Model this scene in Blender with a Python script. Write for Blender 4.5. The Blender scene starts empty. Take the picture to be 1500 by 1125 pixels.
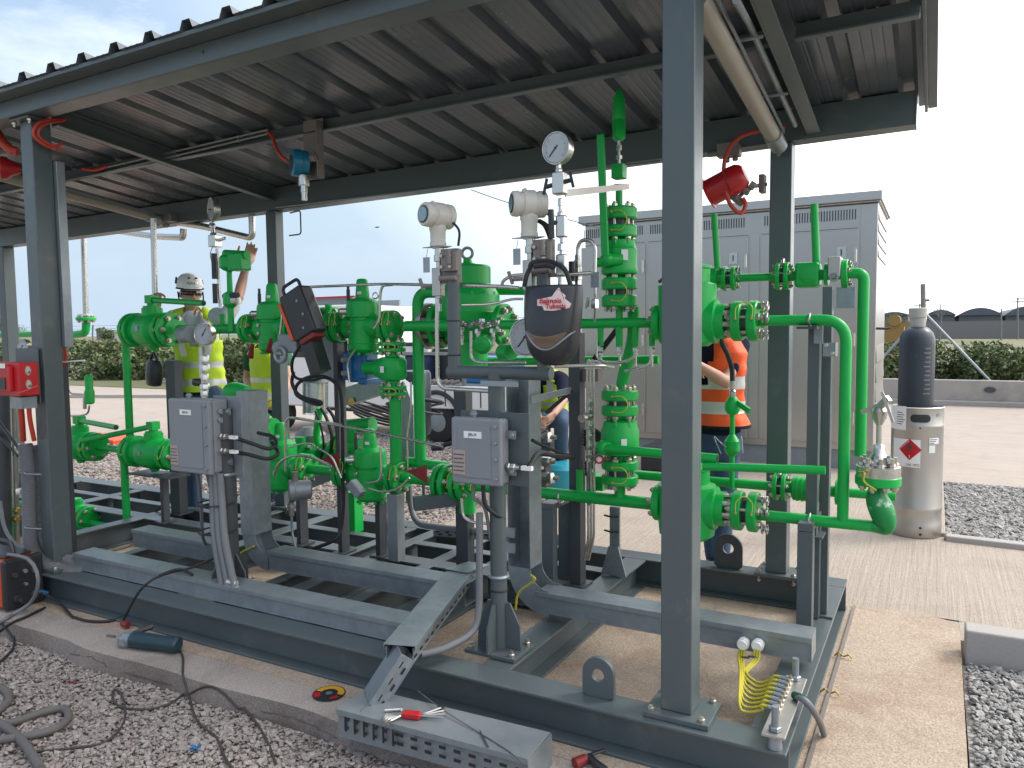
import bpy, bmesh, math, random
import numpy as np
from mathutils import Vector as V, Matrix
random.seed(7); rng=np.random.default_rng(7)
sc=bpy.context.scene; COL=sc.collection
# ------------------------------------------------------------------ camera model
F=1130.0; CX,CY=750.0,562.5; CAM=np.array([0.,0.,1.65])
def _axes():
    dY=np.array([1372-CX,-(477-CY),F]); dY/=np.linalg.norm(dY)
    h=np.array([math.cos(.011),math.sin(.011),0])
    Z=np.cross(dY,h); Z/=np.linalg.norm(Z)
    if Z[1]<0: Z=-Z
    X=np.cross(dY,Z)
    if X[0]<0: X=-X
    return np.array([X,dY,Z])
RW=_axes()
def P(px,py,**k):
    """point of the site where a sight line meets the plane X, Y or Z = value (a surveyor's measurement)"""
    d=RW@np.array([px-CX,-(py-CY),F]); (a,v),=k.items(); i='XYZ'.index(a)
    q=CAM+d*(v-CAM[i])/d[i]; return V(q)
def Q(px,py,Y=3.9): return P(px,py,Y=Y)
def S(p):
    return float((RW.T@(np.array(p)-CAM))[2])/F
def PJ(p):
    c=RW.T@(np.array(p)-CAM); return CX+F*c[0]/c[2],CY-F*c[1]/c[2]
def XA(px,Y,Z):
    k=(px-CX)/F; a=RW.T@np.array([1.,0,0]); b=RW.T@(np.array([0.,Y,Z])-CAM)
    return float(-(b[0]-k*b[2])/(a[0]-k*a[2]))
cd=bpy.data.cameras.new('camera'); cam=bpy.data.objects.new('camera',cd); COL.objects.link(cam)
cd.sensor_width=36; cd.lens=F/1500*36; cd.clip_start=.05; cd.clip_end=3000
r,u,w=RW@np.array([1.,0,0]),RW@np.array([0,1.,0]),-(RW@np.array([0,0,1.]))
cam.matrix_world=Matrix(((r[0],u[0],w[0],0),(r[1],u[1],w[1],0),(r[2],u[2],w[2],1.65),(0,0,0,1)))
sc.camera=cam
# ------------------------------------------------------------------ materials
def nd(nt,t,**k):
    n=nt.nodes.new(t)
    for a,b in k.items():
        if a in n.inputs: n.inputs[a].default_value=b
        else: setattr(n,a,b)
    return n
def mat(name,col,rough=.5,metal=0,var=.12,scale=8,bump=0,bscale=60,spec=.5,dirt=None,dscale=3,dlo=.5,dhi=.7,rvar=.12,coat=0):
    m=bpy.data.materials.new(name); m.use_nodes=True; nt=m.node_tree; b=nt.nodes['Principled BSDF']
    b.inputs['Metallic'].default_value=metal; b.inputs['Specular IOR Level'].default_value=spec
    b.inputs['Coat Weight'].default_value=coat
    tc=nd(nt,'ShaderNodeTexCoord')
    n=nd(nt,'ShaderNodeTexNoise',Scale=scale,Detail=6.0,Roughness=.65); nt.links.new(tc.outputs['Object'],n.inputs['Vector'])
    mx=nd(nt,'ShaderNodeMix',data_type='RGBA')
    lo=[max(0,c*(1-var)) for c in col]; hi=[min(1,c*(1+var)) for c in col]
    mx.inputs[6].default_value=(*lo,1); mx.inputs[7].default_value=(*hi,1)
    nt.links.new(n.outputs['Fac'],mx.inputs[0]); out=mx.outputs[2]
    if dirt:
        n2=nd(nt,'ShaderNodeTexNoise',Scale=dscale,Detail=8.0,Roughness=.7); nt.links.new(tc.outputs['Object'],n2.inputs['Vector'])
        mr=nd(nt,'ShaderNodeMapRange'); mr.inputs[1].default_value=dlo; mr.inputs[2].default_value=dhi; nt.links.new(n2.outputs['Fac'],mr.inputs[0])
        m2=nd(nt,'ShaderNodeMix',data_type='RGBA'); nt.links.new(mr.outputs[0],m2.inputs[0]); nt.links.new(out,m2.inputs[6]); m2.inputs[7].default_value=(*dirt,1); out=m2.outputs[2]
    nt.links.new(out,b.inputs['Base Color'])
    mr=nd(nt,'ShaderNodeMapRange'); mr.inputs[3].default_value=max(.02,rough-rvar); mr.inputs[4].default_value=min(1,rough+rvar)
    nt.links.new(n.outputs['Fac'],mr.inputs[0]); nt.links.new(mr.outputs[0],b.inputs['Roughness'])
    if bump:
        nb=nd(nt,'ShaderNodeTexNoise',Scale=bscale,Detail=5.0); nt.links.new(tc.outputs['Object'],nb.inputs['Vector'])
        bp=nd(nt,'ShaderNodeBump',Strength=bump,Distance=.01); nt.links.new(nb.outputs['Fac'],bp.inputs['Height']); nt.links.new(bp.outputs['Normal'],b.inputs['Normal'])
    return m
M={}
M['steel']=mat('anthracite_paint',(.083,.103,.108),.36,var=.08,bump=.04,dirt=(.16,.155,.14),dscale=4,dlo=.58,dhi=.8)
M['dark']=mat('dark_steel_paint',(.048,.054,.060),.45,var=.15,bump=.05,dirt=(.10,.095,.085),dscale=5,dlo=.6,dhi=.85)
M['roof']=mat('roof_sheet_paint',(.085,.097,.118),.24,var=.12,scale=3,dirt=(.135,.135,.13),dscale=1.1,dlo=.5,dhi=.8,bump=.03,bscale=6)
M['galv']=mat('galvanised_steel',(.30,.335,.355),.38,metal=.55,var=.18,scale=22,dirt=(.255,.285,.305),dscale=9,dlo=.45,dhi=.6,bump=.03)
M['galvd']=mat('galvanised_weathered',(.25,.275,.29),.45,metal=.4,var=.2,scale=18)
M['green']=mat('green_paint',(.006,.39,.062),.36,var=.12,scale=12,bump=.06,bscale=90,coat=.0,spec=.4)
M['ss']=mat('stainless_steel',(.58,.56,.52),.28,metal=.95,var=.1,scale=20)
M['ssd']=mat('brushed_stainless',(.47,.45,.42),.40,metal=.85,var=.10,scale=5,dirt=(.38,.35,.32),dscale=2,dlo=.5,dhi=.85)
M['cabs']=mat('cabinet_stainless',(.46,.435,.41),.32,metal=.85,var=.04,scale=1.2,rvar=.06)
M['bolt']=mat('zinc_bolt',(.50,.46,.38),.35,metal=.85,var=.2,scale=60,dirt=(.22,.13,.07),dscale=40,dlo=.58,dhi=.75)
M['black']=mat('black_rubber',(.018,.018,.02),.55,var=.2)
M['plast']=mat('black_plastic',(.025,.026,.03),.35,var=.2)
M['helm']=mat('welding_shell',(.030,.031,.036),.30,var=.2,scale=6)
M['white']=mat('white_paint',(.78,.77,.74),.4,var=.05)
M['paper']=mat('label_white',(.80,.79,.77),.55,var=.04)
M['box']=mat('grey_enclosure',(.215,.228,.248),.38,var=.06,bump=.04,bscale=120)
M['beige']=mat('transmitter_paint',(.60,.57,.515),.35,var=.06)
M['brown']=mat('cast_bracket',(.23,.20,.185),.5,metal=.4,var=.2,scale=20)
M['red']=mat('red_paint',(.46,.012,.018),.35,var=.12,dirt=(.25,.01,.01),dscale=8,dlo=.55,dhi=.8)
M['redcab']=mat('red_cable',(.50,.05,.03),.5,var=.1)
M['dred']=mat('dark_red',(.22,.02,.02),.5,var=.2)
M['blue']=mat('blue_paint',(.008,.12,.30),.3,var=.12,coat=.2)
M['teal']=mat('detector_blue',(.01,.16,.28),.3,var=.1)
M['orange']=mat('orange_plastic',(.70,.085,.02),.4,var=.1)
M['yelgrn']=None
M['amber']=mat('tinted_visor',(.13,.080,.058),.12,var=.3,scale=4,coat=.6)
M['glass']=mat('dial_glass',(.42,.44,.46),.18,var=.04,coat=.5)
M['lcd']=mat('lcd_glass',(.20,.32,.36),.12,var=.1,coat=.5)
M['flex']=mat('grey_conduit',(.16,.165,.175),.55,var=.15)
M['hose']=mat('dusty_hose',(.12,.11,.105),.75,var=.25,scale=12)
M['plant']=mat('plant_yellow',(.30,.18,.05),.5)
M['crack']=mat('crack_dark',(.10,.08,.07),.95)  # dark brown for the thin lines laid along the rim cracks
M['cord']=mat('dark_cord',(.05,.042,.038),.6,var=.25,scale=20)
M['skin']=mat('skin',(.50,.28,.20),.5,var=.12,scale=12)
M['hair']=mat('hair',(.02,.015,.012),.6)
M['vesty']=mat('hivis_yellow',(.52,.72,.02),.6,var=.12,scale=9,bump=.35,bscale=14)
M['vesto']=mat('hivis_orange',(.85,.10,.012),.6,var=.12,scale=9,bump=.35,bscale=14)
M['refl']=mat('reflective_tape',(.62,.62,.60),.35,metal=.3,var=.06,bump=.2,bscale=14)
M['trim']=mat('black_trim',(.02,.02,.022),.8,spec=.15)
M['jeans']=mat('denim',(.04,.075,.14),.8,var=.4,scale=14,bump=.4,bscale=20)
M['navy']=mat('navy_cloth',(.015,.018,.035),.9,spec=.1,var=.3,scale=14,bump=.4,bscale=20)
M['shirt']=mat('grey_white_cloth',(.56,.57,.60),.8,var=.1,scale=10,bump=.4,bscale=18)
M['tgreen']=mat('green_cloth',(.01,.08,.04),.8,var=.2)
M['hhat']=mat('white_helmet',(.74,.73,.70),.3,var=.06,coat=.3)
M['gas']=mat('bottle_paint',(.028,.036,.05),.4,var=.2,scale=5,dirt=(.12,.13,.15),dscale=16,dlo=.66,dhi=.74)
M['cap']=mat('bottle_cap',(.40,.39,.36),.5,var=.08)
M['brass']=mat('brass',(.55,.36,.10),.3,metal=.9,var=.1)
M['bag']=mat('tyre_rubber',(.02,.02,.021),.8,var=.2)
M['tube']=mat('diffuser_tube',(.31,.275,.23),.35,var=.1,scale=10)
M['wood']=mat('grey_pole',(.20,.19,.175),.8,var=.3)
M['shed']=mat('far_sheet_roof',(.10,.115,.14),.7,var=.1,scale=.05)
M['shedw']=mat('far_wall',(.20,.195,.195),.8,var=.1,scale=.1)
M['wall']=mat('wall_concrete',(.34,.315,.29),.85,var=.15,scale=2,bump=.2,bscale=30,dirt=(.22,.20,.185),dscale=1.5,dlo=.5,dhi=.75)
M['kerb']=mat('kerb_concrete',(.36,.335,.315),.85,var=.12,scale=4,bump=.2,bscale=60)
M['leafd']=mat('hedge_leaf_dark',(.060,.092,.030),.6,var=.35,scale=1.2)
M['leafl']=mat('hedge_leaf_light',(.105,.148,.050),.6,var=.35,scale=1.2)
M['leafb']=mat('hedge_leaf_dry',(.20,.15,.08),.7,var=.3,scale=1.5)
M['stone']=None
M['tealb']=mat('drum_blue',(.02,.27,.36),.35,var=.1)
M['tealdk']=mat('grinder_green',(.012,.04,.05),.4,var=.1)
M['glassd']=mat('dark_lens',(.03,.012,.012),.1,var=.1,coat=.6)
M['lcdp']=mat('pale_blue_plate',(.45,.58,.66),.5,var=.05)
def wire_mat():
    m=bpy.data.materials.new('earth_wire'); m.use_nodes=True; nt=m.node_tree; b=nt.nodes['Principled BSDF']
    tc=nd(nt,'ShaderNodeTexCoord'); wv=nd(nt,'ShaderNodeTexWave',Scale=60.0,Distortion=.6); wv.bands_direction='DIAGONAL'
    nt.links.new(tc.outputs['Object'],wv.inputs['Vector'])
    cr=nd(nt,'ShaderNodeValToRGB'); cr.color_ramp.elements[0].color=(.03,.16,.02,1); cr.color_ramp.elements[1].color=(.62,.48,.03,1)
    cr.color_ramp.elements[0].position=.12; cr.color_ramp.elements[1].position=.3
    nt.links.new(wv.outputs['Fac'],cr.inputs[0]); nt.links.new(cr.outputs[0],b.inputs['Base Color']); b.inputs['Roughness'].default_value=.45
    return m
M['yelgrn']=wire_mat(); M['lime']=mat('bond_wire_sleeve',(.42,.47,.05),.45,var=.2,scale=50)
def stone_mat(name,cols,scale):
    m=bpy.data.materials.new(name); m.use_nodes=True; nt=m.node_tree; b=nt.nodes['Principled BSDF']
    at=nd(nt,'ShaderNodeNewGeometry'); cr=nd(nt,'ShaderNodeValToRGB')
    el=cr.color_ramp.elements
    while len(el)<len(cols): el.new(.5)
    for i,c in enumerate(cols): el[i].position=i/(len(cols)-1); el[i].color=(*c,1)
    nt.links.new(at.outputs['Random Per Island'],cr.inputs[0])
    tc=nd(nt,'ShaderNodeTexCoord'); n=nd(nt,'ShaderNodeTexNoise',Scale=90.0,Detail=4.0); nt.links.new(tc.outputs['Object'],n.inputs['Vector'])
    mx=nd(nt,'ShaderNodeMix',data_type='RGBA',blend_type='MULTIPLY'); mx.inputs[0].default_value=.5
    nt.links.new(cr.outputs[0],mx.inputs[6]); nt.links.new(n.outputs['Fac'],mx.inputs[7])
    nt.links.new(mx.outputs[2],b.inputs['Base Color']); b.inputs['Roughness'].default_value=.85
    return m
M['stone']=stone_mat('gravel_stones',[(.30,.245,.22),(.45,.39,.355),(.37,.325,.30),(.53,.475,.44),(.33,.26,.23),(.42,.37,.345)],1)
def gravel_ground(name,c1,c2,scale):
    m=bpy.data.materials.new(name); m.use_nodes=True; nt=m.node_tree; b=nt.nodes['Principled BSDF']
    tc=nd(nt,'ShaderNodeTexCoord'); vo=nd(nt,'ShaderNodeTexVoronoi',Scale=scale); nt.links.new(tc.outputs['Object'],vo.inputs['Vector'])
    v2=nd(nt,'ShaderNodeTexVoronoi',Scale=scale); v2.feature='DISTANCE_TO_EDGE'; nt.links.new(tc.outputs['Object'],v2.inputs['Vector'])
    cr=nd(nt,'ShaderNodeValToRGB'); cr.color_ramp.elements[0].color=(*c1,1); cr.color_ramp.elements[1].color=(*c2,1)
    sp=nd(nt,'ShaderNodeSeparateColor'); nt.links.new(vo.outputs['Color'],sp.inputs[0]); nt.links.new(sp.outputs[0],cr.inputs[0])
    mr=nd(nt,'ShaderNodeMapRange'); mr.inputs[2].default_value=.22; mr.inputs[3].default_value=.35; nt.links.new(v2.outputs['Distance'],mr.inputs[0])
    mx=nd(nt,'ShaderNodeMix',data_type='RGBA',blend_type='MULTIPLY'); mx.inputs[0].default_value=1
    nt.links.new(cr.outputs[0],mx.inputs[6]); nt.links.new(mr.outputs[0],mx.inputs[7])
    nt.links.new(mx.outputs[2],b.inputs['Base Color']); b.inputs['Roughness'].default_value=.9
    bp=nd(nt,'ShaderNodeBump',Strength=.9,Distance=.02); nt.links.new(v2.outputs['Distance'],bp.inputs['Height']); nt.links.new(bp.outputs['Normal'],b.inputs['Normal'])
    return m
M['gravel']=gravel_ground('pink_gravel',(.30,.235,.20),(.62,.53,.47),34)
M['gravelg']=gravel_ground('grey_gravel',(.22,.215,.21),(.44,.43,.42),30)
def concrete(name,c,cst,wave=0,ang=0,sc_=1.0,stain=(.30,.19,.11),slo=.52,shi=.75,speck=.35):
    m=bpy.data.materials.new(name); m.use_nodes=True; nt=m.node_tree; b=nt.nodes['Principled BSDF']; L=nt.links.new
    tc=nd(nt,'ShaderNodeTexCoord')
    n1=nd(nt,'ShaderNodeTexNoise',Scale=1.1*sc_,Detail=9.0,Roughness=.68); L(tc.outputs['Object'],n1.inputs['Vector'])
    mx=nd(nt,'ShaderNodeMix',data_type='RGBA'); mx.inputs[6].default_value=(*c,1); mx.inputs[7].default_value=(*cst,1); L(n1.outputs['Fac'],mx.inputs[0])
    n2=nd(nt,'ShaderNodeTexNoise',Scale=1.9*sc_,Detail=8.0,Roughness=.72,Distortion=.6); L(tc.outputs['Object'],n2.inputs['Vector'])
    mr=nd(nt,'ShaderNodeMapRange'); mr.inputs[1].default_value=slo; mr.inputs[2].default_value=shi; mr.inputs[4].default_value=.8; L(n2.outputs['Fac'],mr.inputs[0])
    m2=nd(nt,'ShaderNodeMix',data_type='RGBA'); L(mr.outputs[0],m2.inputs[0]); L(mx.outputs[2],m2.inputs[6]); m2.inputs[7].default_value=(*stain,1)
    n3=nd(nt,'ShaderNodeTexNoise',Scale=120.0,Detail=3.0); L(tc.outputs['Object'],n3.inputs['Vector'])
    mr3=nd(nt,'ShaderNodeMapRange'); mr3.inputs[1].default_value=.3; mr3.inputs[2].default_value=.7; mr3.inputs[3].default_value=1-speck; mr3.inputs[4].default_value=1+speck*.4; L(n3.outputs['Fac'],mr3.inputs[0])
    m3=nd(nt,'ShaderNodeMix',data_type='RGBA',blend_type='MULTIPLY'); m3.inputs[0].default_value=1; L(m2.outputs[2],m3.inputs[6]); L(mr3.outputs[0],m3.inputs[7])
    out=m3.outputs[2]
    vo=nd(nt,'ShaderNodeTexVoronoi',Scale=9.0); L(tc.outputs['Object'],vo.inputs['Vector'])
    mr4=nd(nt,'ShaderNodeMapRange'); mr4.inputs[1].default_value=.05; mr4.inputs[2].default_value=.09; mr4.inputs[3].default_value=.45; L(vo.outputs['Distance'],mr4.inputs[0])
    m4=nd(nt,'ShaderNodeMix',data_type='RGBA',blend_type='MULTIPLY'); m4.inputs[0].default_value=.55; L(out,m4.inputs[6]); L(mr4.outputs[0],m4.inputs[7]); out=m4.outputs[2]
    L(out,b.inputs['Base Color']); b.inputs['Roughness'].default_value=.88
    h=n3.outputs['Fac']
    if wave:
        mp=nd(nt,'ShaderNodeMapping'); mp.inputs['Scale'].default_value=(wave[0],wave[1],1); L(tc.outputs['Object'],mp.inputs['Vector'])
        wv=nd(nt,'ShaderNodeTexNoise',Scale=1.0,Detail=4.0,Roughness=.6,Distortion=.4); L(mp.outputs[0],wv.inputs['Vector'])
        ad=nd(nt,'ShaderNodeMath',operation='MULTIPLY_ADD'); ad.inputs[1].default_value=2.2; L(wv.outputs['Fac'],ad.inputs[0]); L(h,ad.inputs[2]); h=ad.outputs[0]
        mw=nd(nt,'ShaderNodeMapRange'); mw.inputs[1].default_value=.35; mw.inputs[2].default_value=.65; mw.inputs[3].default_value=.92; mw.inputs[4].default_value=1.04; L(wv.outputs['Fac'],mw.inputs[0])
        m5=nd(nt,'ShaderNodeMix',data_type='RGBA',blend_type='MULTIPLY'); m5.inputs[0].default_value=1; L(out,m5.inputs[6]); L(mw.outputs[0],m5.inputs[7]); L(m5.outputs[2],b.inputs['Base Color'])
    bp=nd(nt,'ShaderNodeBump',Strength=.4,Distance=.012); L(h,bp.inputs['Height']); L(bp.outputs['Normal'],b.inputs['Normal'])
    return m
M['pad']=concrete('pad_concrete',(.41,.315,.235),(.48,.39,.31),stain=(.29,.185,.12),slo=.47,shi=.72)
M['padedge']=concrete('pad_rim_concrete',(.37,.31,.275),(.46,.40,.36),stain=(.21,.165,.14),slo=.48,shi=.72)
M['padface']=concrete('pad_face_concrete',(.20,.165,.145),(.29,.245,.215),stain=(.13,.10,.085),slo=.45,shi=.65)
M['yard']=concrete('brushed_yard_concrete',(.36,.30,.245),(.435,.37,.31),wave=(45,1.3),stain=(.28,.21,.16),slo=.5,shi=.85,speck=.3)
M['yardf']=concrete('far_yard_concrete',(.36,.30,.255),(.43,.37,.315),wave=(.7,16),stain=(.28,.23,.19),slo=.5,shi=.85,speck=.2)
M['field']=mat('dry_field',(.17,.15,.085),.95,var=.4,scale=.08,dirt=(.10,.11,.04),dscale=.05,dlo=.45,dhi=.6)
M['hill']=mat('hazed_hills',(.22,.26,.31),1,var=.1,scale=.01)  # distance haze is put into this blue-grey hill colour
# ------------------------------------------------------------------ mesh builder
def frame(d):
    d=V(d).normalized(); a=V((0,0,1)) if abs(d.z)<.9 else V((0,1,0))
    u_=d.cross(a).normalized(); v_=u_.cross(d).normalized(); return d,u_,v_
class MB:
    def __init__(s): s.v=[]; s.f=[]; s.mi=[]; s.m=0
    def add(s,vs,fs):
        o=len(s.v); s.v+= [tuple(x) for x in vs]; s.f+=[tuple(i+o for i in f) for f in fs]; s.mi+=[s.m]*len(fs); return s
    def box(s,a,b):
        x0,x1=sorted((a[0],b[0])); y0,y1=sorted((a[1],b[1])); z0,z1=sorted((a[2],b[2]))
        return s.add([(x0,y0,z0),(x1,y0,z0),(x1,y1,z0),(x0,y1,z0),(x0,y0,z1),(x1,y0,z1),(x1,y1,z1),(x0,y1,z1)],
          [(0,3,2,1),(4,5,6,7),(0,1,5,4),(1,2,6,5),(2,3,7,6),(3,0,4,7)])
    def obox(s,c,d,l,wd,h,up=None):
        """box centred at c, length l along d, width wd, height h along up"""
        d=V(d).normalized(); 
        if up is None: _,sd,up=frame(d)
        else:
            up=V(up); sd=d.cross(up).normalized(); up=sd.cross(d).normalized()
        c=V(c); vs=[]
        for k in (-1,1):
            for (i,j) in ((-1,-1),(1,-1),(1,1),(-1,1)): vs.append(c+d*(k*l/2)+sd*(i*wd/2)+up*(j*h/2))
        return s.add(vs,[(0,1,2,3),(7,6,5,4),(0,4,5,1),(1,5,6,2),(2,6,7,3),(3,7,4,0)])
    def bar(s,p,q,wd,h,up=None):
        p,q=V(p),V(q); return s.obox((p+q)/2,q-p,(q-p).length,wd,h,up)
    def lathe(s,o,ax,prof,n=24,su=1,sv=1,caps=True):
        d,u_,v_=frame(ax); o=V(o); vs=[]; fs=[]
        for t,r_ in prof:
            for i in range(n):
                a=2*math.pi*i/n; vs.append(o+d*t+u_*(math.cos(a)*r_*su)+v_*(math.sin(a)*r_*sv))
        m_=len(prof)
        for j in range(m_-1):
            for i in range(n):
                k=(i+1)%n; fs.append((j*n+i,j*n+k,(j+1)*n+k,(j+1)*n+i))
        if caps: fs.append(tuple(range(n-1,-1,-1))); fs.append(tuple((m_-1)*n+i for i in range(n)))
        fs=[f[::-1] for f in fs]
        return s.add(vs,fs)
    def cyl(s,p,q,r_,r2=None,n=16):
        p,q=V(p),V(q); L=(q-p).length; return s.lathe(p,q-p,[(0,r_),(L,r_ if r2 is None else r2)],n)
    def tube(s,pts,r_,bend=0,n=10,seg=6,closed=False,smooth=False):
        pts=[V(p) for p in pts]
        if smooth: pts=catmull(pts,smooth if isinstance(smooth,int) and smooth>1 else 6)
        elif bend>0 and len(pts)>2:
            o=[pts[0]]
            for a,b,c in zip(pts,pts[1:],pts[2:]):
                d1=(a-b); d2=(c-b); k=min(bend,d1.length*.49,d2.length*.49); A=b+d1.normalized()*k; B=b+d2.normalized()*k
                for i in range(seg+1):
                    t=i/seg; o.append(A*(1-t)**2+b*2*t*(1-t)+B*t*t)
            o.append(pts[-1]); pts=o
        q=[pts[0]]
        for p in pts[1:]:
            if (p-q[-1]).length>1e-5: q.append(p)
        pts=q
        if len(pts)<2: return s
        tg=[(pts[min(i+1,len(pts)-1)]-pts[max(i-1,0)]).normalized() for i in range(len(pts))]
        _,u_,_=frame(tg[0]); vs=[]; fs=[]
        rr=r_ if callable(r_) else (lambda t:r_)
        for i,(p,t) in enumerate(zip(pts,tg)):
            u_=(u_-t*u_.dot(t)); u_.normalize(); v_=t.cross(u_); R_=rr(i/(len(pts)-1))
            for k in range(n):
                a=2*math.pi*k/n; vs.append(p+u_*(math.cos(a)*R_)+v_*(math.sin(a)*R_))
        for j in range(len(pts)-1):
            for i in range(n):
                k=(i+1)%n; fs.append((j*n+i,j*n+k,(j+1)*n+k,(j+1)*n+i))
        fs.append(tuple(range(n-1,-1,-1))); fs.append(tuple((len(pts)-1)*n+i for i in range(n)))
        return s.add(vs,fs)
    def ball(s,c,r_,n=16,sc_=(1,1,1),ax=(0,0,1)):
        pr=[(-r_*math.cos(math.pi*i/(n//2))*sc_[2],max(1e-4,r_*math.sin(math.pi*i/(n//2)))) for i in range(n//2+1)]
        return s.lathe(c,ax,pr,n,sc_[0],sc_[1])
    def torus(s,c,ax,R_,r_,n=24,k=8,a0=0,a1=2*math.pi):
        d,u_,v_=frame(ax); c=V(c); full=abs(a1-a0-2*math.pi)<1e-3
        pts=[c+u_*(R_*math.cos(a0+(a1-a0)*i/n))+v_*(R_*math.sin(a0+(a1-a0)*i/n)) for i in range(n+1)]
        return s.tube(pts,r_,n=k)
    def prism(s,poly,d):
        """3-d polygon extruded by vector d"""
        poly=[V(p) for p in poly]; d=V(d); n=len(poly)
        nn=V((0,0,0))
        for i in range(n): nn+=poly[i].cross(poly[(i+1)%n])
        if nn.dot(d)>0: poly=poly[::-1]
        return s.add(poly+[p+d for p in poly],[tuple(range(n)),tuple(range(2*n-1,n-1,-1))]+[((i+1)%n,i,n+i,n+(i+1)%n) for i in range(n)])
    def sheet(s,rows):
        n=len(rows[0]); vs=[p for r_ in rows for p in r_]
        return s.add(vs,[(j*n+i,j*n+i+1,(j+1)*n+i+1,(j+1)*n+i) for j in range(len(rows)-1) for i in range(n-1)])
    def nut(s,c,ax,r_,h): return s.lathe(c,ax,[(-h/2,r_),(h/2-.2*h,r_),(h/2,r_*.82)],6)
def catmull(p,k):
    if len(p)<3: return p
    q=[p[0]*2-p[1]]+p+[p[-1]*2-p[-2]]; o=[]
    for i in range(1,len(q)-2):
        a,b,c,d=q[i-1:i+3]
        for j in range(k):
            t=j/k; o.append(.5*((2*b)+(c-a)*t+(2*a-5*b+4*c-d)*t*t+(3*b-a-3*c+d)*t**3))
    o.append(p[-1]); return o
LOC={}
def mk(name,mb,m,loc=(0,0,0),sharp=.6,bevel=0,flat=False):
    me=bpy.data.meshes.new(name); l=V(loc)
    me.from_pydata([(a-l.x,b-l.y,c-l.z) for a,b,c in mb.v],[],mb.f)
    ms=m if isinstance(m,(list,tuple)) else [m]
    for x in ms: me.materials.append(M[x] if isinstance(x,str) else x)
    if len(ms)>1: me.polygons.foreach_set('material_index',mb.mi)
    me.validate(); me.update()
    bb=bmesh.new(); bb.from_mesh(me); bmesh.ops.recalc_face_normals(bb,faces=bb.faces); bb.to_mesh(me); bb.free()
    if not flat:
        me.shade_smooth(); me.set_sharp_from_angle(angle=sharp)
    o=bpy.data.objects.new(name,me); COL.objects.link(o); o.location=l
    if bevel:
        b=o.modifiers.new('bevel','BEVEL'); b.width=bevel; b.segments=2; b.limit_method='ANGLE'; b.harden_normals=True
    LOC[o.name]=l; return o
def tagit(o,label,cat,group=None,kind=None):
    o['label']=label; o['category']=cat
    if group: o['group']=group
    if kind: o['kind']=kind
    return o
def T(name,label,cat,loc,group=None):
    e=bpy.data.objects.new(name,None); COL.objects.link(e); e.location=loc; e.empty_display_size=.1; LOC[e.name]=V(loc); return tagit(e,label,cat,group)
def A(name,mb,m,par,bevel=0,label=None,sharp=.6):
    o=mk(name,mb,m,LOC[par.name],sharp,bevel); o.parent=par; o.location=(0,0,0)
    if label: o['label']=label
    return o
def O(name,mb,m,label,cat,group=None,bevel=0,sharp=.6,loc=None):
    if loc is None:
        a=np.array(mb.v); loc=((a[:,0].min()+a[:,0].max())/2,(a[:,1].min()+a[:,1].max())/2,a[:,2].min())
    return tagit(mk(name,mb,m,loc,sharp,bevel),label,cat,group)
def ST(name,mb,m,bevel=0,flat=False):
    o=mk(name,mb,m,(0,0,0),bevel=bevel,flat=flat); o['kind']='structure'; return o
def text_part(body,c,right,up,size,m,par,name='lettering',bold=0,depth=.0006,label=None):
    cu=bpy.data.curves.new(name,'FONT'); cu.body=body; cu.size=size; cu.extrude=depth; cu.align_x='CENTER'; cu.align_y='CENTER'; cu.resolution_u=2; cu.offset=bold
    t=bpy.data.objects.new(name,cu); COL.objects.link(t)
    dg=bpy.context.evaluated_depsgraph_get(); me=bpy.data.meshes.new_from_object(t.evaluated_get(dg)); bpy.data.objects.remove(t)
    me.materials.clear(); me.materials.append(M[m])
    o=bpy.data.objects.new(name,me); COL.objects.link(o); x=V(right).normalized(); y=V(up); y=(y-x*y.dot(x)).normalized(); z=x.cross(y)
    c=V(c)-LOC[par.name]
    o.matrix_local=Matrix(((x.x,y.x,z.x,c.x),(x.y,y.y,z.y,c.y),(x.z,y.z,z.z,c.z),(0,0,0,1))); o.parent=par; return o
X_=V((1,0,0)); Y_=V((0,1,0)); Z_=V((0,0,1))
# ------------------------------------------------------------------ light and sky
w=bpy.data.worlds.new('World'); sc.world=w; w.use_nodes=True; nt=w.node_tree; L=nt.links.new; bg=nt.nodes['Background']
SUN_EL,SUN_AZ=math.radians(44),math.radians(50)      # azimuth from +Y towards +X
sky=nd(nt,'ShaderNodeTexSky'); sky.sky_type='NISHITA'; sky.sun_disc=False; sky.sun_elevation=SUN_EL; sky.sun_rotation=SUN_AZ
sky.air_density=1.2; sky.dust_density=2.2; sky.ozone_density=1.6
tc=nd(nt,'ShaderNodeTexCoord'); mp=nd(nt,'ShaderNodeMapping'); mp.inputs['Scale'].default_value=(1,1,3.2); L(tc.outputs['Generated'],mp.inputs['Vector'])
n=nd(nt,'ShaderNodeTexNoise',Scale=3.4,Detail=9.0,Roughness=.62); L(mp.outputs[0],n.inputs['Vector'])
mr=nd(nt,'ShaderNodeMapRange'); mr.inputs[1].default_value=.48; mr.inputs[2].default_value=.72; mr.inputs[4].default_value=.60; L(n.outputs['Fac'],mr.inputs[0])
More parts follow.
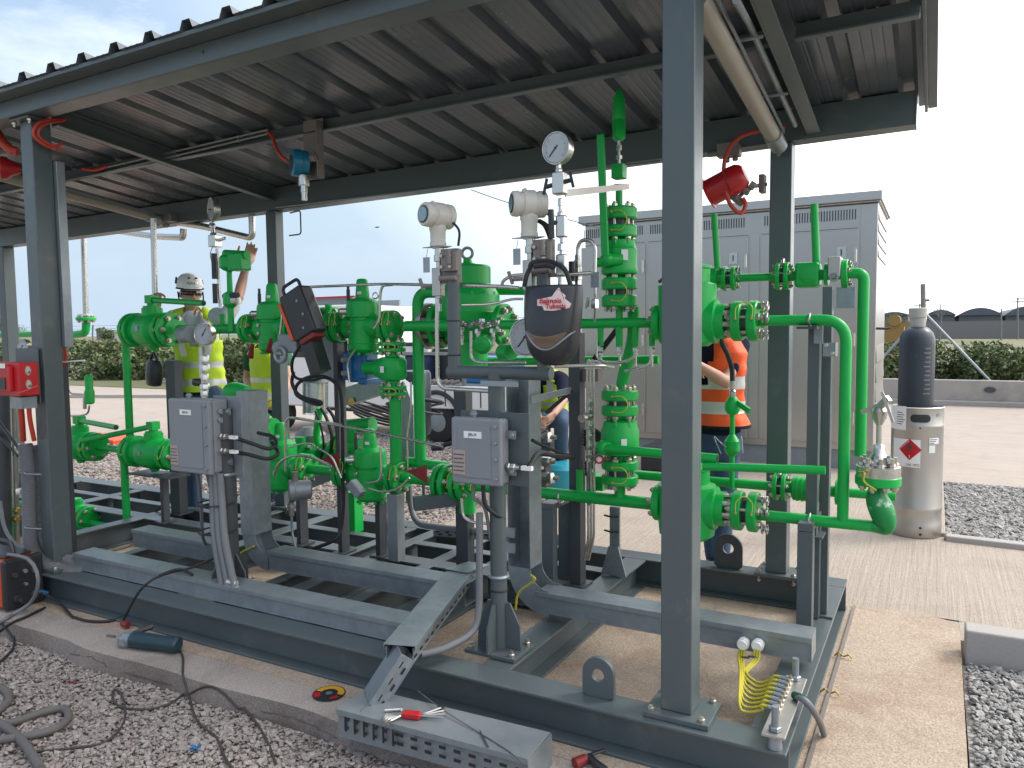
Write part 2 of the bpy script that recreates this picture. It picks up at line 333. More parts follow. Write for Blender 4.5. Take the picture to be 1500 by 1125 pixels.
# thin high overcast: denser towards the sun
dp=nd(nt,'ShaderNodeVectorMath',operation='DOT_PRODUCT'); dp.inputs[1].default_value=(math.sin(SUN_AZ)*math.cos(SUN_EL),math.cos(SUN_AZ)*math.cos(SUN_EL),math.sin(SUN_EL)); L(tc.outputs['Generated'],dp.inputs[0])
m2=nd(nt,'ShaderNodeMapRange'); m2.inputs[1].default_value=.05; m2.inputs[2].default_value=.85; m2.inputs[3].default_value=.03; m2.inputs[4].default_value=.9; L(dp.outputs['Value'],m2.inputs[0])
mx_=nd(nt,'ShaderNodeMath',operation='MAXIMUM'); L(mr.outputs[0],mx_.inputs[0]); L(m2.outputs[0],mx_.inputs[1])
m3=nd(nt,'ShaderNodeMapRange'); m3.inputs[1].default_value=.0; m3.inputs[2].default_value=.9; m3.inputs[3].default_value=7.5; m3.inputs[4].default_value=13.0; L(dp.outputs['Value'],m3.inputs[0])
cl=nd(nt,'ShaderNodeCombineColor'); 
for i in range(3): L(m3.outputs[0],cl.inputs[i])
mix=nd(nt,'ShaderNodeMix',data_type='RGBA'); L(mx_.outputs[0],mix.inputs[0]); L(sky.outputs[0],mix.inputs[6]); L(cl.outputs[0],mix.inputs[7])
sx_=nd(nt,'ShaderNodeSeparateXYZ'); L(tc.outputs['Generated'],sx_.inputs[0])
mh=nd(nt,'ShaderNodeMapRange'); mh.inputs[1].default_value=-.02; mh.inputs[2].default_value=.60; mh.inputs[3].default_value=.98; mh.inputs[4].default_value=.0; mh.interpolation_type='SMOOTHSTEP'; L(sx_.outputs[2],mh.inputs[0])
hz_=nd(nt,'ShaderNodeMix',data_type='RGBA'); L(mh.outputs[0],hz_.inputs[0]); L(mix.outputs[2],hz_.inputs[6])
hc=nd(nt,'ShaderNodeMix',data_type='RGBA'); hc.inputs[6].default_value=(2.55,3.2,3.9,1); hc.inputs[7].default_value=(12,12,12,1)
mh2=nd(nt,'ShaderNodeMapRange'); mh2.inputs[1].default_value=.10; mh2.inputs[2].default_value=.72; L(dp.outputs['Value'],mh2.inputs[0]); L(mh2.outputs[0],hc.inputs[0]); L(hc.outputs[2],hz_.inputs[7])
L(hz_.outputs[2],bg.inputs[0]); bg.inputs[1].default_value=.125
sd=bpy.data.lights.new('sun','SUN'); sd.energy=1.1; sd.angle=math.radians(16); sd.color=(1,.95,.88)
so=bpy.data.objects.new('sun',sd); COL.objects.link(so)
so.rotation_euler=V((math.sin(SUN_AZ)*math.cos(SUN_EL),math.cos(SUN_AZ)*math.cos(SUN_EL),math.sin(SUN_EL))).to_track_quat('Z','Y').to_euler()
sc.view_settings.view_transform='Standard'; sc.view_settings.look='None'; sc.view_settings.exposure=.95; sc.view_settings.gamma=1
# ------------------------------------------------------------------ setting
G=-.10
m=MB(); m.add([(-900,-40,G-.02),(900,-40,G-.02),(900,1500,G-.02),(-900,1500,G-.02)],[(0,1,2,3)]); ST('ground',m,'field')
m=MB(); m.box((-9,-3,G-.015),(.16,2.55,G)); ST('gravel_bed',m,'gravel')
def poly(name,pts,z0,z1,mt):
    m=MB(); m.prism([(a,b,z0) for a,b in pts],(0,0,z1-z0)); return ST(name,m,mt)
# pad with a rough cast front rim
m=MB(); N=90; top=[];mid=[];low=[]
for i in range(N+1):
    x=-9+9.0*i/N; e=.03*math.sin(x*2.1)+.018*math.sin(x*7.3+1)+rng.normal(0,.006)
    top.append((x,2.405+.5*e,0)); mid.append((x,2.388+.7*e,-.03-.02*abs(math.sin(x*3)))); low.append((x,2.372+.9*e,G-.01))
bk=[(p[0],4.90,0) for p in top]
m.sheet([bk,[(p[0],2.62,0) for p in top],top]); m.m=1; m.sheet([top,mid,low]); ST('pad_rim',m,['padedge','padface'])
m=MB(); m.box((-9,2.60,-.12),(.02,4.885,.004))
cx_,cy_=.02,4.885
m.prism([(0.02,2.0,-.12),(.135,2.0,-.12),(.15,4.76,-.12)]+[(.15-.12*(1-math.cos(a)),4.76+.12*math.sin(a),-.12) for a in (.5,1,1.4)]+[(.02,4.885,-.12)],(0,0,.1235)); ST('concrete_pad',m,'pad')
m=MB(); m.box((-60,4.893,-.14),(.09,9.29,-.002)); m.box((.09,4.893,-.14),(.31,6.72,-.002)); m.box((.31,4.52,-.14),(30,6.72,-.002)); m.box((-60,-3,-.14),(-9.01,4.893,-.003)); ST('yard_paving',m,'yard')
m=MB(); m.box((-60,9.2901,-.14),(30,18.3,-.002)); ST('far_yard_paving',m,'yardf')
poly('rear_gravel_bed',[(-12.4,6.4),(-10.44,7.79),(-9.21,8.84),(-7.86,9.9),(-6.35,10.84),(-4.55,7.75),(-3.75,6.4),(-3.6,4.90),(-14,4.90)],-.03,.006,'gravel')
poly('side_gravel_bed',[(.10,6.80),(12,6.2),(12,9.27),(.10,9.27)],-.12,-.02,'gravelg')
m=MB(); m.box((.1515,-1,-.12),(6,4.32,-.03)); ST('near_gravel_bed',m,'gravelg')
m=MB(); m.box((.0,4.6,-.14),(.312,4.8925,-.004)); ST('yard_corner',m,'yard')
def thing1(name,mb,mt,label,cat,**k): return O(name,mb,mt,label,cat,**k)
m=MB(); m.box((.16,4.325,-.1),(6,4.46,.15)); thing1('kerb_block',m,'kerb','pale concrete kerb block upright in front of grey gravel at the right edge','kerb',bevel=.012)
m=MB(); m.prism([(.10,6.70,-.05),(.10,6.80,-.05),(12,6.2,-.05),(12,6.1,-.05)],(0,0,.09)); thing1('kerb_edging',m,'kerb','low concrete kerb edging along the near side of the gravel strip behind the steel canister','kerb',bevel=.01)
m=MB(); m.box((.03,6.83,-.05),(.10,9.3,.03)); thing1('kerb_edging',m,'yard','short concrete strip running back beside the steel canister','kerb',bevel=.008)
# expansion joint
m=MB(); m.box((-3.5,4.886,-.02),(.15,4.892,.0015)); ST('pad_joint',m,'dark')
# road kerb and verge far left
m=MB(); m.prism([(-45,2,-.02),(-19.1,12.47,-.02),(-14,14.6,-.02),(-14,14.75,-.02),(-19.1,12.62,-.02),(-45,2.15,-.02)],(0,0,.10)); thing1('kerb_edging',m,'kerb','long low kerb crossing the pale yard far behind the left column','kerb')
# low wall at right
m=MB(); m.box((-1.5,18.4,-.1),(40,18.62,.52)); m.box((-1.5,18.25,-.1),(40,18.4,.10)); thing1('low_wall',m,'wall','low grey concrete boundary wall in front of the right hedge','wall',bevel=.015)
m=MB(); c=P(1450,571,Y=18.4); m.lathe((c.x,18.37,c.z),(0,1,0),[(0,.07),(.05,.06)],14,1.5,.85); O('wall_drain',m,'dark','dark oval drain hole in the low concrete wall','drain')
# ---- foliage
def leafmass(name,xs,ys,zs,n,mats,label,cat,size=.12,lumps=14,par=None):
    """clumped leaves filling an uneven crown volume"""
    x0,x1=xs;y0,y1=ys;z0,z1=zs
    ce=np.stack([rng.uniform(x0,x1,lumps),rng.uniform(y0,y1,lumps),z0+(z1-z0)*rng.beta(1.6,1.5,lumps)],1)
    rr=rng.uniform(.35,.62,lumps)*(z1-z0)
    k=rng.integers(0,lumps,n); d=rng.normal(size=(n,3)); d/=np.linalg.norm(d,axis=1)[:,None]
    p=ce[k]+d*(rr[k]*rng.uniform(.25,1.0,n)**.5)[:,None]*np.array([1.25,1,.75]); p[:,2]=np.clip(p[:,2],z0+.02,z1*1.12)
    a=rng.normal(size=(n,3)); a/=np.linalg.norm(a,axis=1)[:,None]; b=np.cross(a,rng.normal(size=(n,3))); b/=np.linalg.norm(b,axis=1)[:,None]
    s_=size*rng.uniform(.5,1.3,n)[:,None]
    q=np.stack([p-a*s_,p+b*s_*.45,p+a*s_,p-b*s_*.45],1).reshape(-1,3)
    mb=MB(); mb.v=[tuple(t) for t in q]; mb.f=[(4*i,4*i+1,4*i+2,4*i+3) for i in range(n)]
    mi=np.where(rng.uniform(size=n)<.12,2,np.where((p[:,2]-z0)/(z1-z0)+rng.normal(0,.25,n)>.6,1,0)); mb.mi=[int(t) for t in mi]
    return mb
def hedge(xs,ys,zs,n,label,lumps,size):
    mb=leafmass('hedge',xs,ys,zs,n,None,label,'hedge',size,lumps)
    me=bpy.data.meshes.new('hedge'); l=V(((xs[0]+xs[1])/2,(ys[0]+ys[1])/2,zs[0]))
    me.from_pydata([(a-l.x,b-l.y,c-l.z) for a,b,c in mb.v],[],mb.f)
    for k in ('leafd','leafl','leafb'): me.materials.append(M[k])
    me.polygons.foreach_set('material_index',mb.mi); me.update()
    o=bpy.data.objects.new('hedge',me); COL.objects.link(o); o.location=l; LOC[o.name]=l; tagit(o,label,'hedge'); return o
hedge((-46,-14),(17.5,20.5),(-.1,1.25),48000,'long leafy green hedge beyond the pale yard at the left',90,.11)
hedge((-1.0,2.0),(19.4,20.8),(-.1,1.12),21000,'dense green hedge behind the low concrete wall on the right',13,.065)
m=MB(); m.box((-70,15.2,-.03),(-14,17.6,.012)); ST('verge',m,'field')
# ---- far land
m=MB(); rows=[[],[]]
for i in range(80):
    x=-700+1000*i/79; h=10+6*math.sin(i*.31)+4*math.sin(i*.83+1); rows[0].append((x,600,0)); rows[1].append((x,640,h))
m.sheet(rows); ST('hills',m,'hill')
def shed(pl,pr,pt,Y,label):
    a=P(pl,470,Y=Y); b=P(pr,470,Y=Y); t=P((pl+pr)/2,pt,Y=Y); e=P((pl+pr)/2,462,Y=Y); wd=b.x-a.x; r0=T('storage_shed',label,'shed',((a.x+b.x)/2,Y,0),'barrel roofed sheds in the distance')
    m=MB(); m.box((a.x+.2,Y,-.1),(b.x-.2,Y+30,e.z)); A('wall',m,'shedw',r0)
    m=MB(); pts=[]
    for i in range(15):
        x=a.x+wd*i/14; u_=2*i/14-1; pts.append((x,Y-.5,e.z+.02+(t.z-e.z)*(1-u_*u_)))
    m.prism(pts,(0,31,0)); A('roof',m,'shed',r0)
shed(1288,1332,457,120,'dark arched shed just left of the gas bottle, mostly hidden')
shed(1355,1401,454,120,'dark arched shed just right of the gas bottle')
shed(1402,1469,451,120,'widest middle arched shed on the right horizon')
shed(1470,1545,448,120,'dark arched shed cut by the right picture edge')
m=MB(); m.box((-20,118,-.1),(60,119,2.2)); O('far_wall',m,'shedw','long pale brown wall in front of the far arched sheds','wall')
def pole(px,pt,Y,r_,label,arms=()):
    b=P(px,478,Y=Y); t=P(px,pt,Y=Y); m=MB(); m.cyl((b.x,Y,-.1),(t.x,Y,t.z),r_,r_*.7,8)
    for f_,ln in arms: m.bar((b.x-ln,Y,t.z*f_),(b.x+ln,Y,t.z*f_),.12,.12)
    O('utility_pole',m,'wood',label,'pole')
pole(1491,436,110,.11,'utility pole with crossarms above the rightmost far shed',((.97,.6),(.9,.8)))
pole(1347,445,110,.09,'thin utility pole just left of the stayed post',((.96,.7),))
pole(1467,452,105,.10,'plain pole between the far arched sheds')
def tree(px,pt,Y,wpx,label,n,kind=0):
    t=P(px,pt,Y=Y); b=P(px,476,Y=Y); s_=S(b); W=wpx*s_; r0=T('tree',label,'tree',(b.x,Y,0))
    m=MB(); m.tube([(b.x,Y,-.1),(b.x+.05*W,Y,t.z*.5),(b.x,Y,t.z*.85)],lambda u_:.05*t.z*(1-.7*u_)*.5,n=7)
    for k in range(6):
        a=k*1.05; m.tube([(b.x,Y,t.z*.5),(b.x+.4*W*math.cos(a),Y+.4*W*math.sin(a),t.z*.8)],lambda u_:.012*t.z*(1-.6*u_),n=5)
    A('trunk',m,'wood',r0)
    z0=t.z*(.35 if kind==0 else .62)
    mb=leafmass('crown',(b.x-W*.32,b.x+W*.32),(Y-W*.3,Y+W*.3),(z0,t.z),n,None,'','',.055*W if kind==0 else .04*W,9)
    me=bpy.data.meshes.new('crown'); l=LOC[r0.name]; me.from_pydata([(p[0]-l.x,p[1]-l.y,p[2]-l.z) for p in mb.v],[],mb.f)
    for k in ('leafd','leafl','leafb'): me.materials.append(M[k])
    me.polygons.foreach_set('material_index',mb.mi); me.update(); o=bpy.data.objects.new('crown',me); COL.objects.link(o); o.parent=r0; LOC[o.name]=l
tree(1313,451,95,18,'small round dark tree left of the gas bottle on the horizon',900)
tree(1377,437,100,26,'thin open crowned tree above the far sheds right of the gas bottle',260,1)
tree(1298,458,100,12,'lower dark bush tree beside the cabinet edge on the horizon',500)
tree(8,462,60,36,'olive green tree at the far left edge behind the front column',1500)
tree(28,474,80,24,'small sparse tree on the left horizon',300,1)
tree(160,483,90,40,'low dark tree clump on the left horizon between columns',700)
m=MB(); a=P(150,492,Y=100); m.box((a.x-2,100,-.1),(a.x+4,110,a.z+1.2)); O('far_building',m,'shedw','pale low building on the left horizon','building')
# ---- perimeter fence at left
r0=T('perimeter_fence','thin wire fence with cranked posts on the left horizon','fence',(-30,24,0))
for i in range(9):
    x=-52+i*4.9; m=MB(); m.tube([(x,24,-.1),(x,24,1.75),(x+.22,23.9,2.15)],.035,n=6); A('post',m,'wood',r0)
for k,z in enumerate((.5,.9,1.3,1.7,1.95,2.1)): 
    m=MB(); m.tube([(-54,24,z),(-10,24,z)],.007,n=5); A('wire',m,'galvd',r0)
# stayed post at the right wall
r0=T('fence_post','leaning grey fence post with two diagonal stays behind the gas bottle','post',(P(1355,558,Y=18.8).x,18.8,0))
b=P(1355,560,Y=18.8); t=P(1352,416,Y=18.8); m=MB(); m.cyl((b.x,18.8,-.1),(t.x,18.8,t.z),.055,.05,10); A('shaft',m,'wood',r0)
k=P(1354,440,Y=18.8); m=MB(); m.tube([(k.x,18.8,k.z),(k.x+.1,18.8,k.z)],.03,n=6); A('stub',m,'wood',r0)
for q in ((1450,558),(1262,558)):
    e=P(q[0],q[1],Y=18.75); k=P(1354,458,Y=18.8); m=MB(); m.cyl((e.x,18.75,e.z),(k.x,18.77,k.z),.028,.028,8); A('stay',m,'galv',r0)
# ---- loose stones
def stones(name,area,n,sz,z,mt,label):
    t=(1+5**.5)/2; ico=np.array([(-1,t,0),(1,t,0),(-1,-t,0),(1,-t,0),(0,-1,t),(0,1,t),(0,-1,-t),(0,1,-t),(t,0,-1),(t,0,1),(-t,0,-1),(-t,0,1)])/1.9
    fc=np.array([(0,11,5),(0,5,1),(0,1,7),(0,7,10),(0,10,11),(1,5,9),(5,11,4),(11,10,2),(10,7,6),(7,1,8),(3,9,4),(3,4,2),(3,2,6),(3,6,8),(3,8,9),(4,9,5),(2,4,11),(6,2,10),(8,6,7),(9,8,1)])
    p=area(n); n=len(p); s_=sz*np.exp(rng.normal(0,.33,n)); v=ico[None]*rng.uniform(.72,1.2,(n,12,1)); v=v*np.stack([rng.uniform(.8,1.5,n),rng.uniform(.7,1.1,n),rng.uniform(.45,.8,n)],1)[:,None]*s_[:,None,None]
    a=rng.uniform(0,6.28,n); c_,s2=np.cos(a)[:,None],np.sin(a)[:,None]; x=v[:,:,0]*c_-v[:,:,1]*s2; y=v[:,:,0]*s2+v[:,:,1]*c_
    b=rng.normal(0,.35,n)[:,None]; zz=v[:,:,2]*np.cos(b)+x*np.sin(b)
    vv=np.stack([x+p[:,0:1],y+p[:,1:2],zz+z+rng.uniform(0,.018,n)[:,None]],2).reshape(-1,3); ff=(fc[None]+12*np.arange(n)[:,None,None]).reshape(-1,3)
    me=bpy.data.meshes.new(name); me.from_pydata(vv.tolist(),[],ff.tolist()); me.materials.append(M[mt]); me.update()
    o=bpy.data.objects.new(name,me); COL.objects.link(o); o['kind']='stuff'; o['label']=label; o['category']='gravel'; return o
def ar1(n):
    x=rng.uniform(-5.4,-.9,n); y=rng.uniform(1.15,2.385,n); lim=1.9-.19*(x+5.4)
    k=(y>1.05+.0*x)&~((x>-2.0)&(y<1.5)); return np.stack([x,y],1)[k]
stones('gravel',ar1,40000,.0084,G+.004,'stone','loose pinkish grey gravel stones in front of the concrete pad')
def ar2(n): return np.stack([rng.uniform(.175,1.3,n),rng.uniform(2.7,4.31,n)],1)
M['stoneg']=stone_mat('grey_stones',[(.27,.255,.24),(.45,.43,.405),(.35,.335,.315),(.54,.52,.49)],1)
stones('gravel',ar2,7000,.011,-.024,'stoneg','loose grey gravel in the bed at the right edge')
def ar3(n):
    x=rng.uniform(.11,1.6,n); y=rng.uniform(6.8,9.25,n); return np.stack([x,y],1)
stones('gravel',ar3,9000,.014,-.014,'stoneg','loose grey gravel in the bed behind the canister')
def ar4(n):
    y=rng.uniform(4.95,10.6,n); x=rng.uniform(-11.5,-3.7,n); 
    k=(y<7.79+(x+10.44)*.747-.1)&((x<-4.4)|(y<6.4))&(x< -6.35+(10.84-y)*.58-.05); return np.stack([x,y],1)[k]
stones('gravel',ar4,20000,.016,.008,'stone','pinkish gravel strip on the ground behind the pipework')
# ------------------------------------------------------------------ skid frame
def ibeam_x(m,x0,x1,yc,wd,z0,z1,tf=.012,tw=.009):
    m.box((x0,yc-wd/2,z1-tf),(x1,yc+wd/2,z1)); m.box((x0,yc-wd/2,z0),(x1,yc+wd/2,z0+tf)); m.box((x0,yc-tw/2,z0+tf),(x1,yc+tw/2,z1-tf)); return m
def ibeam_y(m,y0,y1,xc,wd,z0,z1,tf=.012,tw=.009):
    m.box((xc-wd/2,y0,z1-tf),(xc+wd/2,y1,z1)); m.box((xc-wd/2,y0,z0),(xc+wd/2,y1,z0+tf)); m.box((xc-tw/2,y0,z0+tf),(xc+tw/2,y1,z1-tf)); return m
ZS=.18; YF0,YF1=2.69,2.84; YR0,YR1=4.64,4.80; XR=-.42
sk=T('skid_frame','dark grey welded steel base frame of I beams lying on the tan concrete pad','steel frame',(-4.5,3.7,0))
A('front_beam',ibeam_x(MB(),-9,XR,2.765,.15,.006,ZS),'steel',sk,bevel=.003)
A('rear_beam',ibeam_x(MB(),-9,XR,4.72,.16,.006,ZS),'steel',sk,bevel=.003)
A('end_beam',ibeam_y(MB(),YF1,YR0,-.495,.15,.006,ZS-.001),'steel',sk,bevel=.003)
for x,wd in ((-1.66,.14),(-2.42,.10),(-2.78,.09),(-3.2,.10),(-3.42,.08),(-4.25,.12),(-4.75,.08),(-5.6,.12),(-6.6,.12),(-7.6,.12)):
    A('cross_beam',ibeam_y(MB(),YF1,YR0,x,wd,.006,ZS-.001),'steel',sk,bevel=.003)
def inner(x0,x1,y,wd,z):
    A('stringer',ibeam_x(MB(),x0,x1,y,wd,.03,z),'steel',sk,bevel=.003)
xs=[-8.9,-7.66,-6.66,-5.66,-4.79,-4.31,-3.46,-3.15]
for a,b in ((-7.54,-6.66),(-6.54,-5.66),(-5.54,-4.79),(-4.71,-4.31),(-4.19,-3.46),(-3.15,-2.825),(-2.735,-2.47),(-2.37,-1.73)):
    inner(a,b,3.98,.13,ZS-.002); inner(a,b,4.33,.09,ZS-.002)
def lug(c,w_,h,t):
    m=MB(); N=14; c=V(c); out=[]; 
    out=[(c.x+w_/2,c.z),(c.x+w_/2,c.z+h-w_/2)]+[(c.x+w_/2*math.cos(math.pi*i/N),c.z+h-w_/2+w_/2*math.sin(math.pi*i/N)) for i in range(1,N)]+[(c.x-w_/2,c.z+h-w_/2),(c.x-w_/2,c.z)]
    hc=(c.x,c.z+h-w_/2-.005); hr=w_*.19
    K=28; ring=[(hc[0]+hr*math.cos(2*math.pi*i/K),hc[1]+hr*math.sin(2*math.pi*i/K)) for i in range(K)]
    # outer contour resampled by angle to bridge with the hole
    outer=[]
    for i in range(K):
        a=2*math.pi*i/K; dx,dz=math.cos(a),math.sin(a); best=9
        for (p,q) in zip(out,out[1:]+out[:1]):
            ex,ez=q[0]-p[0],q[1]-p[1]; den=dx*ez-dz*ex
            if abs(den)<1e-9: continue
            s_=((p[0]-hc[0])*ez-(p[1]-hc[1])*ex)/den; u_=((p[0]-hc[0])*dz-(p[1]-hc[1])*dx)/den
            if s_>0 and -1e-6<=u_<=1+1e-6: best=min(best,s_)
        outer.append((hc[0]+dx*best,hc[1]+dz*best))
    for k,y in ((0,c.y-t/2),(1,c.y+t/2)): m.v+=[(a,y,b) for a,b in outer]+[(a,y,b) for a,b in ring]
    for i in range(K):
        j=(i+1)%K
        m.f+=[(i,j,K+j,K+i),(2*K+i,3*K+i,3*K+j,2*K+j),(i,2*K+i,2*K+j,j),(K+i,K+j,3*K+j,3*K+i)]
    m.mi=[0]*len(m.f); return m
c=P(876,1022,Z=ZS); A('lifting_lug',lug((c.x,2.79,ZS),.135,.165,.024),'steel',sk,bevel=.003)
c=P(1062,838,Z=ZS); A('lifting_lug',lug((c.x,4.70,ZS),.17,.215,.024),'dark',sk,bevel=.003)
# ------------------------------------------------------------------ canopy
ZR=lambda y:3.102-.119*(y-2.60)
cn=T('canopy_shelter','grey steel shelter with corrugated roof on square columns standing on the base frame','canopy',(-3,3.7,ZS))
def column(x0,x1,y0,y1,z1,mt='steel',plate=True,w_=.04):
    m=MB(); m.box((x0,y0,ZS+.022),(x1,y1,z1)); col=A('column',m,mt,cn,bevel=.006)
    if plate:
        m=MB(); m.box((x0-.055,y0-.045,ZS+.001),(x1+.075,y1+.045,ZS+.0215)); A('base_plate',m,mt,col,bevel=.003)
        for x in (x0-.03,x1+.045):
            for y in (y0-.022,y1+.022):
                m=MB(); m.nut((x,y,ZS+.028),(0,0,1),.013,.013); m.cyl((x,y,ZS-.035),(x,y,ZS+.04),.007,n=8); m.nut((x,y,ZS-.022),(0,0,1),.013,.012); A('bolt',m,'bolt',col)
    return col
column(-.89,-.77,2.765,2.885,2.965)
column(-.86,-.74,4.66,4.78,2.665)
column(-4.86,-4.75,4.66,4.75,2.665)
column(-4.92,-4.80,2.765,2.885,2.965)
column(-8.9,-8.78,2.765,2.885,2.965); column(-8.85,-8.73,4.66,4.78,2.665)
for (x,y,z) in ((-.83,2.825,2.965),(-4.86,2.825,2.965)):
    m=MB(); m.box((x-.10,y-.10,z),(x+.10,y+.10,z+.014)); A('cap_plate',m,'steel',cn,bevel=.002)
    for dx in (-.08,.08):
        m=MB(); m.nut((x+dx,y-.08,z-.008),(0,0,1),.013,.014); m.cyl((x+dx,y-.08,z-.03),(x+dx,y-.08,z+.05),.007,n=8); m.nut((x+dx,y-.08,z+.045),(0,0,1),.013,.014); A('bolt',m,'bolt',cn)
# front fascia channel, flashing, rear channel
m=MB(); m.box((-9.4,2.70,2.982),(-.09,2.712,3.078)); m.box((-9.4,2.712,2.982),(-.09,2.84,2.992)); m.box((-9.4,2.712,3.068),(-.09,2.84,3.078)); 
A('front_channel',m,'steel',cn,bevel=.003)
m=MB()
for x in (-3.2,): m.lathe((x,2.6995,3.035),(0,1,0),[(0,.009),(.004,.009)],12)
A('weep_hole',m,'black',cn)
m=MB(); m.prism([(-9.5,2.60,3.081),(-9.5,2.612,3.080),(-9.5,2.612,3.099),(-9.5,2.60,3.101)],(9.43,0,0)); m.box((-9.5,2.613,3.0785),(-.07,2.70,3.082)); A('eave_flashing',m,'steel',cn)
m=MB(); m.box((-9.4,4.655,2.668),(-.125,4.667,2.845)); m.box((-9.4,4.667,2.668),(-.125,4.79,2.680)); m.box((-9.4,4.667,2.833),(-.125,4.785,2.845)); A('rear_channel',m,'steel',cn)
m=MB(); m.box((-.125,4.65,2.665),(-.119,4.79,2.846)); A('end_plate',m,'steel',cn)
# corrugated sheet: ribs every 274 mm running down the slope
def roof():
    m=MB(); prof=[]; pitch=.2745; x=-9.5; x0=-4.689-pitch*17.5
    k=0
    while True:
        c=x0+k*pitch; k+=1
        if c>.0: break
        prof+=[(c-.046,0),(c-.026,.043),(c+.026,.043),(c+.046,0)]
        for j in (.09,.137,.184): prof+=[(c+j-.008,0),(c+j-.004,.0016),(c+j+.004,.0016),(c+j+.008,0)]
    prof=[p for p in prof if -9.5<p[0]<-.09]; prof=[(-9.5,0)]+prof+[(-.07,0)]
    ys=[2.585,3.2,3.7,4.2,4.93]
    up=[[(x,y,ZR(y)+z+.0012) for x,z in prof] for y in ys]; dn=[[(x,y,ZR(y)+z) for x,z in prof] for y in ys]
    m.sheet(up); m.sheet(dn[::-1])
    m.sheet([up[0],dn[0]]); m.sheet([dn[-1],up[-1]]); return m
A('roof_sheet',roof(),'roof',cn,sharp=.3)
def slope_bar(x0,x1,y0,y1,zt,h,par,mt,name='rafter',flange=.05,side=1):
    m=MB(); z=lambda y:ZR(y)-zt
    m.prism([(x0,y0,z(y0)),(x0,y1,z(y1)),(x0,y1,z(y1)-h),(x0,y0,z(y0)-h)],(x1-x0,0,0))
    if flange:
        a,b=(x1,x1+flange) if side>0 else (x0-flange,x0)
        for dz in (0,h-.010): m.prism([(a,y0,z(y0)-dz),(a,y1,z(y1)-dz),(a,y1,z(y1)-dz-.010),(a,y0,z(y0)-dz-.010)],(b-a,0,0))
    return A(name,m,mt,par,bevel=.002)
slope_bar(-.66,-.648,2.85,4.65,.004,.165,cn,'steel',flange=.06)
slope_bar(-4.80,-4.788,2.89,4.65,.004,.115,cn,'steel',flange=.05)
slope_bar(-.085,-.07,2.60,4.93,.003,.035,cn,'steel',name='verge_trim',flange=.0)
slope_bar(-.0695,-.025,2.585,4.95,-.05,.062,cn,'steel',name='verge_cap',flange=.0)
for (a,b) in ((-9.4,-4.80),(-4.70,-.67),(-.58,-.09)):
    m=MB(); y=3.70; m.box((a,y,ZR(y)-.092),(b,y+.010,ZR(y)-.014)); m.box((a,y-.045,ZR(y)-.094),(b,y,ZR(y)-.084)); m.box((a,y+.010,ZR(y)-.024),(b,y+.05,ZR(y)-.014)); A('purlin',m,'steel',cn,bevel=.002)
for (x,y) in ((-.70,3.6),(-.70,3.68)):
    m=MB(); m.nut((-.664,y,ZR(y)-.09),(1,0,0),.012,.012); A('bolt',m,'bolt',cn)
m=MB(); m.box((-.63,4.64,2.69),(-.615,4.654,2.84)); A('cleat',m,'steel',cn)
# long conduit pairs tied under the purlin
cg='thin grey conduits under the roof'
for k,(p,q) in enumerate((((140,249),(393,190)),((150,254),(392,196)))):
    a=Q(*p,3.66); b=Q(*q,3.66); m=MB(); m.tube([a,b],.008,n=8); t=O('conduit',m,'galvd',('upper' if k==0 else 'lower')+' of two thin conduits clipped under the purlin left of the blue detector','conduit',cg)
    for f_ in (.2,.5,.85):
        c=a.lerp(b,f_); mm=MB(); mm.cyl(c-X_*.008,c+X_*.008,.012,n=10); o=A('clip',mm,'galv',t)
a=Q(402,310,4.62); b=Q(966,245,4.62); m=MB(); m.tube([V((a.x,4.64,2.664)),V((b.x,4.64,2.668))],.008,n=8); O('conduit',m,'galvd','long thin conduit running under the rear roof edge','conduit',cg)
m=MB(); q=[Q(425,312,4.74),Q(440,308,4.74),Q(441,343,4.74),Q(424,345,4.74)]; m.tube(q,.006,bend=.03,n=8); O('conduit',m,'dark','small hooked tube beside the top of the rear left column','conduit')
# inclined tube luminaires
def lamp(p0,p1,dx,label,r_=.042):
    r0=T('tube_light',label,'lamp',(p0+p1)/2,'tube lights under the roof')
    d=(p1-p0).normalized(); m=MB(); m.cyl(p0,p1,r_,n=20); A('diffuser_tube',m,'tube',r0)
    m=MB(); m.cyl(p1-d*.01,p1+d*.15,r_*1.12,n=20); m.cyl(p1-d*.05,p1-d*.02,r_*1.2,n=20); A('end_cap',m,'galvd',r0)
    m=MB(); m.tube([p1+d*.15,p1+d*.17-Z_*.03,p1+d*.15-Z_*.05],.012,n=8); m.nut(p1+d*.16,d,.02,.03); A('cable_gland',m,'brown',r0)
    for s_ in (-1,1):
        m=MB(); m.bar(p0+X_*s_*(r_+.012)+Z_*.02,p1+X_*s_*(r_+.012)+Z_*.02,.006,.018); A('rail',m,'galv',r0)
    for f_ in (.32,.72):
        c=p0.lerp(p1,f_); m=MB(); m.bar(c+Z_*(r_+.005)-X_*.02*dx,c+Z_*(r_+.005)+X_*.14*dx,.02,.008,Z_); A('hanger',m,'galv',r0)
lamp(V((-.80,2.9,ZR(2.9)-.20)),V((-.80,4.44,ZR(4.44)-.20)),1,'tubular strip light slung under the roof beside the front right column')
_q=Q(222,318,4.5); lamp(V((_q.x,3.0,_q.z+.121*1.5)),_q,-1,'tubular strip light slung under the roof at the far left bay',.04)
m=MB(); m.tube([Q(1078,0,2.9),V((-.70,3.3,ZR(3.3)-.13)),V((-.70,4.5,ZR(4.5)-.13))],.014,n=8); O('conduit',m,'galvd','thin conduit running back beside the right tube light','conduit',cg)
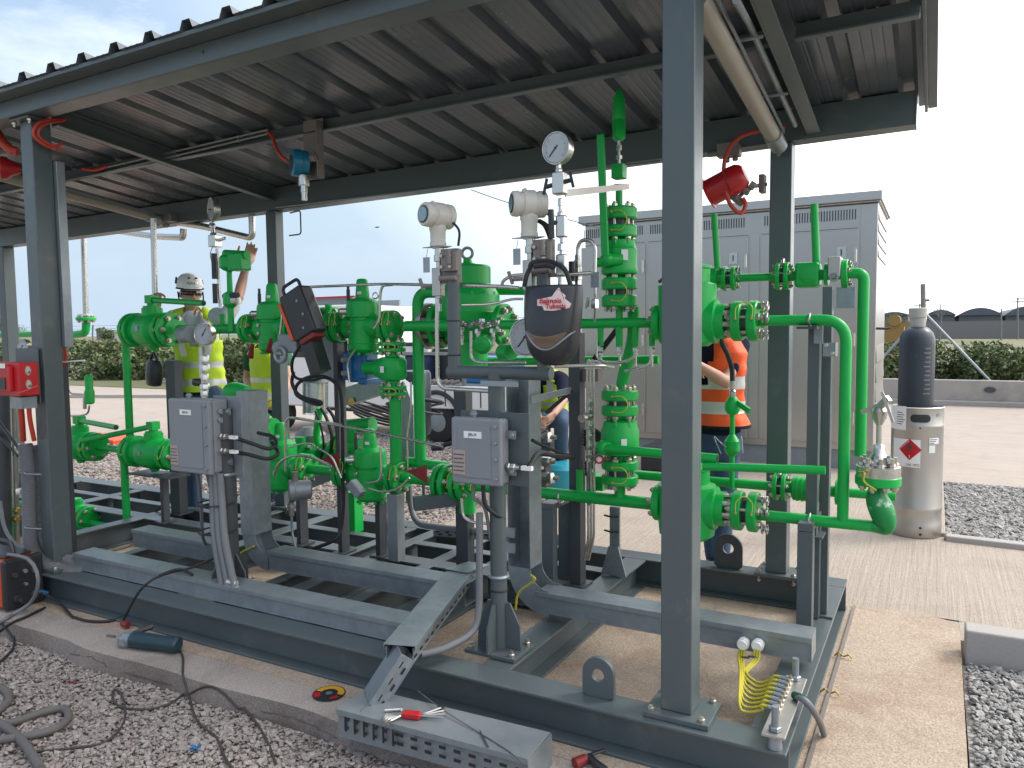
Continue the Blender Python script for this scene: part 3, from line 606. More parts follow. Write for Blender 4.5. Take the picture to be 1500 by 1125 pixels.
# the whole roof sits a touch out of level along its length
def settle(o):
    if o.name.startswith('base_plate'): return
    for v in o.data.vertices:
        if v.co.z+ZS>2.3: v.co.z+=.0125*(v.co.x+LOC[o.name].x+3.27)
for o in [c_ for k_ in cn.children for c_ in (k_,*k_.children)]: settle(o)
# ------------------------------------------------------------------ stainless cabinet
YC=9.62
cb=T('steel_cabinet','large stainless steel equipment cabinet with vented doors behind the skid','cabinet',(-2.4,10.4,0))
x0,x1,y1=-4.15,-.60,11.25; 
m=MB(); m.box((x0,YC,.22),(x1,y1,3.03)); A('body',m,'cabs',cb,bevel=.01)
m=MB(); m.box((x0+.02,YC+.03,-.02),(x1-.02,y1-.03,.2195)); A('plinth',m,'galvd',cb)
m=MB(); m.prism([(x0-.06,YC-.09,3.05),(x0-.06,y1+.1,3.05),(x0-.06,y1+.1,3.12),(x0-.06,YC-.09,3.15)],(x1-x0+.10,0,0)); m.box((x0-.03,YC-.05,3.031),(x1+.02,y1+.05,3.05)); A('roof_hood',m,'cabs',cb,bevel=.006)
def dx(px): return XA(px,YC,1.6)
drs=[(-4.10,-3.62),(-3.60,-2.76),(-2.74,-1.90),(-1.66,-.86)]
drs=[(dx(852),dx(946)),(dx(948),dx(1096)),(dx(1113),dx(1256))]
for i,(a,b) in enumerate(drs):
    m=MB(); m.box((a+.006,YC-.016,.30),(b-.006,YC-.001,2.74)); d_=A('door',m,'cabs',cb,bevel=.006)
    for z in (2.45,1.5,.6):
        m=MB(); m.cyl((b-.03,YC-.034,z-.07),(b-.03,YC-.034,z+.07),.016,n=10); m.box((b-.05,YC-.036,z-.09),(b-.012,YC-.0245,z+.09)); A('hinge',m,'ss',d_)
    m=MB(); m.box((b-.23,YC-.03,2.42),(b-.13,YC-.0245,2.56)); A('lock_plate',m,'ss',d_)
    m=MB(); m.box((b-.19,YC-.034,2.46),(b-.175,YC-.0302,2.53)); A('keyhole',m,'dark',d_)
    if i: 
        m=MB(); m.lathe((a+.35,YC-.0245,1.5),(0,-1,0),[(0,.07),(.006,.07)],20,.75,1); m.box((a+.343,YC-.045,1.44),(a+.357,YC-.0306,1.56)); A('handle',m,'ssd',d_)
    # louvre slots over the door
    m=MB(); k=0; x=a+.04
    while x<b-.04:
        m.box((x,YC-.006,2.86),(x+.011,YC-.0005,2.975)); x+=.030
    A('vent_slots',m,'dark',cb)
    m=MB(); m.box((a+.01,YC-.004,2.76),(b-.01,YC-.0005,2.765)); A('seam',m,'dark',cb)
m=MB(); m.box((dx(1098),YC-.014,.30),(dx(1111),YC-.001,2.78)); A('door_post',m,'cabs',cb,bevel=.004)
m=MB(); m.box((dx(1258),YC-.012,.24),(x1-.004,YC-.001,3.02)); A('corner_post',m,'cabs',cb,bevel=.004)
for z0_,z1_ in ((2.42,2.98),(.55,1.45)):
    for k in range(4):
        z=z0_+(z1_-z0_)*k/4; m=MB(); hh=(z1_-z0_)/4
        m.prism([(x1+.001,YC+.06,z+.01),(x1+.001,YC+.06,z+hh-.012),(x1+.014,YC+.06,z+.012)],(0,1.45,0)); A('louvre',m,'cabs',cb)
# ------------------------------------------------------------------ gas bottle and steel sleeve
kc=V((-.115,6.86,0)); KR=.188
ks=T('steel_sleeve','tall brushed stainless canister with a red flammable diamond label right of the pipes','canister',kc)
m=MB(); m.lathe(kc,(0,0,1),[(.0,KR*.97),(.012,KR),(.10,KR),(.112,KR*.985),(.20,KR*.985),(.21,KR),(.235,KR),(.245,KR*.985),(.86,KR*.985),(.868,KR),(.88,KR),(.888,KR*.985),(1.005,KR*.985),(1.016,KR*1.0),(1.022,KR*.97),(1.0,KR*.93),(.6,KR*.93)],48,caps=False); A('shell',m,'ssd',ks,sharp=.9)
def on_keg(px,z,dr=.001):
    x=XA(px,kc.y-KR,z); k=max(-.98,min(.98,(x-kc.x)/KR)); 
    a=math.asin(k); return V((kc.x+math.sin(a)*(KR+dr),kc.y-math.cos(a)*(KR+dr),z)),a
def curved(px0,px1,z0,z1,dr,n=8):
    _,a0=on_keg(px0,.8); _,a1=on_keg(px1,.8); m=MB(); rows=[]
    for z in (z0,z1): rows.append([(kc.x+math.sin(a0+(a1-a0)*i/n)*(KR+dr),kc.y-math.cos(a0+(a1-a0)*i/n)*(KR+dr),z) for i in range(n+1)])
    m.sheet(rows); return m,(a0+a1)/2,abs(a1-a0)*KR
zk=lambda py:P(1340,py,Y=kc.y-KR).z
m,a,_=curved(1331,1364,zk(621),zk(605),.0012,12); 
# rounded slot
am=a; m=MB(); pts=[]
N=24; hw=.072; hh=.030
rw_=[[],[]]
for sx in np.linspace(-hw,hw,25):
    k_=max(0,abs(sx)-(hw-hh)); sz=math.sqrt(max(0,hh*hh-k_*k_))+.0004; b=am+sx/KR
    for j_,s_ in ((0,-1),(1,1)): rw_[j_].append((kc.x+math.sin(b)*(KR+.0012),kc.y-math.cos(b)*(KR+.0012),zk(613)+s_*sz))
m.sheet(rw_); A('hand_slot',m,'plast',ks)
m,a,wd=curved(1309,1349,zk(685),zk(644),.0012); A('label',m,'paper',ks)
cc=V((kc.x+math.sin(a)*(KR+.003),kc.y-math.cos(a)*(KR+.003),0)); rt=V((math.cos(a),math.sin(a),0))
_,a2=on_keg(1333,.8); z=zk(659); h=.083
m=MB(); rows=[]
for i in range(9):
    t=i/8-.5; b=a2+t*2*h/KR; hz=h*(1-abs(t)*2)+.0005; rows.append([(kc.x+math.sin(b)*(KR+.0025),kc.y-math.cos(b)*(KR+.0025),z-hz),(kc.x+math.sin(b)*(KR+.0025),kc.y-math.cos(b)*(KR+.0025),z+hz)])
m.sheet(rows); A('hazard_diamond',m,'red',ks)
c2=V((kc.x+math.sin(a2)*(KR+.004),kc.y-math.cos(a2)*(KR+.004),z)); r2=V((math.cos(a2),math.sin(a2),0)); nrm=V((math.sin(a2),-math.cos(a2),0))
fl=[(-.012,.006),(-.018,.022),(-.010,.034),(-.008,.024),(.0,.05),(.010,.03),(.016,.02),(.010,.006)]
m=MB(); m.prism([c2+r2*x_+Z_*y_ for x_,y_ in fl],nrm*.0006); m.prism([c2+r2*x_+Z_*y_ for x_,y_ in ((-.02,-.004),(-.02,.002),(.02,.002),(.02,-.004))],nrm*.0006); A('flame_symbol',m,'dark',ks)
m=MB(); m.prism([c2+r2*x_*.94+Z_*y_*.94 for x_,y_ in ((-.076,0),(-.073,0),(0,.073),(0,.076))],nrm*.0004); A('diamond_border',m,'paper',ks)
text_part('2',c2-Z_*.055,r2,Z_,.026,'paper',ks)
_,a3=on_keg(1338,.8); c3=V((kc.x+math.sin(a3)*(KR+.004),kc.y-math.cos(a3)*(KR+.004),zk(681.5)))
text_part('UN 1972',c3,V((math.cos(a3),math.sin(a3),0)),Z_,.026,'dark',ks)
m,a,_=curved(1300,1327,zk(631),zk(596),.0012); A('label',m,'paper',ks)
for k in range(6):
    m,_,_=curved(1313,1321+(k*3)%5,zk(606+k*3.4),zk(605+k*3.4),.002,3); A('printed_line',m,'dark',ks)
for q in ((1361,1375,641,650),(1361,1370,652,663),(1372,1376,606,610)):
    m,_,_=curved(q[0],q[1],zk(q[3]),zk(q[2]),.0012,4); A('label',m,'paper' if q[0]<1370 else 'galv',ks)
for k in range(3):
    m,_,_=curved(1362,1373-k*2,zk(644+k*2.6),zk(643.2+k*2.6),.002,3); A('printed_line',m,'dark',ks)
for py in (773,782.5,627):
    p,a=on_keg(1348,zk(py)); m=MB(); m.cyl(p-V((math.sin(a),-math.cos(a),0))*.002,p+V((math.sin(a),-math.cos(a),0))*.002,.010 if py>700 else .006,n=12); A('drain_hole',m,'black',ks)
gb=T('gas_bottle','dark grey gas bottle with a pale valve cap standing in the steel canister','gas bottle',kc+Z_*.3)
GR=.128; gx=P(1343,520,Y=kc.y).x; g0=V((gx,kc.y+.01,0))
zt=P(1343,480,Y=kc.y).z
m=MB(); m.lathe(g0,(0,0,1),[(.3,GR*.96),(.33,GR),(zt-.13,GR),(zt-.08,GR*.97),(zt-.04,GR*.86),(zt-.01,GR*.66),(zt+.005,GR*.50)],40); A('body',m,'gas',gb,sharp=1.2)
m=MB(); m.lathe(g0,(0,0,1),[(zt+.002,.052),(zt+.03,.056),(zt+.075,.056),(zt+.08,.064),(zt+.15,.066),(zt+.155,.06)],28); A('valve_cap',m,'cap',gb,sharp=.8)
m=MB(); m.lathe(g0,(0,0,1),[(zt-.006,.055),(zt+.002,.055)],28); A('neck_ring',m,'galv',gb)
a_=math.asin(.55); 
for k in range(11):
    z=1.12+k*.035; m=MB(); rows=[]
    for zz in (z,z+.010): rows.append([(g0.x+math.sin(b)*(GR+.0008),g0.y-math.cos(b)*(GR+.0008),zz) for b in np.linspace(.42+(k%3)*.05,.85,5)])
    m.sheet(rows); A('stencil_mark',m,'flex',gb)
# ------------------------------------------------------------------ green gas train
GV='green flanged valves of the gas train'; GP='green gas pipes'; GR_='green pressure regulators'
ZU,ZL,YF=1.683,.722,3.9; ZBU,ZBL,YB=1.926,.771,4.4
def UX(px): return V((XA(px,YF,ZU),YF,ZU))
def LX(px): return V((XA(px,YF,ZL),YF,ZL))
def BX(px): return V((XA(px,YB,ZBU),YB,ZBU))
def BLX(px): return V((XA(px,YB,ZBL),YB,ZBL))
def fl(root,c,ax,r_,t,nb=6,sides=(1,-1),ph=.26,br=.175,mt='green',bolts=True,lab=None):
    d,u_,v_=frame(ax); m=MB(); ch=t*.12; m.lathe(V(c)-d*t/2,d,[(0,r_-ch),(ch,r_),(t-ch,r_),(t,r_-ch)],28); f_=A('flange',m,mt,root)
    if bolts:
        for k in range(nb):
            a=2*math.pi*k/nb+ph; p=V(c)+(u_*math.cos(a)+v_*math.sin(a))*r_*.74
            for s_ in sides:
                m=MB(); m.nut(p+d*s_*(t/2+r_*.09),d*s_,r_*br,r_*.18); m.cyl(p+d*s_*t/2,p+d*s_*(t/2+r_*.27),r_*br*.55,n=8); A('bolt',m,'bolt',f_)
    return f_
def pairf(root,c,ax,r_,t,gap,nb=6,wire=True,wdir=(0,-1,0),mt='green',ph=.26):
    d=V(ax).normalized(); a=V(c)-d*(gap+t)/2; b=V(c)+d*(gap+t)/2
    fl(root,a,d,r_,t,nb,(-1,),ph,mt=mt); fl(root,b,d,r_,t,nb,(1,),ph,mt=mt)
    m=MB(); m.lathe(a,d,[(0,r_*.62),(gap+t,r_*.62)],20); A('gasket',m,'dark',root)
    for k in range(nb):
        _,u_,v_=frame(d); an=2*math.pi*k/nb+ph; p=V(c)+(u_*math.cos(an)+v_*math.sin(an))*r_*.74
        m=MB(); m.cyl(p-d*gap*.5,p+d*gap*.5,r_*.075,n=8); A('stud',m,'bolt',root)
    if wire:
        w_=V(wdir).normalized(); a2=a+w_*r_*1.0; b2=b+w_*r_*1.0; sd=d.cross(w_).normalized()
        if abs(sd.z)>.8 and sd.z<0: sd=-sd
        if abs(sd.x)>.8 and sd.x<0: sd=-sd
        h=r_*.55; a3=a2-sd*h*.3; b3=b2-sd*h*.3
        m=MB(); m.tube([a3-w_*.004,a3+w_*.012,a3+w_*.014+sd*h,(a3+b3)/2+w_*.014+sd*h*1.5,b3+w_*.014+sd*h,b3+w_*.012,b3-w_*.004],max(.003,r_*.03),n=7,smooth=5); A('bond_wire',m,'lime',root)
        for q in (a3,b3):
            m=MB(); m.cyl(q,q+w_*.012,max(.006,r_*.07),n=8); A('bond_lug',m,'brass',root)
def pipe(label,pts,r_,bend=.08,mt='green',name='gas_pipe',cat='pipe',group=GP,n=14):
    m=MB(); m.tube(pts,r_,bend=bend,n=n,seg=8); return O(name,m,mt,label,cat,group,sharp=.9)
def plate_lbl(par,c,right,up,w_,h_,mt='paper'):
    x=V(right).normalized()*w_/2; y=V(up).normalized()*h_/2; n_=x.cross(y).normalized(); c=V(c)
    m=MB(); m.prism([c-x-y,c+x-y,c+x+y,c-x+y],n_*.0015); return A('label',m,mt,par)
# ---- regulator (one built, then copied)
def regulator(c,label):
    r0=T('pressure_regulator',label,'regulator',c,GR_); c=V(c)
    m=MB(); m.lathe(c-Z_*.165,Z_,[(0,.075),(.02,.098),(.055,.102),(.06,.095),(.20,.096),(.21,.088),(.225,.088),(.228,.106),(.30,.106),(.325,.100),(.345,.072),(.35,.05)],30); 
    m.lathe(c-X_*.19,X_,[(0,.055),(.05,.060),(.07,.076),(.31,.076),(.33,.060),(.38,.055)],24); A('body',m,'green',r0)
    m=MB(); m.lathe(c+Z_*.18,Z_,[(0,.046),(.03,.044),(.115,.036),(.125,.028),(.128,.01)],22); A('bonnet_cap',m,'green',r0)
    plate_lbl(r0,c+V((.012,-.044,.215)),X_,Z_,.032,.018)
    for s_ in (-1,1):
        x=c+X_*s_*.215; pairf(r0,x,X_,.102,.032,.014,6,True,(.35*1,-.9,.25))
    for z in (-.035,.02):
        m=MB(); m.nut(c+V((-.045,-.092,z)),-Y_,.015,.014); A('plug',m,'bolt',r0)
    m=MB(); m.cyl(c+V((-.09,-.05,.10)),c+V((-.125,-.075,.10)),.022,n=12); m.nut(c+V((-.128,-.077,.10)),(-.8,-.5,0),.018,.012); A('pilot_port',m,'ss',r0)
    m=MB(); m.cyl(c+V((-.10,-.02,.06)),c+V((-.10,-.02,.24)),.012,n=8); m.cyl(c+V((-.10,-.02,.24)),c+V((-.10,-.02,.275)),.009,n=8); A('vent_tube',m,'dark',r0)
    for k in range(10):
        a=2*math.pi*k/10; m=MB(); m.nut(c+V((.086*math.cos(a),.086*math.sin(a),-.172)),Z_,.011,.014); A('bolt',m,'green',r0)
    return r0
def dup(root,loc,label):
    r_=root.copy(); COL.objects.link(r_); r_.location=loc; r_['label']=label
    for ch in list(root.children):
        k=ch.copy(); COL.objects.link(k); k.parent=r_
        for g in list(ch.children):
            h=g.copy(); COL.objects.link(h); h.parent=k
    return r_
rg=regulator(UX(400),'green regulator with conical cap, upper row, in front of the yellow vested back')
dup(rg,UX(532),'green regulator with conical cap, upper row, above the blue motor actuator')
dup(rg,LX(413),'green regulator low behind the galvanised riser, just right of the left junction box')
dup(rg,LX(543),'green regulator in the lower row between two dark posts in mid picture')
# ---- horizontal ball valves of the left side
def hvalve(c,r_,L_,label,lever=None,tower=.10,left=True,name='ball_valve',axis=X_):
    c=V(c); r0=T(name,label,'valve',c,GV); d=V(axis)
    m=MB(); m.lathe(c-d*L_/2,d,[(0,r_*.62),(L_*.10,r_*.62),(L_*.14,r_*.80),(L_*.30,r_*.86),(L_*.36,r_*.98),(L_*.62,r_*.98),(L_*.68,r_*.80),(L_*.86,r_*.76),(L_*.9,r_*.6),(L_,r_*.6)],30); A('body',m,'green',r0)
    fl(r0,c-d*L_*.46,d,r_,L_*.07,6,(-1,)); fl(r0,c-d*L_*.36,d,r_,L_*.07,6,(),bolts=False)
    fl(r0,c+d*L_*.30,d,r_*.98,L_*.07,6,(1,),bolts=False); fl(r0,c+d*L_*.42,d,r_*.95,L_*.07,6,(1,),ph=.0)
    for s_,e in ((-.41,1),(.36,1)):
        m=MB(); q=c+d*L_*s_+V((0,-r_*.72,r_*.66)); m.tube([q-d*L_*.05,q-d*L_*.05+V((0,-.02,-.05)),q+V((0,-.03,-.10)),q+d*L_*.05+V((0,-.02,-.05)),q+d*L_*.05],.0045,n=7,smooth=5); A('bond_wire',m,'lime',r0)
    m=MB(); m.lathe(c+Z_*r_*.75,Z_,[(0,r_*.56),(r_*.50,r_*.56),(r_*.51,r_*.48),(r_*.62,r_*.48)],20); A('stem_housing',m,'green',r0)
    m=MB(); m.lathe(c-Z_*(r_*1.18),Z_,[(0,r_*.2),(r_*.25,r_*.34),(r_*.4,r_*.34)],16); A('bottom_plug',m,'green',r0)
    if lever:
        t=c+Z_*(r_*.75+r_*.62); m=MB(); m.lathe(t,Z_,[(0,r_*.26),(tower-.056,r_*.26)],14); m.box((t.x-.036,t.y-.036,t.z+tower-.056),(t.x+.036,t.y+.036,t.z+tower+.006)); st=A('stem',m,'green',r0)
        m=MB(); e=V(lever); m.tube([t+Z_*(tower-.025),t+(e-t)*.1+Z_*(tower-.03)*.9,e],.0215,n=12); A('lever',m,'green',r0)
        dd=(e-t).normalized(); m=MB(); m.lathe(e-dd*.001,dd,[(0,.017),(.0025,.017)],12); A('lever_bore',m,'black',r0)
    plate_lbl(r0,c+V((-L_*.02,-r_*.99,r_*.1)),X_,Z_,r_*.25,r_*.3,'galv')
    return r0
hvalve(UX(224),.135,.50,'large green ball valve at the upper left, lever level before the helmeted worker',Q(298,444,3.78),.075)
hvalve(LX(226),.125,.58,'green ball valve beside the left junction box, lever pointing left',Q(121,646,3.75),.07)
hvalve(V((XA(118,YF,ZL),YF,ZL)),.125,.50,'green ball valve just right of the front left column at mid height, lever pointing right',Q(170,626,3.72),.07)
cLL=Q(110,757,3.9); hvalve(cLL,.115,.46,'lowest green flanged valve right beside the front left column base',None)
m=MB(); 
# pipes upper/lower rows
pipe('short green pipe in the upper row between the big ball valve and the first regulator',[UX(262),UX(362)],.036)
pipe('short green pipe between the two upper regulators',[UX(432),UX(478)],.036)
pipe('green pipe running right from the second upper regulator past the tall riser',[UX(595),UX(668)],.034)
pipe('long green pipe of the upper row below the tall gauge stack',[UX(735),UX(962)],.029)
pipe('thin green pipe between the two low left ball valves',[LX(140),LX(192)],.026)
pipe('green pipe from the low left valve to the junction box side regulator',[LX(258),LX(372)],.03)
pipe('short green pipe between the two lower regulators',[LX(446),LX(498)],.032)
pipe('short green pipe right of the lower regulators leading behind the right junction box',[LX(590),LX(655)],.030)
pipe('long green pipe of the lower row right of the right junction box',[LX(690),LX(962)],.033)
x_=XA(181,3.9,ZL); pipe('lower green riser at the left dropping to the lowest flanged valve',[V((x_,3.9,ZL)),V((x_,3.9,cLL.z-.05)),V((cLL.x+.1,3.9,cLL.z-.02))],.030,.02)
x_=XA(184,3.95,1.6); pipe('tall green riser at the left from the big ball valve down past the lever',[V((x_,3.95,ZU-.02)),V((x_,3.95,ZL))],.030)
# mid vertical ball valve
def vvalve(px,y0,y1,Y,label,r_px,label2=None):
    c=Q(px,(y0+y1)/2,Y); s_=S(c); H=(y1-y0)*s_; r_=r_px*s_; r0=T('ball_valve',label,'valve',c,GV)
    m=MB(); m.lathe(c-Z_*H/2,Z_,[(0,r_*.5),(H*.28,r_*.5),(H*.30,r_*.85),(H*.36,r_*1.0),(H*.64,r_*1.0),(H*.70,r_*.85),(H*.72,r_*.5),(H,r_*.5)],26); A('body',m,'green',r0)
    for f_ in (-.40,.40): pairf(r0,c+Z_*H*f_,Z_,r_*.95,H*.07,H*.04,6,True,(.3,-1,0))
    return r0,c,s_
bv,c,s_=vvalve(575,500,580,3.9,'small green ball valve standing upright with a blue actuator on its left',21)
m=MB(); m.lathe(c-X_*.22,X_,[(0,.04),(.1,.04),(.105,.06),(.15,.075),(.22,.075)],18); A('side_boss',m,'green',bv); plate_lbl(bv,c+V((.0,-.105,0)),X_,Z_,.028,.04)
r0=T('valve_actuator','blue motor actuator clamped left of the small upright ball valve','actuator',Q(535,535,3.95))
a=Q(516,512,3.95); b=Q(546,560,3.95); m=MB(); m.box((a.x,3.88,b.z),(b.x,4.02,a.z)); A('housing',m,'blue',r0,bevel=.02)
m=MB(); m.box((a.x-.012,3.86,b.z+.02),(a.x+.06,4.04,a.z-.02)); m.box((b.x-.06,3.87,b.z-.012),(b.x+.01,4.03,b.z+.03)); A('cover',m,'blue',r0,bevel=.01)
m=MB(); m.cyl(V((b.x+.01,3.95,(a.z+b.z)/2)),V((b.x+.09,3.95,(a.z+b.z)/2)),.045,n=14); A('coupling',m,'brown',r0)
for z in (.3,.7):
    m=MB(); q=V((a.x+.05,3.86,b.z+(a.z-b.z)*z)); m.cyl(q,q-Y_*.05-X_*.02,.016,n=10); A('cable_gland',m,'galvd',r0)
pipe('green drop pipe under the small upright ball valve down to the lower row',[Q(579,578,3.9),Q(580,690,3.9)],.038,.02)
pipe('green drop pipe from the elbow left of the filter down to the lower row',[Q(646,428,4.0),Q(612,428,4.0),Q(612,480,4.0),Q(616,680,4.0)],.036,.10)
pipe('green cross pipe between the tall drop pipe and the lower flange pair',[Q(596,676,4.0),Q(655,684,4.0)],.032)
r0=T('flange_joint','green flange pair in the lower row just left of the right junction box','flange',LX(660),GV); pairf(r0,LX(652),X_,.115,.03,.02,6,True,(.8,-.7,.1)); pairf(r0,LX(676),X_,.10,.03,.02,6,True,(.8,-.7,.1))
m=MB(); m.cyl(LX(645),LX(695),.05,n=16); A('neck',m,'green',r0); m=MB(); q=LX(684); m.cyl(q,q-Z_*.17,.05,n=14); A('drip_leg',m,'green',r0)
# dome filter regulator
c=Q(686,470,4.15); s_=S(c); r0=T('dome_regulator','big green dome topped regulator with lifting eye between the two transmitters','regulator',c,GR_)
zz=lambda py:Q(686,py,4.15).z
m=MB(); m.lathe(V((c.x,4.15,0)),Z_,[(zz(535),.12),(zz(500),.12),(zz(498),.15),(zz(476),.15),(zz(474),.195),(zz(458),.205),(zz(456),.20),(zz(434),.20),(zz(430),.192),(zz(418),.16),(zz(416),.145),(zz(392),.145),(zz(389),.135)],40); A('body',m,'green',r0)
for k in range(14):
    a=2*math.pi*k/14; m=MB(); p=V((c.x+.185*math.cos(a),4.15+.185*math.sin(a),zz(431))); m.nut(p,Z_,.014,.018); A('bolt',m,'green',r0)
m=MB(); m.lathe(V((c.x,4.15,zz(389))),Z_,[(0,.05),(.012,.05),(.02,.028),(.045,.025)],16); A('eye_boss',m,'green',r0)
m=MB(); m.torus(V((c.x,4.15,zz(371))),(-.25,1,0),.034,.0095,24,8); A('lifting_eye',m,'galvd',r0)
plate_lbl(r0,V((c.x-.075,4.15-.127,zz(406))),(1,-.5,0),Z_,.03,.05)
for px,rr in ((630,.15),(645,.145)):
    fl(r0,V((XA(px,4.1,ZU),4.1,ZU)),X_,rr,.035,8,(-1,1),mt='green' if px>640 else 'ssd')
m=MB(); m.cyl(V((XA(626,4.1,ZU),4.1,ZU)),V((XA(740,4.1,ZU),4.1,ZU)),.07,n=20); A('nozzle',m,'green',r0)
fl(r0,V((XA(738,4.1,ZU),4.1,ZU)),X_,.13,.035,8,(1,)); 
for k,(px,py0,py1) in enumerate(((676,482,505),(700,485,512),(722,484,508),(706,470,482),(731,472,486))):
    q=Q(px,py0,3.93); m=MB(); m.cyl(q,Q(px,py1,3.93),.014,n=8); m.nut(q,Z_,.02,.03); m.nut(Q(px,(py0+py1)/2,3.93),Z_,.018,.02); A('tube_fitting',m,'ss',r0)
for k in range(7):
    q=Q(664+k*12,476-(k%2)*3,3.90); m=MB(); m.nut(q,X_,.018,.03); m.cyl(q-X_*.03,q+X_*.03,.011,n=8); A('tube_fitting',m,'ss',r0)
m=MB(); q=Q(712,500,3.95); m.lathe(q,(.2,-1,-.3),[(0,.02),(.03,.055),(.08,.055),(.1,.03)],16); A('pilot_valve',m,'green',r0)
pipe('thin green pipe high behind the dome regulator running right',[Q(716,426,4.4),Q(790,426,4.4)],.028,group='thin rear green pipes')
pipe('green rear pipe passing behind the helmet at mid height',[Q(700,530,4.3),Q(965,527,4.3)],.026,group='thin rear green pipes')
# ---- right hand stack with the long lever
cs=Q(907,378,3.9); s_=S(cs); st=T('stack_valve','tall green ball valve with an upright lever on top of the central stack','valve',cs,GV)
zz=lambda py:Q(907,py,3.9).z; sx=cs.x; R_=27*s_
def sp(py): return V((sx,3.9,zz(py)))
m=MB(); m.lathe(V((sx,3.9,0)),Z_,[(zz(404),R_*.72),(zz(401),R_*.98),(zz(396),R_*1.02),(zz(392),R_*.98),(zz(366),R_*.98),(zz(363),R_*.90),(zz(358),R_*.88),(zz(353),R_*.84),(zz(350),R_*.55)],34); A('body',m,'green',st)
for k in range(7):
    a=2*math.pi*k/7+.3; m=MB(); p=V((sx+R_*.80*math.cos(a),3.9+R_*.80*math.sin(a),zz(355))); m.nut(p,Z_,.013,.026); A('bolt',m,'green',st)
pairf(st,sp(326.5),Z_,R_*.98,17*s_,9*s_,6,True,(.15,-1,0),ph=.5); m=MB(); m.cyl(sp(352),sp(318),R_*.42,n=16); A('neck',m,'green',st)
pairf(st,sp(428.5),Z_,R_*.98,17*s_,8*s_,6,True,(.15,-1,0),ph=.5); m=MB(); m.cyl(sp(420),sp(402),R_*.42,n=16); A('neck',m,'green',st)
h=Q(889,380,3.78); m=MB(); m.cyl(h+X_*.06+Y_*.05,h,.034,n=16); m.ball(h,.038,16); st2=A('lever_hub',m,'green',st); m=MB(); h2=Q(883,384,3.78); m.cyl(h2-X_*.03,h2+X_*.01,.026,n=12); A('hub_screw',m,'green',st2)
m=MB(); m.bar(Q(887,384,3.76),Q(879.5,197,3.76),.040,.022,(0,1,0)); A('lever',m,'green',st,bevel=.006)
plate_lbl(st,V((sx+R_*.62,3.9-R_*.82,zz(376))),(1,.62,0),Z_,.035,.055); 
pipe('short green neck above the upper stack flange',[sp(312),sp(272)],.019,group='stack fittings')
m=MB(); m.box((sx-.032,3.865,zz(262)),(sx+.032,3.935,zz(241))); O('stack_block',m,'green','small green block on the stack below the pointed top','block',bevel=.004)
r0=T('needle_fitting','stainless double fitting under the long pointed green top','fitting',sp(225))
for a,b,rr in ((241,233,.010),(233,228,.017),(228,220,.009),(220,213,.016),(213,205,.011)):
    m=MB(); m.cyl(sp(a),sp(b),rr,n=6 if rr>.012 else 10); A('nut',m,'ss',r0)
m=MB(); m.lathe(V((sx,3.9,0)),Z_,[(zz(206),.022),(zz(202),.034),(zz(178),.036),(zz(176),.032),(zz(174),.034),(zz(146),.030),(zz(140),.022),(zz(131),.012),(zz(128),.004)],20); O('relief_valve',m,'green','long pointed green relief valve topping the central stack under the roof','valve')
r0=T('support_bar','flat stainless bar clamped from the gauge manifold across to the stack','bracket',Q(870,280,3.4)); m=MB(); m.bar(Q(828,283,3.03),Q(921,273,3.85),.006,.030,Z_); A('flat_bar',m,'ssd',r0)
m=MB(); m.torus(sp(272),Z_,.03,.006,18,6); A('u_clamp',m,'ss',r0)
pipe('narrow green pipe from the stack flange down through the upper row pipe',[V((sx-.0,3.9,zz(440))),V((sx-.0,3.9,zz(508)))],.019,group='stack fittings')
q=lambda px,py,Y=3.99:Q(px,py,Y)
pipe('thick green pipe bending from the upper stack down to the lower stack flange',[q(928,450),q(928,498),q(913,552),q(909,578)],.034,.18,group='stack fittings')
# four stubs with steel tubing
for k,px in enumerate((880,908,931,955)):
    r0=T('drain_stub',('first','second','third','fourth')[k]+' from left of the green drain stubs under the upper row pipe','pipe stub',Q(px,490,3.9),'drain stubs')
    m=MB(); m.cyl(V((XA(px,3.9,1.62),3.9,ZU)),Q(px,507,3.9),.018,.015,12); A('stub',m,'green',r0)
    m=MB(); qq=Q(px,512,3.9); m.nut(qq,Z_,.016,.022); m.nut(qq-Z_*.025,Z_,.013,.016); m.cyl(qq-Z_*.03,qq-Z_*.09,.007,n=8); A('fitting',m,'ss',r0)
SS='stainless instrument tubes'
def sst(label,pts,r_=.0075,bend=.05,mt='ss'): return pipe(label,pts,r_,bend,mt,'instrument_tube','tube',SS,8)
sst('steel tube joining the first three drain stubs in a U',[Q(874,500,3.88),Q(874,524,3.88),Q(884,531,3.88),Q(915,531,3.88),Q(931,522,3.88),Q(931,510,3.88)])
sst('steel tube bending left from the fourth drain stub',[Q(954,512,3.88),Q(953,536,3.88),Q(915,544,3.88)])
# lower stack valve
cs=Q(908,638,3.9); s_=S(cs); sx=cs.x; zz=lambda py:Q(908,py,3.9).z; R_=28*s_
st=T('stack_valve','green ball valve low in the central stack, its lever running right behind the front column','valve',cs,GV)
m=MB(); m.lathe(V((sx,3.9,0)),Z_,[(zz(667),R_*.62),(zz(664),R_*.95),(zz(655),R_*1.0),(zz(630),R_*.99),(zz(626),R_*.92),(zz(617),R_*.86),(zz(613),R_*.52)],34); A('body',m,'green',st)
for k in range(7):
    a=2*math.pi*k/7+.3; m=MB(); p=V((sx+R_*.80*math.cos(a),3.9+R_*.80*math.sin(a),zz(620))); m.nut(p,Z_,.013,.03); A('bolt',m,'green',st)
pairf(st,V((sx,3.9,zz(589.5))),Z_,R_*.96,15*s_,7*s_,6,True,(.15,-1,0),ph=.5); m=MB(); m.cyl(V((sx,3.9,zz(616))),V((sx,3.9,zz(600))),R_*.42,n=16); A('neck',m,'green',st)
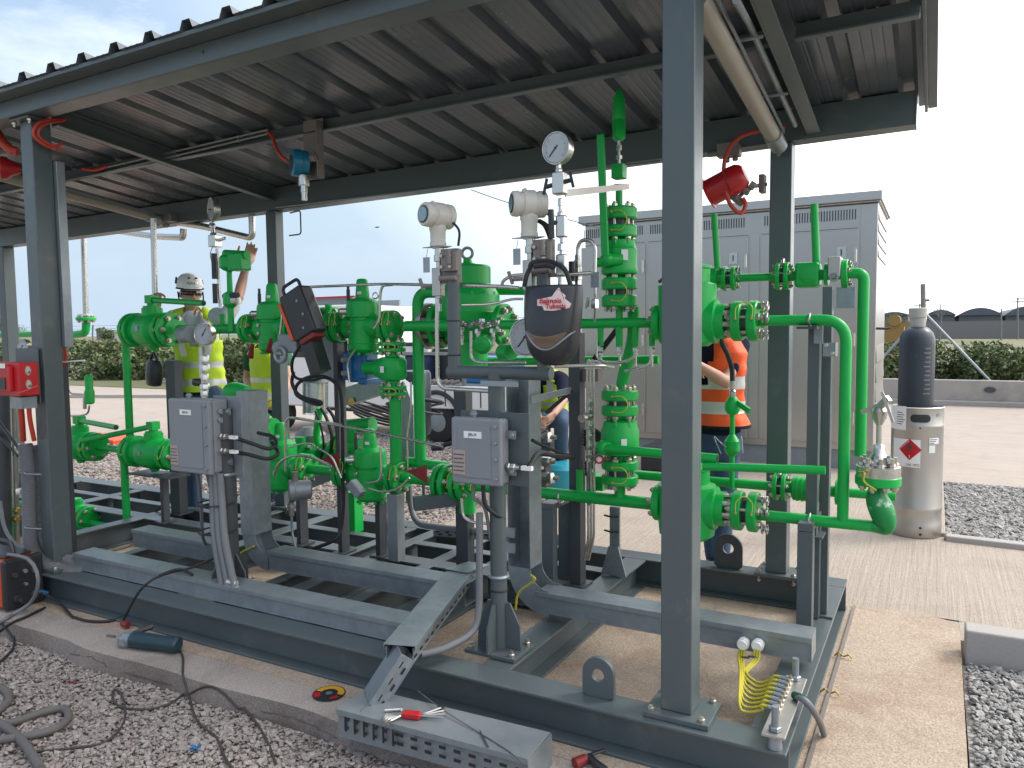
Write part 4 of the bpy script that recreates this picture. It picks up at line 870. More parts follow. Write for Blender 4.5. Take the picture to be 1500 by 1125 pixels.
pairf(st,V((sx,3.9,zz(691))),Z_,R_*.96,13*s_,9*s_,6,True,(.15,-1,0),ph=.5); m=MB(); m.cyl(V((sx,3.9,zz(684))),V((sx,3.9,zz(664))),R_*.42,n=16); A('neck',m,'green',st)
h=Q(883,656,3.78); m=MB(); m.cyl(h+Y_*.11+X_*.05,h,.040,n=16); m.ball(h,.040,16); A('lever_hub',m,'green',st)
e=Q(1051,672,3.74); m=MB(); m.tube([h+X_*.0-Y_*.01,e],.024,n=14); lv=A('lever',m,'green',st); m=MB(); m.lathe(e,e-h,[(0,.018),(.003,.018)],14); A('lever_bore',m,'black',lv)
plate_lbl(st,V((sx+R_*.55,3.9-R_*.86,zz(646))),(1,.62,0),Z_,.03,.05,'paper')
pipe('green pipe from the lower stack flange down into the lower row pipe',[V((sx,3.9,zz(697))),V((sx,3.9,ZL))],.030,group='stack fittings')
pipe('short green riser on the lower row pipe beside the right dark post',[Q(849,688,3.9),Q(849,725,3.9)],.019,group='stack fittings')
# ---- big regulators behind the front column
def bigreg(cz,label,top,bot,lrow,flangepx,pipe_z):
    c=V((XA(1006,3.9,cz),3.9,cz)); s_=S(c); zz=lambda py:Q(1008,py,3.9).z
    r0=T('pressure_regulator',label,'regulator',c,GR_)
    m=MB(); m.lathe(V((c.x,3.9,0)),Z_,[(zz(bot),.11),(zz(bot-6),.14),(zz(bot-30),.148),(zz(top+30),.148),(zz(top+26),.115),(zz(top+8),.115),(zz(top+6),.122),(zz(top+2),.122),(zz(top),.09)],36)
    m.lathe(V((c.x,3.9,cz)),X_,[(0,.11),(.155,.11),(.16,.088),(.20,.088)],28); A('body',m,'green',r0)
    for k in range(8):
        a=2*math.pi*k/8+.2; m=MB(); p=V((c.x+.19,3.9+.07*math.cos(a),cz+.07*math.sin(a))); m.cyl(p-X_*.03,p+X_*.035,.014,n=8); m.nut(p+X_*.045,X_,.016,.03); A('bolt',m,'bolt',r0)
    m=MB(); m.cyl(V((c.x+.19,3.9,cz)),V((XA(flangepx,3.9,cz),3.9,cz)),.042,n=18); A('neck',m,'green',r0)
    pairf(r0,V((XA(flangepx,3.9,cz),3.9,cz)),X_,.100,.046,.030,6,True,(.1,-1,.25))
    for k in range(3):
        q=V((XA(flangepx+27,3.9,cz),3.9+.0,cz)); a=(-1,1,.2)[k]; m=MB(); p=q+V((0,-.045,.07*a)); m.torus(p,X_,.020,.006,14,6); m.torus(p+X_*.02,X_,.020,.006,14,6); A('lock_ring',m,'ss',r0)
    fl(r0,V((XA(966,3.9,cz),3.9,cz)),X_,.095,.04,6,(-1,)); m=MB(); m.cyl(V((XA(960,3.9,cz),3.9,cz)),c,.045,n=16); A('neck',m,'green',r0)
    return r0
bigreg(ZU,'large green regulator in the upper row seen right of the front column',388,507,ZU,1093,0)
bigreg(ZL+.012,'large green regulator in the lower row seen right of the front column',680,787,ZL,1093,0)
pipe('green pipe leaving the upper right regulator and elbowing down to the bottom run',[UX(1108),UX(1240),V((UX(1240).x,3.9,ZL))],.026,.11)
E_=Q(1284,768,3.9)
pipe('green bottom pipe running right from the lower regulator to the corner elbow',[LX(1108),V((LX(1284).x,3.9,ZL))],.027,.04)
# corner elbow and flange valve
q=Q(1284,740,3.9); r0=T('corner_elbow','worn green elbow with patchy paint at the lower right corner carrying a flange','pipe elbow',q)
m=MB(); c0=V((LX(1284).x,3.9,ZL)); m.tube([c0-X_*.02,c0+X_*.035,Q(1293,752,3.9),Q(1284,728,3.9),Q(1284,706,3.9)],lambda t:.027+.028*math.sin(math.pi*min(1,max(0,(t-.15)*1.25))),n=18,smooth=7)
M['worn']=mat('worn_green_paint',(.006,.24,.055),.35,var=.15,scale=10,dirt=(.42,.55,.42),dscale=14,dlo=.56,dhi=.62); A('elbow',m,'worn',r0)
f_=Q(1286,703,3.9); fl(r0,f_,Z_,.098,.045,8,(-1,)); 
r1=T('outlet_valve','stainless bolted valve with an upright stem on the green corner flange','valve',f_+Z_*.04)
m=MB(); zz=lambda py:Q(1284,py,3.9).z; ax=f_.x; m.lathe(V((ax,3.9,0)),Z_,[(zz(697),.095),(zz(682),.095),(zz(680),.06),(zz(672),.05),(zz(664),.03),(zz(655),.022)],30); A('body',m,'ss',r1)
for k in range(8):
    a=2*math.pi*k/8+.2; m=MB(); p=V((ax+.072*math.cos(a),3.9+.072*math.sin(a),zz(680))); m.nut(p,Z_,.016,.022); m.cyl(p,p+Z_*.035,.009,n=8); A('bolt',m,'bolt',r1)
m=MB(); m.tube([V((ax-.08,3.83,zz(690))),V((ax-.05,3.79,zz(688))),V((ax-.05,3.78,zz(700))),V((ax,3.79,zz(712)))],.005,smooth=5,n=7); A('bond_wire',m,'yelgrn',r1)
m=MB(); m.cyl(V((ax,3.9,zz(668))),V((ax,3.9,zz(620))),.012,n=10); m.nut(V((ax,3.9,zz(655))),Z_,.024,.03); m.lathe(V((ax,3.9,0)),Z_,[(zz(622),.014),(zz(612),.03),(zz(602),.036),(zz(597),.028)],16); A('stem',m,'ss',r1)
m=MB(); m.bar(Q(1284,600,3.9),Q(1302,583,3.86),.02,.03); m.bar(Q(1292,574,3.85),Q(1308,618,3.85),.03,.012,(1,0,0)); A('handle',m,'ssd',r1)
m=MB(); m.bar(Q(1262,604,3.92),Q(1285,594,3.9),.01,.02); A('arm',m,'ssd',r1)
for k in range(3):
    m=MB(); m.cyl(Q(1266+k*17,677-k,3.86),Q(1272+k*17,676-k,3.86),.022,n=10); A('union',m,'ss',r1)
# ---- back row
def BXz(px): return V((XA(px,YB,ZBU),YB,ZBU))
pipe('green rear pipe at the top right, between the two flange joints',[BXz(1070),BXz(1160)],.022)
r0=T('rear_valve','green rear valve with upright rod handle, partly hidden right of the front column','valve',BXz(1060),GV)
pairf(r0,BXz(1069),X_,.068,.022,.028,6,False); m=MB(); m.cyl(BXz(1030),BXz(1062),.05,n=16); m.cyl(BXz(1042),BXz(1052),.07,n=16); A('body',m,'green',r0)
m=MB(); m.cyl(Q(1051,395,4.4),Q(1046,313,4.4),.018,n=12); A('rod_handle',m,'green',r0); m=MB(); m.torus(Q(1082,400,4.36),X_,.035,.004,16,6); A('seal_ring',m,'galv',r0)
r0=T('rear_valve','green boxy rear valve with upright rod handle and silver clamp at the upper right','valve',BXz(1184),GV)
pairf(r0,BXz(1147),X_,.075,.022,.022,6,False); m=MB(); a=BXz(1166); b=BXz(1202); m.box((a.x,YB-.062,ZBU-.066),(b.x,YB+.062,ZBU+.066)); A('body',m,'green',r0,bevel=.018)
m=MB(); m.lathe(V(((a.x+b.x)/2+.01,YB-.062,ZBU)),-Y_,[(0,.045),(.004,.045),(.006,.038)],22); A('boss',m,'green',r0)
m=MB(); m.cyl(BXz(1156),a,.028,n=14); A('neck',m,'green',r0); m=MB(); m.cyl(b,BXz(1245),.03,n=14); A('neck',m,'green',r0)
m=MB(); m.torus(BXz(1147)+Z_*.07,X_,.020,.008,16,6); A('spade_ring',m,'ss',r0)
m=MB(); m.cyl(Q(1196,392,4.38),Q(1192.5,299,4.38),.020,n=14); A('rod_handle',m,'green',r0)
fl(r0,BXz(1211),X_,.06,.02,6,(),bolts=False); fl(r0,BXz(1238),X_,.075,.03,6,(1,))
m=MB(); c=BXz(1224); m.box((c.x-.032,YB-.075,ZBU-.02),(c.x+.032,YB+.05,ZBU+.085)); A('clamp_bracket',m,'ssd',r0,bevel=.008)
m=MB(); m.torus(c+V((0,-.075,-.02)),Y_,.018,.006,14,6); A('padlock',m,'galv',r0)
m=MB(); c2=BXz(1232); m.box((c2.x-.02,YB-.01,ZBU-.18),(c2.x+.07,YB,ZBU-.07)); A('tag_plate',m,'galv',r0)
a=BXz(1240); e=Q(1263,520,4.4); pipe('tall green rear pipe elbowing down at the far right in front of the cabinet',[a,V((e.x,YB,ZBU)),V((e.x,YB,Q(1263,668,4.4).z))],.0285,.10)
pipe('green lower rear pipe behind the orange vested man',[BLX(925),BLX(1135)],.027)
r0=T('rear_valve','green finned rear valve low on the right, behind the paired posts','valve',BLX(1182),GV)
pairf(r0,BLX(1143),X_,.075,.022,.022,6,False); m=MB(); a=BLX(1160); b=BLX(1212); m.lathe(a,X_,[(0,.05),(.01,.066),((b-a).length-.01,.066),((b-a).length,.05)],24); A('body',m,'green',r0)
for k in range(6):
    m=MB(); q=a.lerp(b,.15+k*.14); m.lathe(q,X_,[(0,.070),(.008,.070)],24); A('fin',m,'green',r0)
m=MB(); m.torus(BLX(1143)+Z_*.07,X_,.020,.008,16,6); A('spade_ring',m,'ss',r0)
fl(r0,BLX(1228),X_,.07,.025,6,(1,)); m=MB(); m.cyl(BLX(1150),a,.03,n=12); m.cyl(b,BLX(1232),.03,n=12); A('neck',m,'green',r0)
pipe('short green rear pipe reaching the steel canister at the lower right',[BLX(1230),BLX(1312)],.025)
# sampling valve on hose in front of the orange vest
r0=T('sampling_valve','small green sampling valve with short lever in front of the orange vest','valve',Q(1073,597,4.3),GV)
zz=lambda py:Q(1073,py,4.3).z; c=Q(1073,597,4.3); m=MB(); m.lathe(V((c.x,4.3,0)),Z_,[(zz(716),.014),(zz(668),.014),(zz(666),.026),(zz(660),.042),(zz(646),.042),(zz(640),.025),(zz(636),.014),(zz(608),.014),(zz(606),.03),(zz(600),.042),(zz(590),.042),(zz(584),.028),(zz(581),.02)],18); A('body',m,'green',r0)
m=MB(); m.bar(Q(1080,590,4.28),Q(1098,602,4.22),.014,.03); A('lever',m,'green',r0)
m=MB(); m.lathe(V((c.x,4.3,0)),Z_,[(zz(582),.018),(zz(573),.020),(zz(571),.014),(zz(558),.016)],12); A('hose_fitting',m,'ss',r0)
m=MB(); m.tube([Q(1073,560,4.3),Q(1072,540,4.3),Q(1066,520,4.25),Q(1058,503,4.2),Q(1052,480,4.15)],.014,n=10,smooth=6); O('rubber_hose',m,'black','black hose dropping to the small sampling valve before the orange vest','hose')
m=MB(); m.tube([Q(1064,655,4.26),Q(1055,648,4.22),Q(1046,640,4.26),Q(1056,665,4.2)],.003,n=6,smooth=6); m.tube([Q(1082,650,4.26),Q(1086,640,4.26),Q(1088,664,4.24)],.003,n=6,smooth=6); O('tie_wire',m,'galv','loose bright tie wires round the lower body of the sampling valve','wire')
pipe('long green bar handle running right at knee height in front of the paired posts',[Q(1030,683,3.72),Q(1209,689,3.72)],.020,group='lever bars')
e=Q(1209.3,689,3.72)
# needle valve beside the raised hand
r0=T('needle_valve','slim green valve with a boxy green top beside the raised arm','valve',Q(342,430,3.8),GV); zz=lambda py:Q(336,py,3.8).z
c=Q(337,430,3.8); m=MB(); m.lathe(V((c.x,3.8,0)),Z_,[(zz(485),.022),(zz(452),.022),(zz(450),.03),(zz(446),.05),(zz(436),.05),(zz(430),.045),(zz(427),.02),(zz(398),.018),(zz(396),.04),(zz(392),.065),(zz(378),.065),(zz(374),.05)],20); A('body',m,'green',r0)
a=Q(340,372,3.8); b=Q(361,396,3.8); m=MB(); m.box((a.x,3.75,b.z),(b.x,3.85,a.z)); A('gearbox',m,'green',r0,bevel=.012)
m=MB(); m.cyl(Q(330,372,3.8),Q(362,374,3.8),.03,n=12); A('top_flange',m,'green',r0)
m=MB(); m.cyl(V((c.x-.04,3.78,zz(434))),V((c.x+.1,3.78,zz(433))),.018,n=10); A('handle',m,'plast',r0); m=MB(); m.cyl(V((c.x+.04,3.79,zz(441))),V((c.x+.09,3.79,zz(441))),.028,n=10); A('union',m,'ss',r0)
pipe('thin green riser behind the slim valve by the worker',[Q(326,460,3.95),Q(328,486,3.95)],.022)
# red painted tie rods
for px,py,rt in ((372,500,.018),(398,498,.014)):
    pass
r0=T('relief_valve','small green relief valve on a steel tube left of the ball valve levers','valve',Q(131,575,3.6)); zz=lambda py:Q(131,py,3.6).z; c=Q(131,575,3.6)
m=MB(); m.lathe(V((c.x,3.6,0)),Z_,[(zz(592),.02),(zz(590),.034),(zz(574),.036),(zz(570),.028),(zz(552),.030),(zz(549),.02)],18); A('body',m,'green',r0); m=MB(); m.cyl(Q(124,578,3.6),Q(124,599,3.6),.014,n=8); A('outlet',m,'ss',r0)
sst('thin steel tube looping from the small left relief valve up beside the column',[Q(127,578,3.6),Q(102,577,3.6),Q(99,560,3.6),Q(98,515,3.6)])
sst('thin steel tube dropping from the small left relief valve to the column',[Q(131,594,3.6),Q(129,606,3.6),Q(118,609,3.6),Q(92,609,3.6)])
# far left stainless vents
VT='stainless vent pipes'
pipe('stainless vent pipe far left, standing on a green flange elbow',[Q(126,470,5.6),Q(122,335,5.6),Q(130,332,5.6),Q(226,346,5.2),Q(268,348,5.0),Q(269,335,5.0)],.032,.05,'ss','vent_pipe','pipe',VT,12)
pipe('stainless vent pipe grasped by the worker, rising to the roof edge',[Q(228,462,4.25),Q(224.5,320,4.25)],.024,.05,'ss','vent_pipe','pipe',VT,12)
pipe('stainless vent pipe under the eave ending in a short drop above the raised hand',[Q(222,320,4.75),Q(300,332,4.75),Q(370,349,4.75),Q(369,317,4.75)],.029,.06,'ss','vent_pipe','pipe',VT,12)
r0=T('flange_elbow','green flanged elbow under the far left vent pipe','pipe elbow',Q(126,475,5.6)); f_=Q(126,467,5.6); fl(r0,f_,Z_,.11,.035,8,(1,-1)); fl(r0,f_+Z_*.04,Z_,.09,.025,6,(),mt='ss',bolts=False); m=MB(); m.tube([f_-Z_*.02,Q(126,488,5.6),Q(112,490,5.6),Q(60,492,5.6)],.045,bend=.09,n=14); A('elbow',m,'green',r0)
pipe('long thin green pipe crossing behind the front left column',[Q(-30,492,5.2),Q(62,489,5.2)],.035)
# ------------------------------------------------------------------ posts and stands
PG='dark steel support posts'
def post(px0,px1,ytop,Y,label,z0=ZS,mt='steel',dep=.08,group=PG,extra=None):
    a=Q(px0,ytop,Y); b=Q(px1,ytop,Y)
    while True:
        xr_=XA(px1,Y+dep,a.z)
        if xr_-a.x>.4*dep or dep<.03: break
        dep*=.85
    b.x=max(xr_,a.x+.02); m=MB(); m.box((a.x,Y,z0+.011),(b.x,Y+dep,a.z)); r0=T('support_post',label,'post',((a.x+b.x)/2,Y,z0),group)
    A('shaft',m,mt,r0,bevel=.004); m=MB(); m.box((a.x-.03,Y-.03,z0+.001),(b.x+.03,Y+dep+.03,z0+.0105)); A('foot_plate',m,mt,r0); return r0
post(832,857,487,3.97,'dark post just left of the central valve stack, steel tubes tied to its side',mt='dark')
post(664,692,570,3.9,'dark post behind the left edge of the right junction box',mt='dark')
post(548,566,712,3.92,'dark post under the lower regulators beside the grey cable box',mt='dark')
post(487,505,500,3.86,'dark post with the black cable strapped along it, left of the lower regulators',mt='dark')
post(432,450,708,3.88,'short dark post right of the left galvanised riser',mt='dark')
post(241,267,528,4.12,'dark post standing behind the left junction box',mt='dark')
post(233,247,694,3.88,'short dark post under the low left ball valve',mt='dark')
post(1184,1204,472,3.97,'left of the paired dark posts on the right, carrying the bent green pipe',z0=.62,dep=.07)
post(1205,1222,420,4.12,'right of the paired dark posts, tall, carrying the rear valve clamp',dep=.07)
r0=T('pipe_stand','dark inverted U stand in front of the paired posts at the right end','stand',Q(1190,850,3.83)); a=Q(1168,772,3.80); b=Q(1191,772,3.80); zt=a.z
m=MB(); m.box((a.x,3.80,ZS+.002),(b.x,3.87,zt-.02)); A('leg',m,'steel',r0,bevel=.004); m=MB(); m.box((a.x+.0,4.06,ZS+.002),(b.x,4.13,zt-.02)); A('leg',m,'steel',r0,bevel=.004)
m=MB(); m.box((a.x,3.80,zt-.0195),(b.x,4.13,zt+.02)); A('top_bar',m,'steel',r0,bevel=.004)
m=MB(); q=LX(1186); m.torus(q,X_,.032,.006,18,6); A('u_bolt',m,'ss',r0)
r0=T('post_bracket','small galvanised bracket bolted between the paired posts','bracket',Q(1213,510,3.96)); a=Q(1206,502,3.95); b=Q(1224,522,3.95); m=MB(); m.box((a.x,3.94,b.z),(b.x,3.948,a.z)); m.box((b.x-.006,3.949,b.z),(b.x,4.05,a.z)); A('angle',m,'galv',r0)
for p in ((1210,506),(1219,518)):
    m=MB(); m.nut(Q(p[0],p[1],3.938),-Y_,.011,.01); A('bolt',m,'bolt',r0)
r0=T('pipe_clamp','pale pipe clamp and pad under the bent green pipe on the paired posts','clamp',UX(1187)); m=MB(); m.torus(UX(1186),X_,.03,.006,18,6); A('u_bolt',m,'ss',r0); m=MB(); q=UX(1186); m.box((q.x-.05,3.84,q.z-.042),(q.x+.04,3.99,q.z-.030)); A('pad',m,'dark',r0); m=MB(); q=Q(1199,482,3.955); m.box((q.x-.02,3.95,q.z-.07),(q.x+.02,3.965,q.z+.02)); A('tag_plate',m,'galv',r0)
r0=T('pipe_stand','grey stand between the right junction box pole and the dark post, under the lower pipe','stand',Q(803,800,3.9)); a=Q(793,741,3.88); b=Q(812,741,3.88); m=MB(); m.box((a.x,3.86,ZS+.002),(b.x,3.92,a.z-.015)); A('leg',m,'steel',r0,bevel=.003); m=MB(); m.box((a.x,4.10,ZS+.002),(b.x,4.16,a.z-.015)); A('leg',m,'steel',r0,bevel=.003); m=MB(); m.box((a.x,3.86,a.z-.0145),(b.x,4.16,a.z+.02)); A('top_bar',m,'steel',r0,bevel=.003)
m=MB(); q=Q(822,728,3.9); m.torus(q,X_,.038,.006,18,6); O('pipe_clamp',m,'ss','thin steel clamp round the lower pipe just left of the dark post','clamp')
# arms carrying the low valves
def arm(p,q,w_,h,label): 
    m=MB(); m.bar(p,q,w_,h,Z_); O('support_bracket',m,'steel',label,'bracket',bevel=.003)
arm(Q(440,712,3.86),Q(487,694,4.05),.06,.07,'dark arm welded on the short post left of the black cable')
arm(Q(606,738,3.7),Q(672,730,3.9),.06,.08,'dark arm reaching left from the post under the lower flange pair')
m=MB(); a=LX(200); b=LX(262); m.box((a.x,3.80,ZL-.17),(b.x,4.0,ZL-.16)); O('support_bracket',m,'dark','flat dark plate under the low left ball valve','bracket')
# grey cable box & green post
a=Q(566,724,3.80); m=MB(); m.box((a.x,3.8,ZS+.03),(XA(592,3.88,.7),3.88,a.z)); O('cable_box',m,'galvd','upright grey cable box beside the dark post under the lower regulators','cable box',bevel=.004)
m=MB(); q=Q(517,758,4.4); m.box((q.x-.05,4.36,ZS-.02),(q.x+.05,4.46,Q(517,720,4.4).z)); O('green_stub_post',m,'green','short bright green post standing behind the lower regulators','post',bevel=.005)
# stainless strut with cable ties
a=Q(893,742,4.25); m=MB(); m.box((a.x,4.25,ZS),(a.x+.06,4.27,a.z)); m.prism([(a.x-.05,4.23,ZS+.004),(a.x+.11,4.23,ZS+.004),(a.x+.06,4.23,ZS+.18),(a.x,4.23,ZS+.18)],(0,.016,0)); O('strut_channel',m,'galv','galvanised strut with black cable ties under the central stack','strut')
for k,py in enumerate((756,778)):
    q=Q(897,py,4.24); m=MB(); m.tube([q-X_*.05,q-Y_*.02,q+X_*.04],.006,n=6); O('cable_tie',m,'black',('upper' if k==0 else 'lower')+' black cable tie on the galvanised strut under the stack','cable tie')
# tube bundle on the dark post
for k in range(3):
    q0=Q(861+k*4.6,520,3.95); q1=Q(861+k*4.6,800,3.95); sst(('left','middle','right')[k]+' of three steel tubes tied along the dark post by the stack',[Q(868+k*9,536+k*2,3.95),q0+Z_*-.02+X_*.0,Q(860+k*4.6,560,3.95),Q(861+k*4.6,700,3.95),Q(862+k*4,790,3.95),Q(856+k*3,820,3.95)],.0075,.06)
r0=T('tube_valve','small stainless valve chain on the tubes beside the dark post','valve',Q(866,640,3.93),SS)
for k,py in enumerate((592,603,612,626,640,655,668)):
    q=Q(863,py,3.92); m=MB(); m.nut(q,Z_,.020,.026); m.cyl(q-Z_*.03,q+Z_*.03,.012,n=8); A('fitting',m,'ss',r0)
m=MB(); q=Q(856,612,3.88); m.cyl(q,q-Y_*.04,.022,n=10); A('knob',m,'ss',r0)
# ------------------------------------------------------------------ trays
def tray(label,p0,p1,wd,h,mt='galv',lid=True,name='cable_tray',slots=0,group='galvanised cable trays'):
    """covered channel from p0 to p1 (centre of the top face)"""
    p0,p1=V(p0),V(p1); d=(p1-p0).normalized(); r0=T(name,label,'cable tray',(p0+p1)/2-Z_*h,group); up=V((0,0,1)) if abs(d.z)<.9 else V((0,1,0))
    sd=d.cross(up).normalized(); up=sd.cross(d).normalized(); L_=(p1-p0).length; c=(p0+p1)/2
    m=MB(); t=.004
    m.obox(c-up*(h-t/2),d,L_,wd,t,up)
    for s_ in (-1,1): m.obox(c-up*(h/2+.004)+sd*s_*(wd/2-t/2-.003),d,L_,t,h-.012,up)
    A('channel',m,mt,r0)
    if lid:
        m=MB(); m.obox(c,d,L_+.003,wd+.012,.004,up)
        for s_ in (-1,1): m.obox(c-up*.012+sd*s_*(wd/2+.0045),d,L_+.003,.003,.020,up)
        A('lid',m,mt,r0,bevel=.001)
    if slots:
        for s_ in (-1,1):
            n_=int(L_/.075)
            for row in (.35,.7):
                for k in range(n_):
                    m=MB(); m.obox(p0+d*((k+.5+(.25 if row>.5 else 0))*L_/n_)-up*h*row+sd*s_*(wd/2+.0006),d,.030,.0012,.010,up); A('slot',m,'black',r0)
    return r0
ZT=.335
ta=tray('covered galvanised tray crossing the right bay behind the front column',(XA(800,3.455,.33)-.02,3.455,ZT),(-.435,3.455,ZT),.13,.105)
m=MB(); m.box((-.4345,3.39,.232),(-.431,3.52,ZT+.002)); A('end_cap',m,'galv',ta)
tray('front covered galvanised tray lying along the front beam left of the slotted bridge',(-4.72,2.905,.285),(-2.085,2.905,.285),.13,.10)
tray('covered galvanised tray in the left bay between column and left junction box',(XA(206,3.32,.33),3.32,ZT),(XA(330,3.32,.33),3.32,ZT),.13,.115)
tray('covered galvanised tray running right from the left riser towards the right pole',(XA(352,3.3,.8)+.21,3.37,ZT),(XA(690,3.37,.33),3.37,ZT),.13,.115)
def elbow(label,x,y,z,R_,wd,dep,top,left=True,mt='galv'):
    """tray turning from horizontal (running +X) up into a vertical riser at x"""
    r0=T('tray_riser',label,'cable tray',(x,y,z),'galvanised cable trays'); s_=1 if left else -1
    N=10; rows_o=[]; rows_i=[]
    cen=V((x+s_*(R_+dep),y,z+R_+dep)); m=MB(); o=[];i_=[]
    for k in range(N+1):
        a=math.pi/2*k/N; o.append(cen+V((-s_*math.cos(a),0,-math.sin(a)))*(R_+dep)); i_.append(cen+V((-s_*math.cos(a),0,-math.sin(a)))*R_)
    ply=o+i_[::-1]; 
    for yy in (y-wd/2,y+wd/2-.003): m.prism([(p.x,yy,p.z) for p in ply],(0,.003,0))
    m.sheet([[V((p.x,y-wd/2,p.z)) for p in o],[V((p.x,y+wd/2,p.z)) for p in o]])
    A('bend',m,mt,r0,sharp=.3)
    z1=cen.z; a,b=sorted((x,x+s_*dep)); m=MB(); m.box((a,y-wd/2,z1),(a+.004,y+wd/2,top)); m.box((b-.004,y-wd/2,z1),(b,y+wd/2,top)); m.box((a+.0041,y+wd/2-.004,z1),(b-.0041,y+wd/2,top)); A('channel',m,mt,r0)
    return r0,z1,a,b
r0,z1,a,b=elbow('upright galvanised riser with curved foot beside the left junction box pole',XA(352,3.3,.8),3.37,.215,.10,.14,.105,1.30)
m=MB(); m.box((a-.004,3.292,z1),(b+.004,3.298,1.30)); A('lid',m,'galv',r0,bevel=.001)
for k in range(9):
    m=MB(); m.box((a-.0015,3.33,z1+.05+k*.09),(a-.0003,3.345,z1+.10+k*.09)); A('slot',m,'black',r0)
r1,z1,a,b=elbow('upright open galvanised riser with curved foot right of the junction box pole',XA(744,3.39,.5),3.455,.215,.10,.13,.13,1.40,mt='galv')
for z in (.52,.60):
    m=MB(); m.box((a-.02,3.37,z),(a+.05,3.386,z+.05)); A('joint_plate',m,'galv',r1)
# earth wires at the elbows
for (p,l) in ((((372,800),(350,812),(340,830),(345,856)),'yellow green earth wire at the foot of the left riser'),(((777,842),(783,850),(760,868),(755,893)),'yellow green earth wire looping at the foot of the right pole')):
    m=MB(); m.tube([Q(x,y,3.28) for x,y in p],.006,n=7,smooth=6); O('earth_wire',m,'yelgrn',l,'wire')
# slotted bridge going down to the ground tray
D0=V((-2.0,3.36,.345)); D1=V((-2.03,2.62,.345)); D2=V((-2.05,2.47,.135))
b0=P(672,838,Z=.36); b1=P(585,945,Z=.33); b2=P(538,1020,Z=.135)
tray('slotted galvanised bridge tray crossing over the front beam',b0,b1,.13,.07,slots=1); dd=(b1-b0).normalized()
tray('steep slotted tray dropping from the bridge to the ground tray',b1+dd*.012-Z_*.006,b2,.13,.07,slots=1)
m=MB(); m.prism([b0+V((-.08,-.01,.006)),b0+V((.06,-.01,.006)),b0+V((.10,.16,.006)),b0+V((-.04,.16,.006))],(0,0,.004)); O('tray_cover',m,'galv','loose flat galvanised cover lying on the bridge tray by the pole','cover')
# ground tray
e0=P(511,1031,Z=.125); e1=P(781,1100,Z=.125); d_=(e1-e0).normalized(); 
g0=V((-2.10,2.405,.125)); g1=V((-1.245,2.44,.125)); eg=tray('wide galvanised tray with torn comb slots lying on the pad edge in the foreground',g0,g1,.19,.115,slots=0,name='ground_tray',mt='galvd')
sd=Y_; m=MB()
for k in range(9):
    x=-1.80+k*.065; 
    for z in (.03,.065): m=MB(); m.box((x,2.3082+.0155*(x+2.1),.125-z-.012),(x+.03,2.3105+.0155*(x+2.1),.125-z)); A('slot',m,'black',eg)
m=MB()
for k in range(6):
    x=-2.06+k*.048; y=2.3085; m=MB()
    m.box((x,y,.04),(x+.010,y+.0015,.105)); m.box((x+.0102,y,.085),(x+.024,y+.0015,.10)); m.box((x+.0102,y,.05),(x+.02,y+.0015,.062)); A('comb_slot',m,'black',eg)
m=MB(); m.box((-1.2445,2.345,.008),(-1.241,2.54,.122)); A('end_cap',m,'galv',eg)
# end of tray left of front column
m=MB(); a=Q(14,800,3.0); b=Q(52,826,3.0); m.box((a.x,2.96,b.z),(b.x-.1,3.1,a.z)); O('cable_tray',m,'galv','short galvanised tray end at the left edge behind the corrugated conduits','cable tray',bevel=.003)
a=Q(74,245,2.98); b=Q(97,508,2.98); m=MB(); m.box((-4.90,2.889,b.z),(-4.775,2.925,2.72)); m.box((-4.7745,2.886,b.z-.0),(-4.767,2.94,2.72)); O('cable_tray',m,'galv','tall pale galvanised tray fixed along the right side of the front left column','cable tray',bevel=.003)
post(86,99,515,3.0,'dark post close behind the front left column',mt='dark',dep=.06)
# ------------------------------------------------------------------ instrument pole with U bracket
c=V((-1.73,3.0,ZS)); ip=T('instrument_pole','grey pipe stand with wide U shaped top carrying both transmitters and a junction box','pole',c)
m=MB(); m.box((c.x-.13,2.90,ZS+.0015),(c.x+.13,3.10,ZS+.0195)); A('base_plate',m,'steel',ip,bevel=.003)
for dx_ in (-.105,.105):
    for dy in (-.075,.075):
        m=MB(); q=c+V((dx_,dy,.026)); m.nut(q,Z_,.014,.013); m.cyl(q,q+Z_*.02,.008,n=8); A('bolt',m,'bolt',ip)
zu=Q(735,546,3.0).z; m=MB(); m.cyl(c+Z_*.02,V((c.x,3.0,zu)),.038,n=26); A('lower_tube',m,'steel',ip)
for ax in (X_,Y_,-X_,-Y_):
    m=MB(); n_=ax.cross(Z_); p0=c+Z_*.02+ax*.0385; m.prism([p0-n_*.005,p0+ax*.075-n_*.005,p0+ax*.07+Z_*.11-n_*.005,p0+ax*.02+Z_*.21-n_*.005,p0+Z_*.21-n_*.005],n_*.010); A('gusset',m,'steel',ip)
xl=Q(666,546,3.0).x; xr=Q(797,546,3.0).x; zl=Q(666,405,3.0).z; zr=Q(797,398,3.0).z
m=MB(); m.tube([(xl-.03,3.0,zu),(xr+.035,3.0,zu)],.030,n=24); A('cross_tube',m,'steel',ip)
m=MB(); m.cyl((xl,3.0,zu+.0),(xl,3.0,zl),.0305,n=24); m.cyl((xl,3.0,zl),(xl,3.0,zl+.006),.034,n=24); A('left_upright',m,'steel',ip)
m=MB(); m.cyl((xr,3.0,zu+.0),(xr,3.0,zr),.0305,n=24); m.cyl((xr,3.0,zr),(xr,3.0,zr+.006),.034,n=24); A('right_upright',m,'steel',ip)
for z in (Q(666,470,3.0).z,Q(666,520,3.0).z):
    m=MB(); m.torus((xl,3.0,z),Z_,.0315,.003,20,6); A('cable_tie',m,'black',ip)
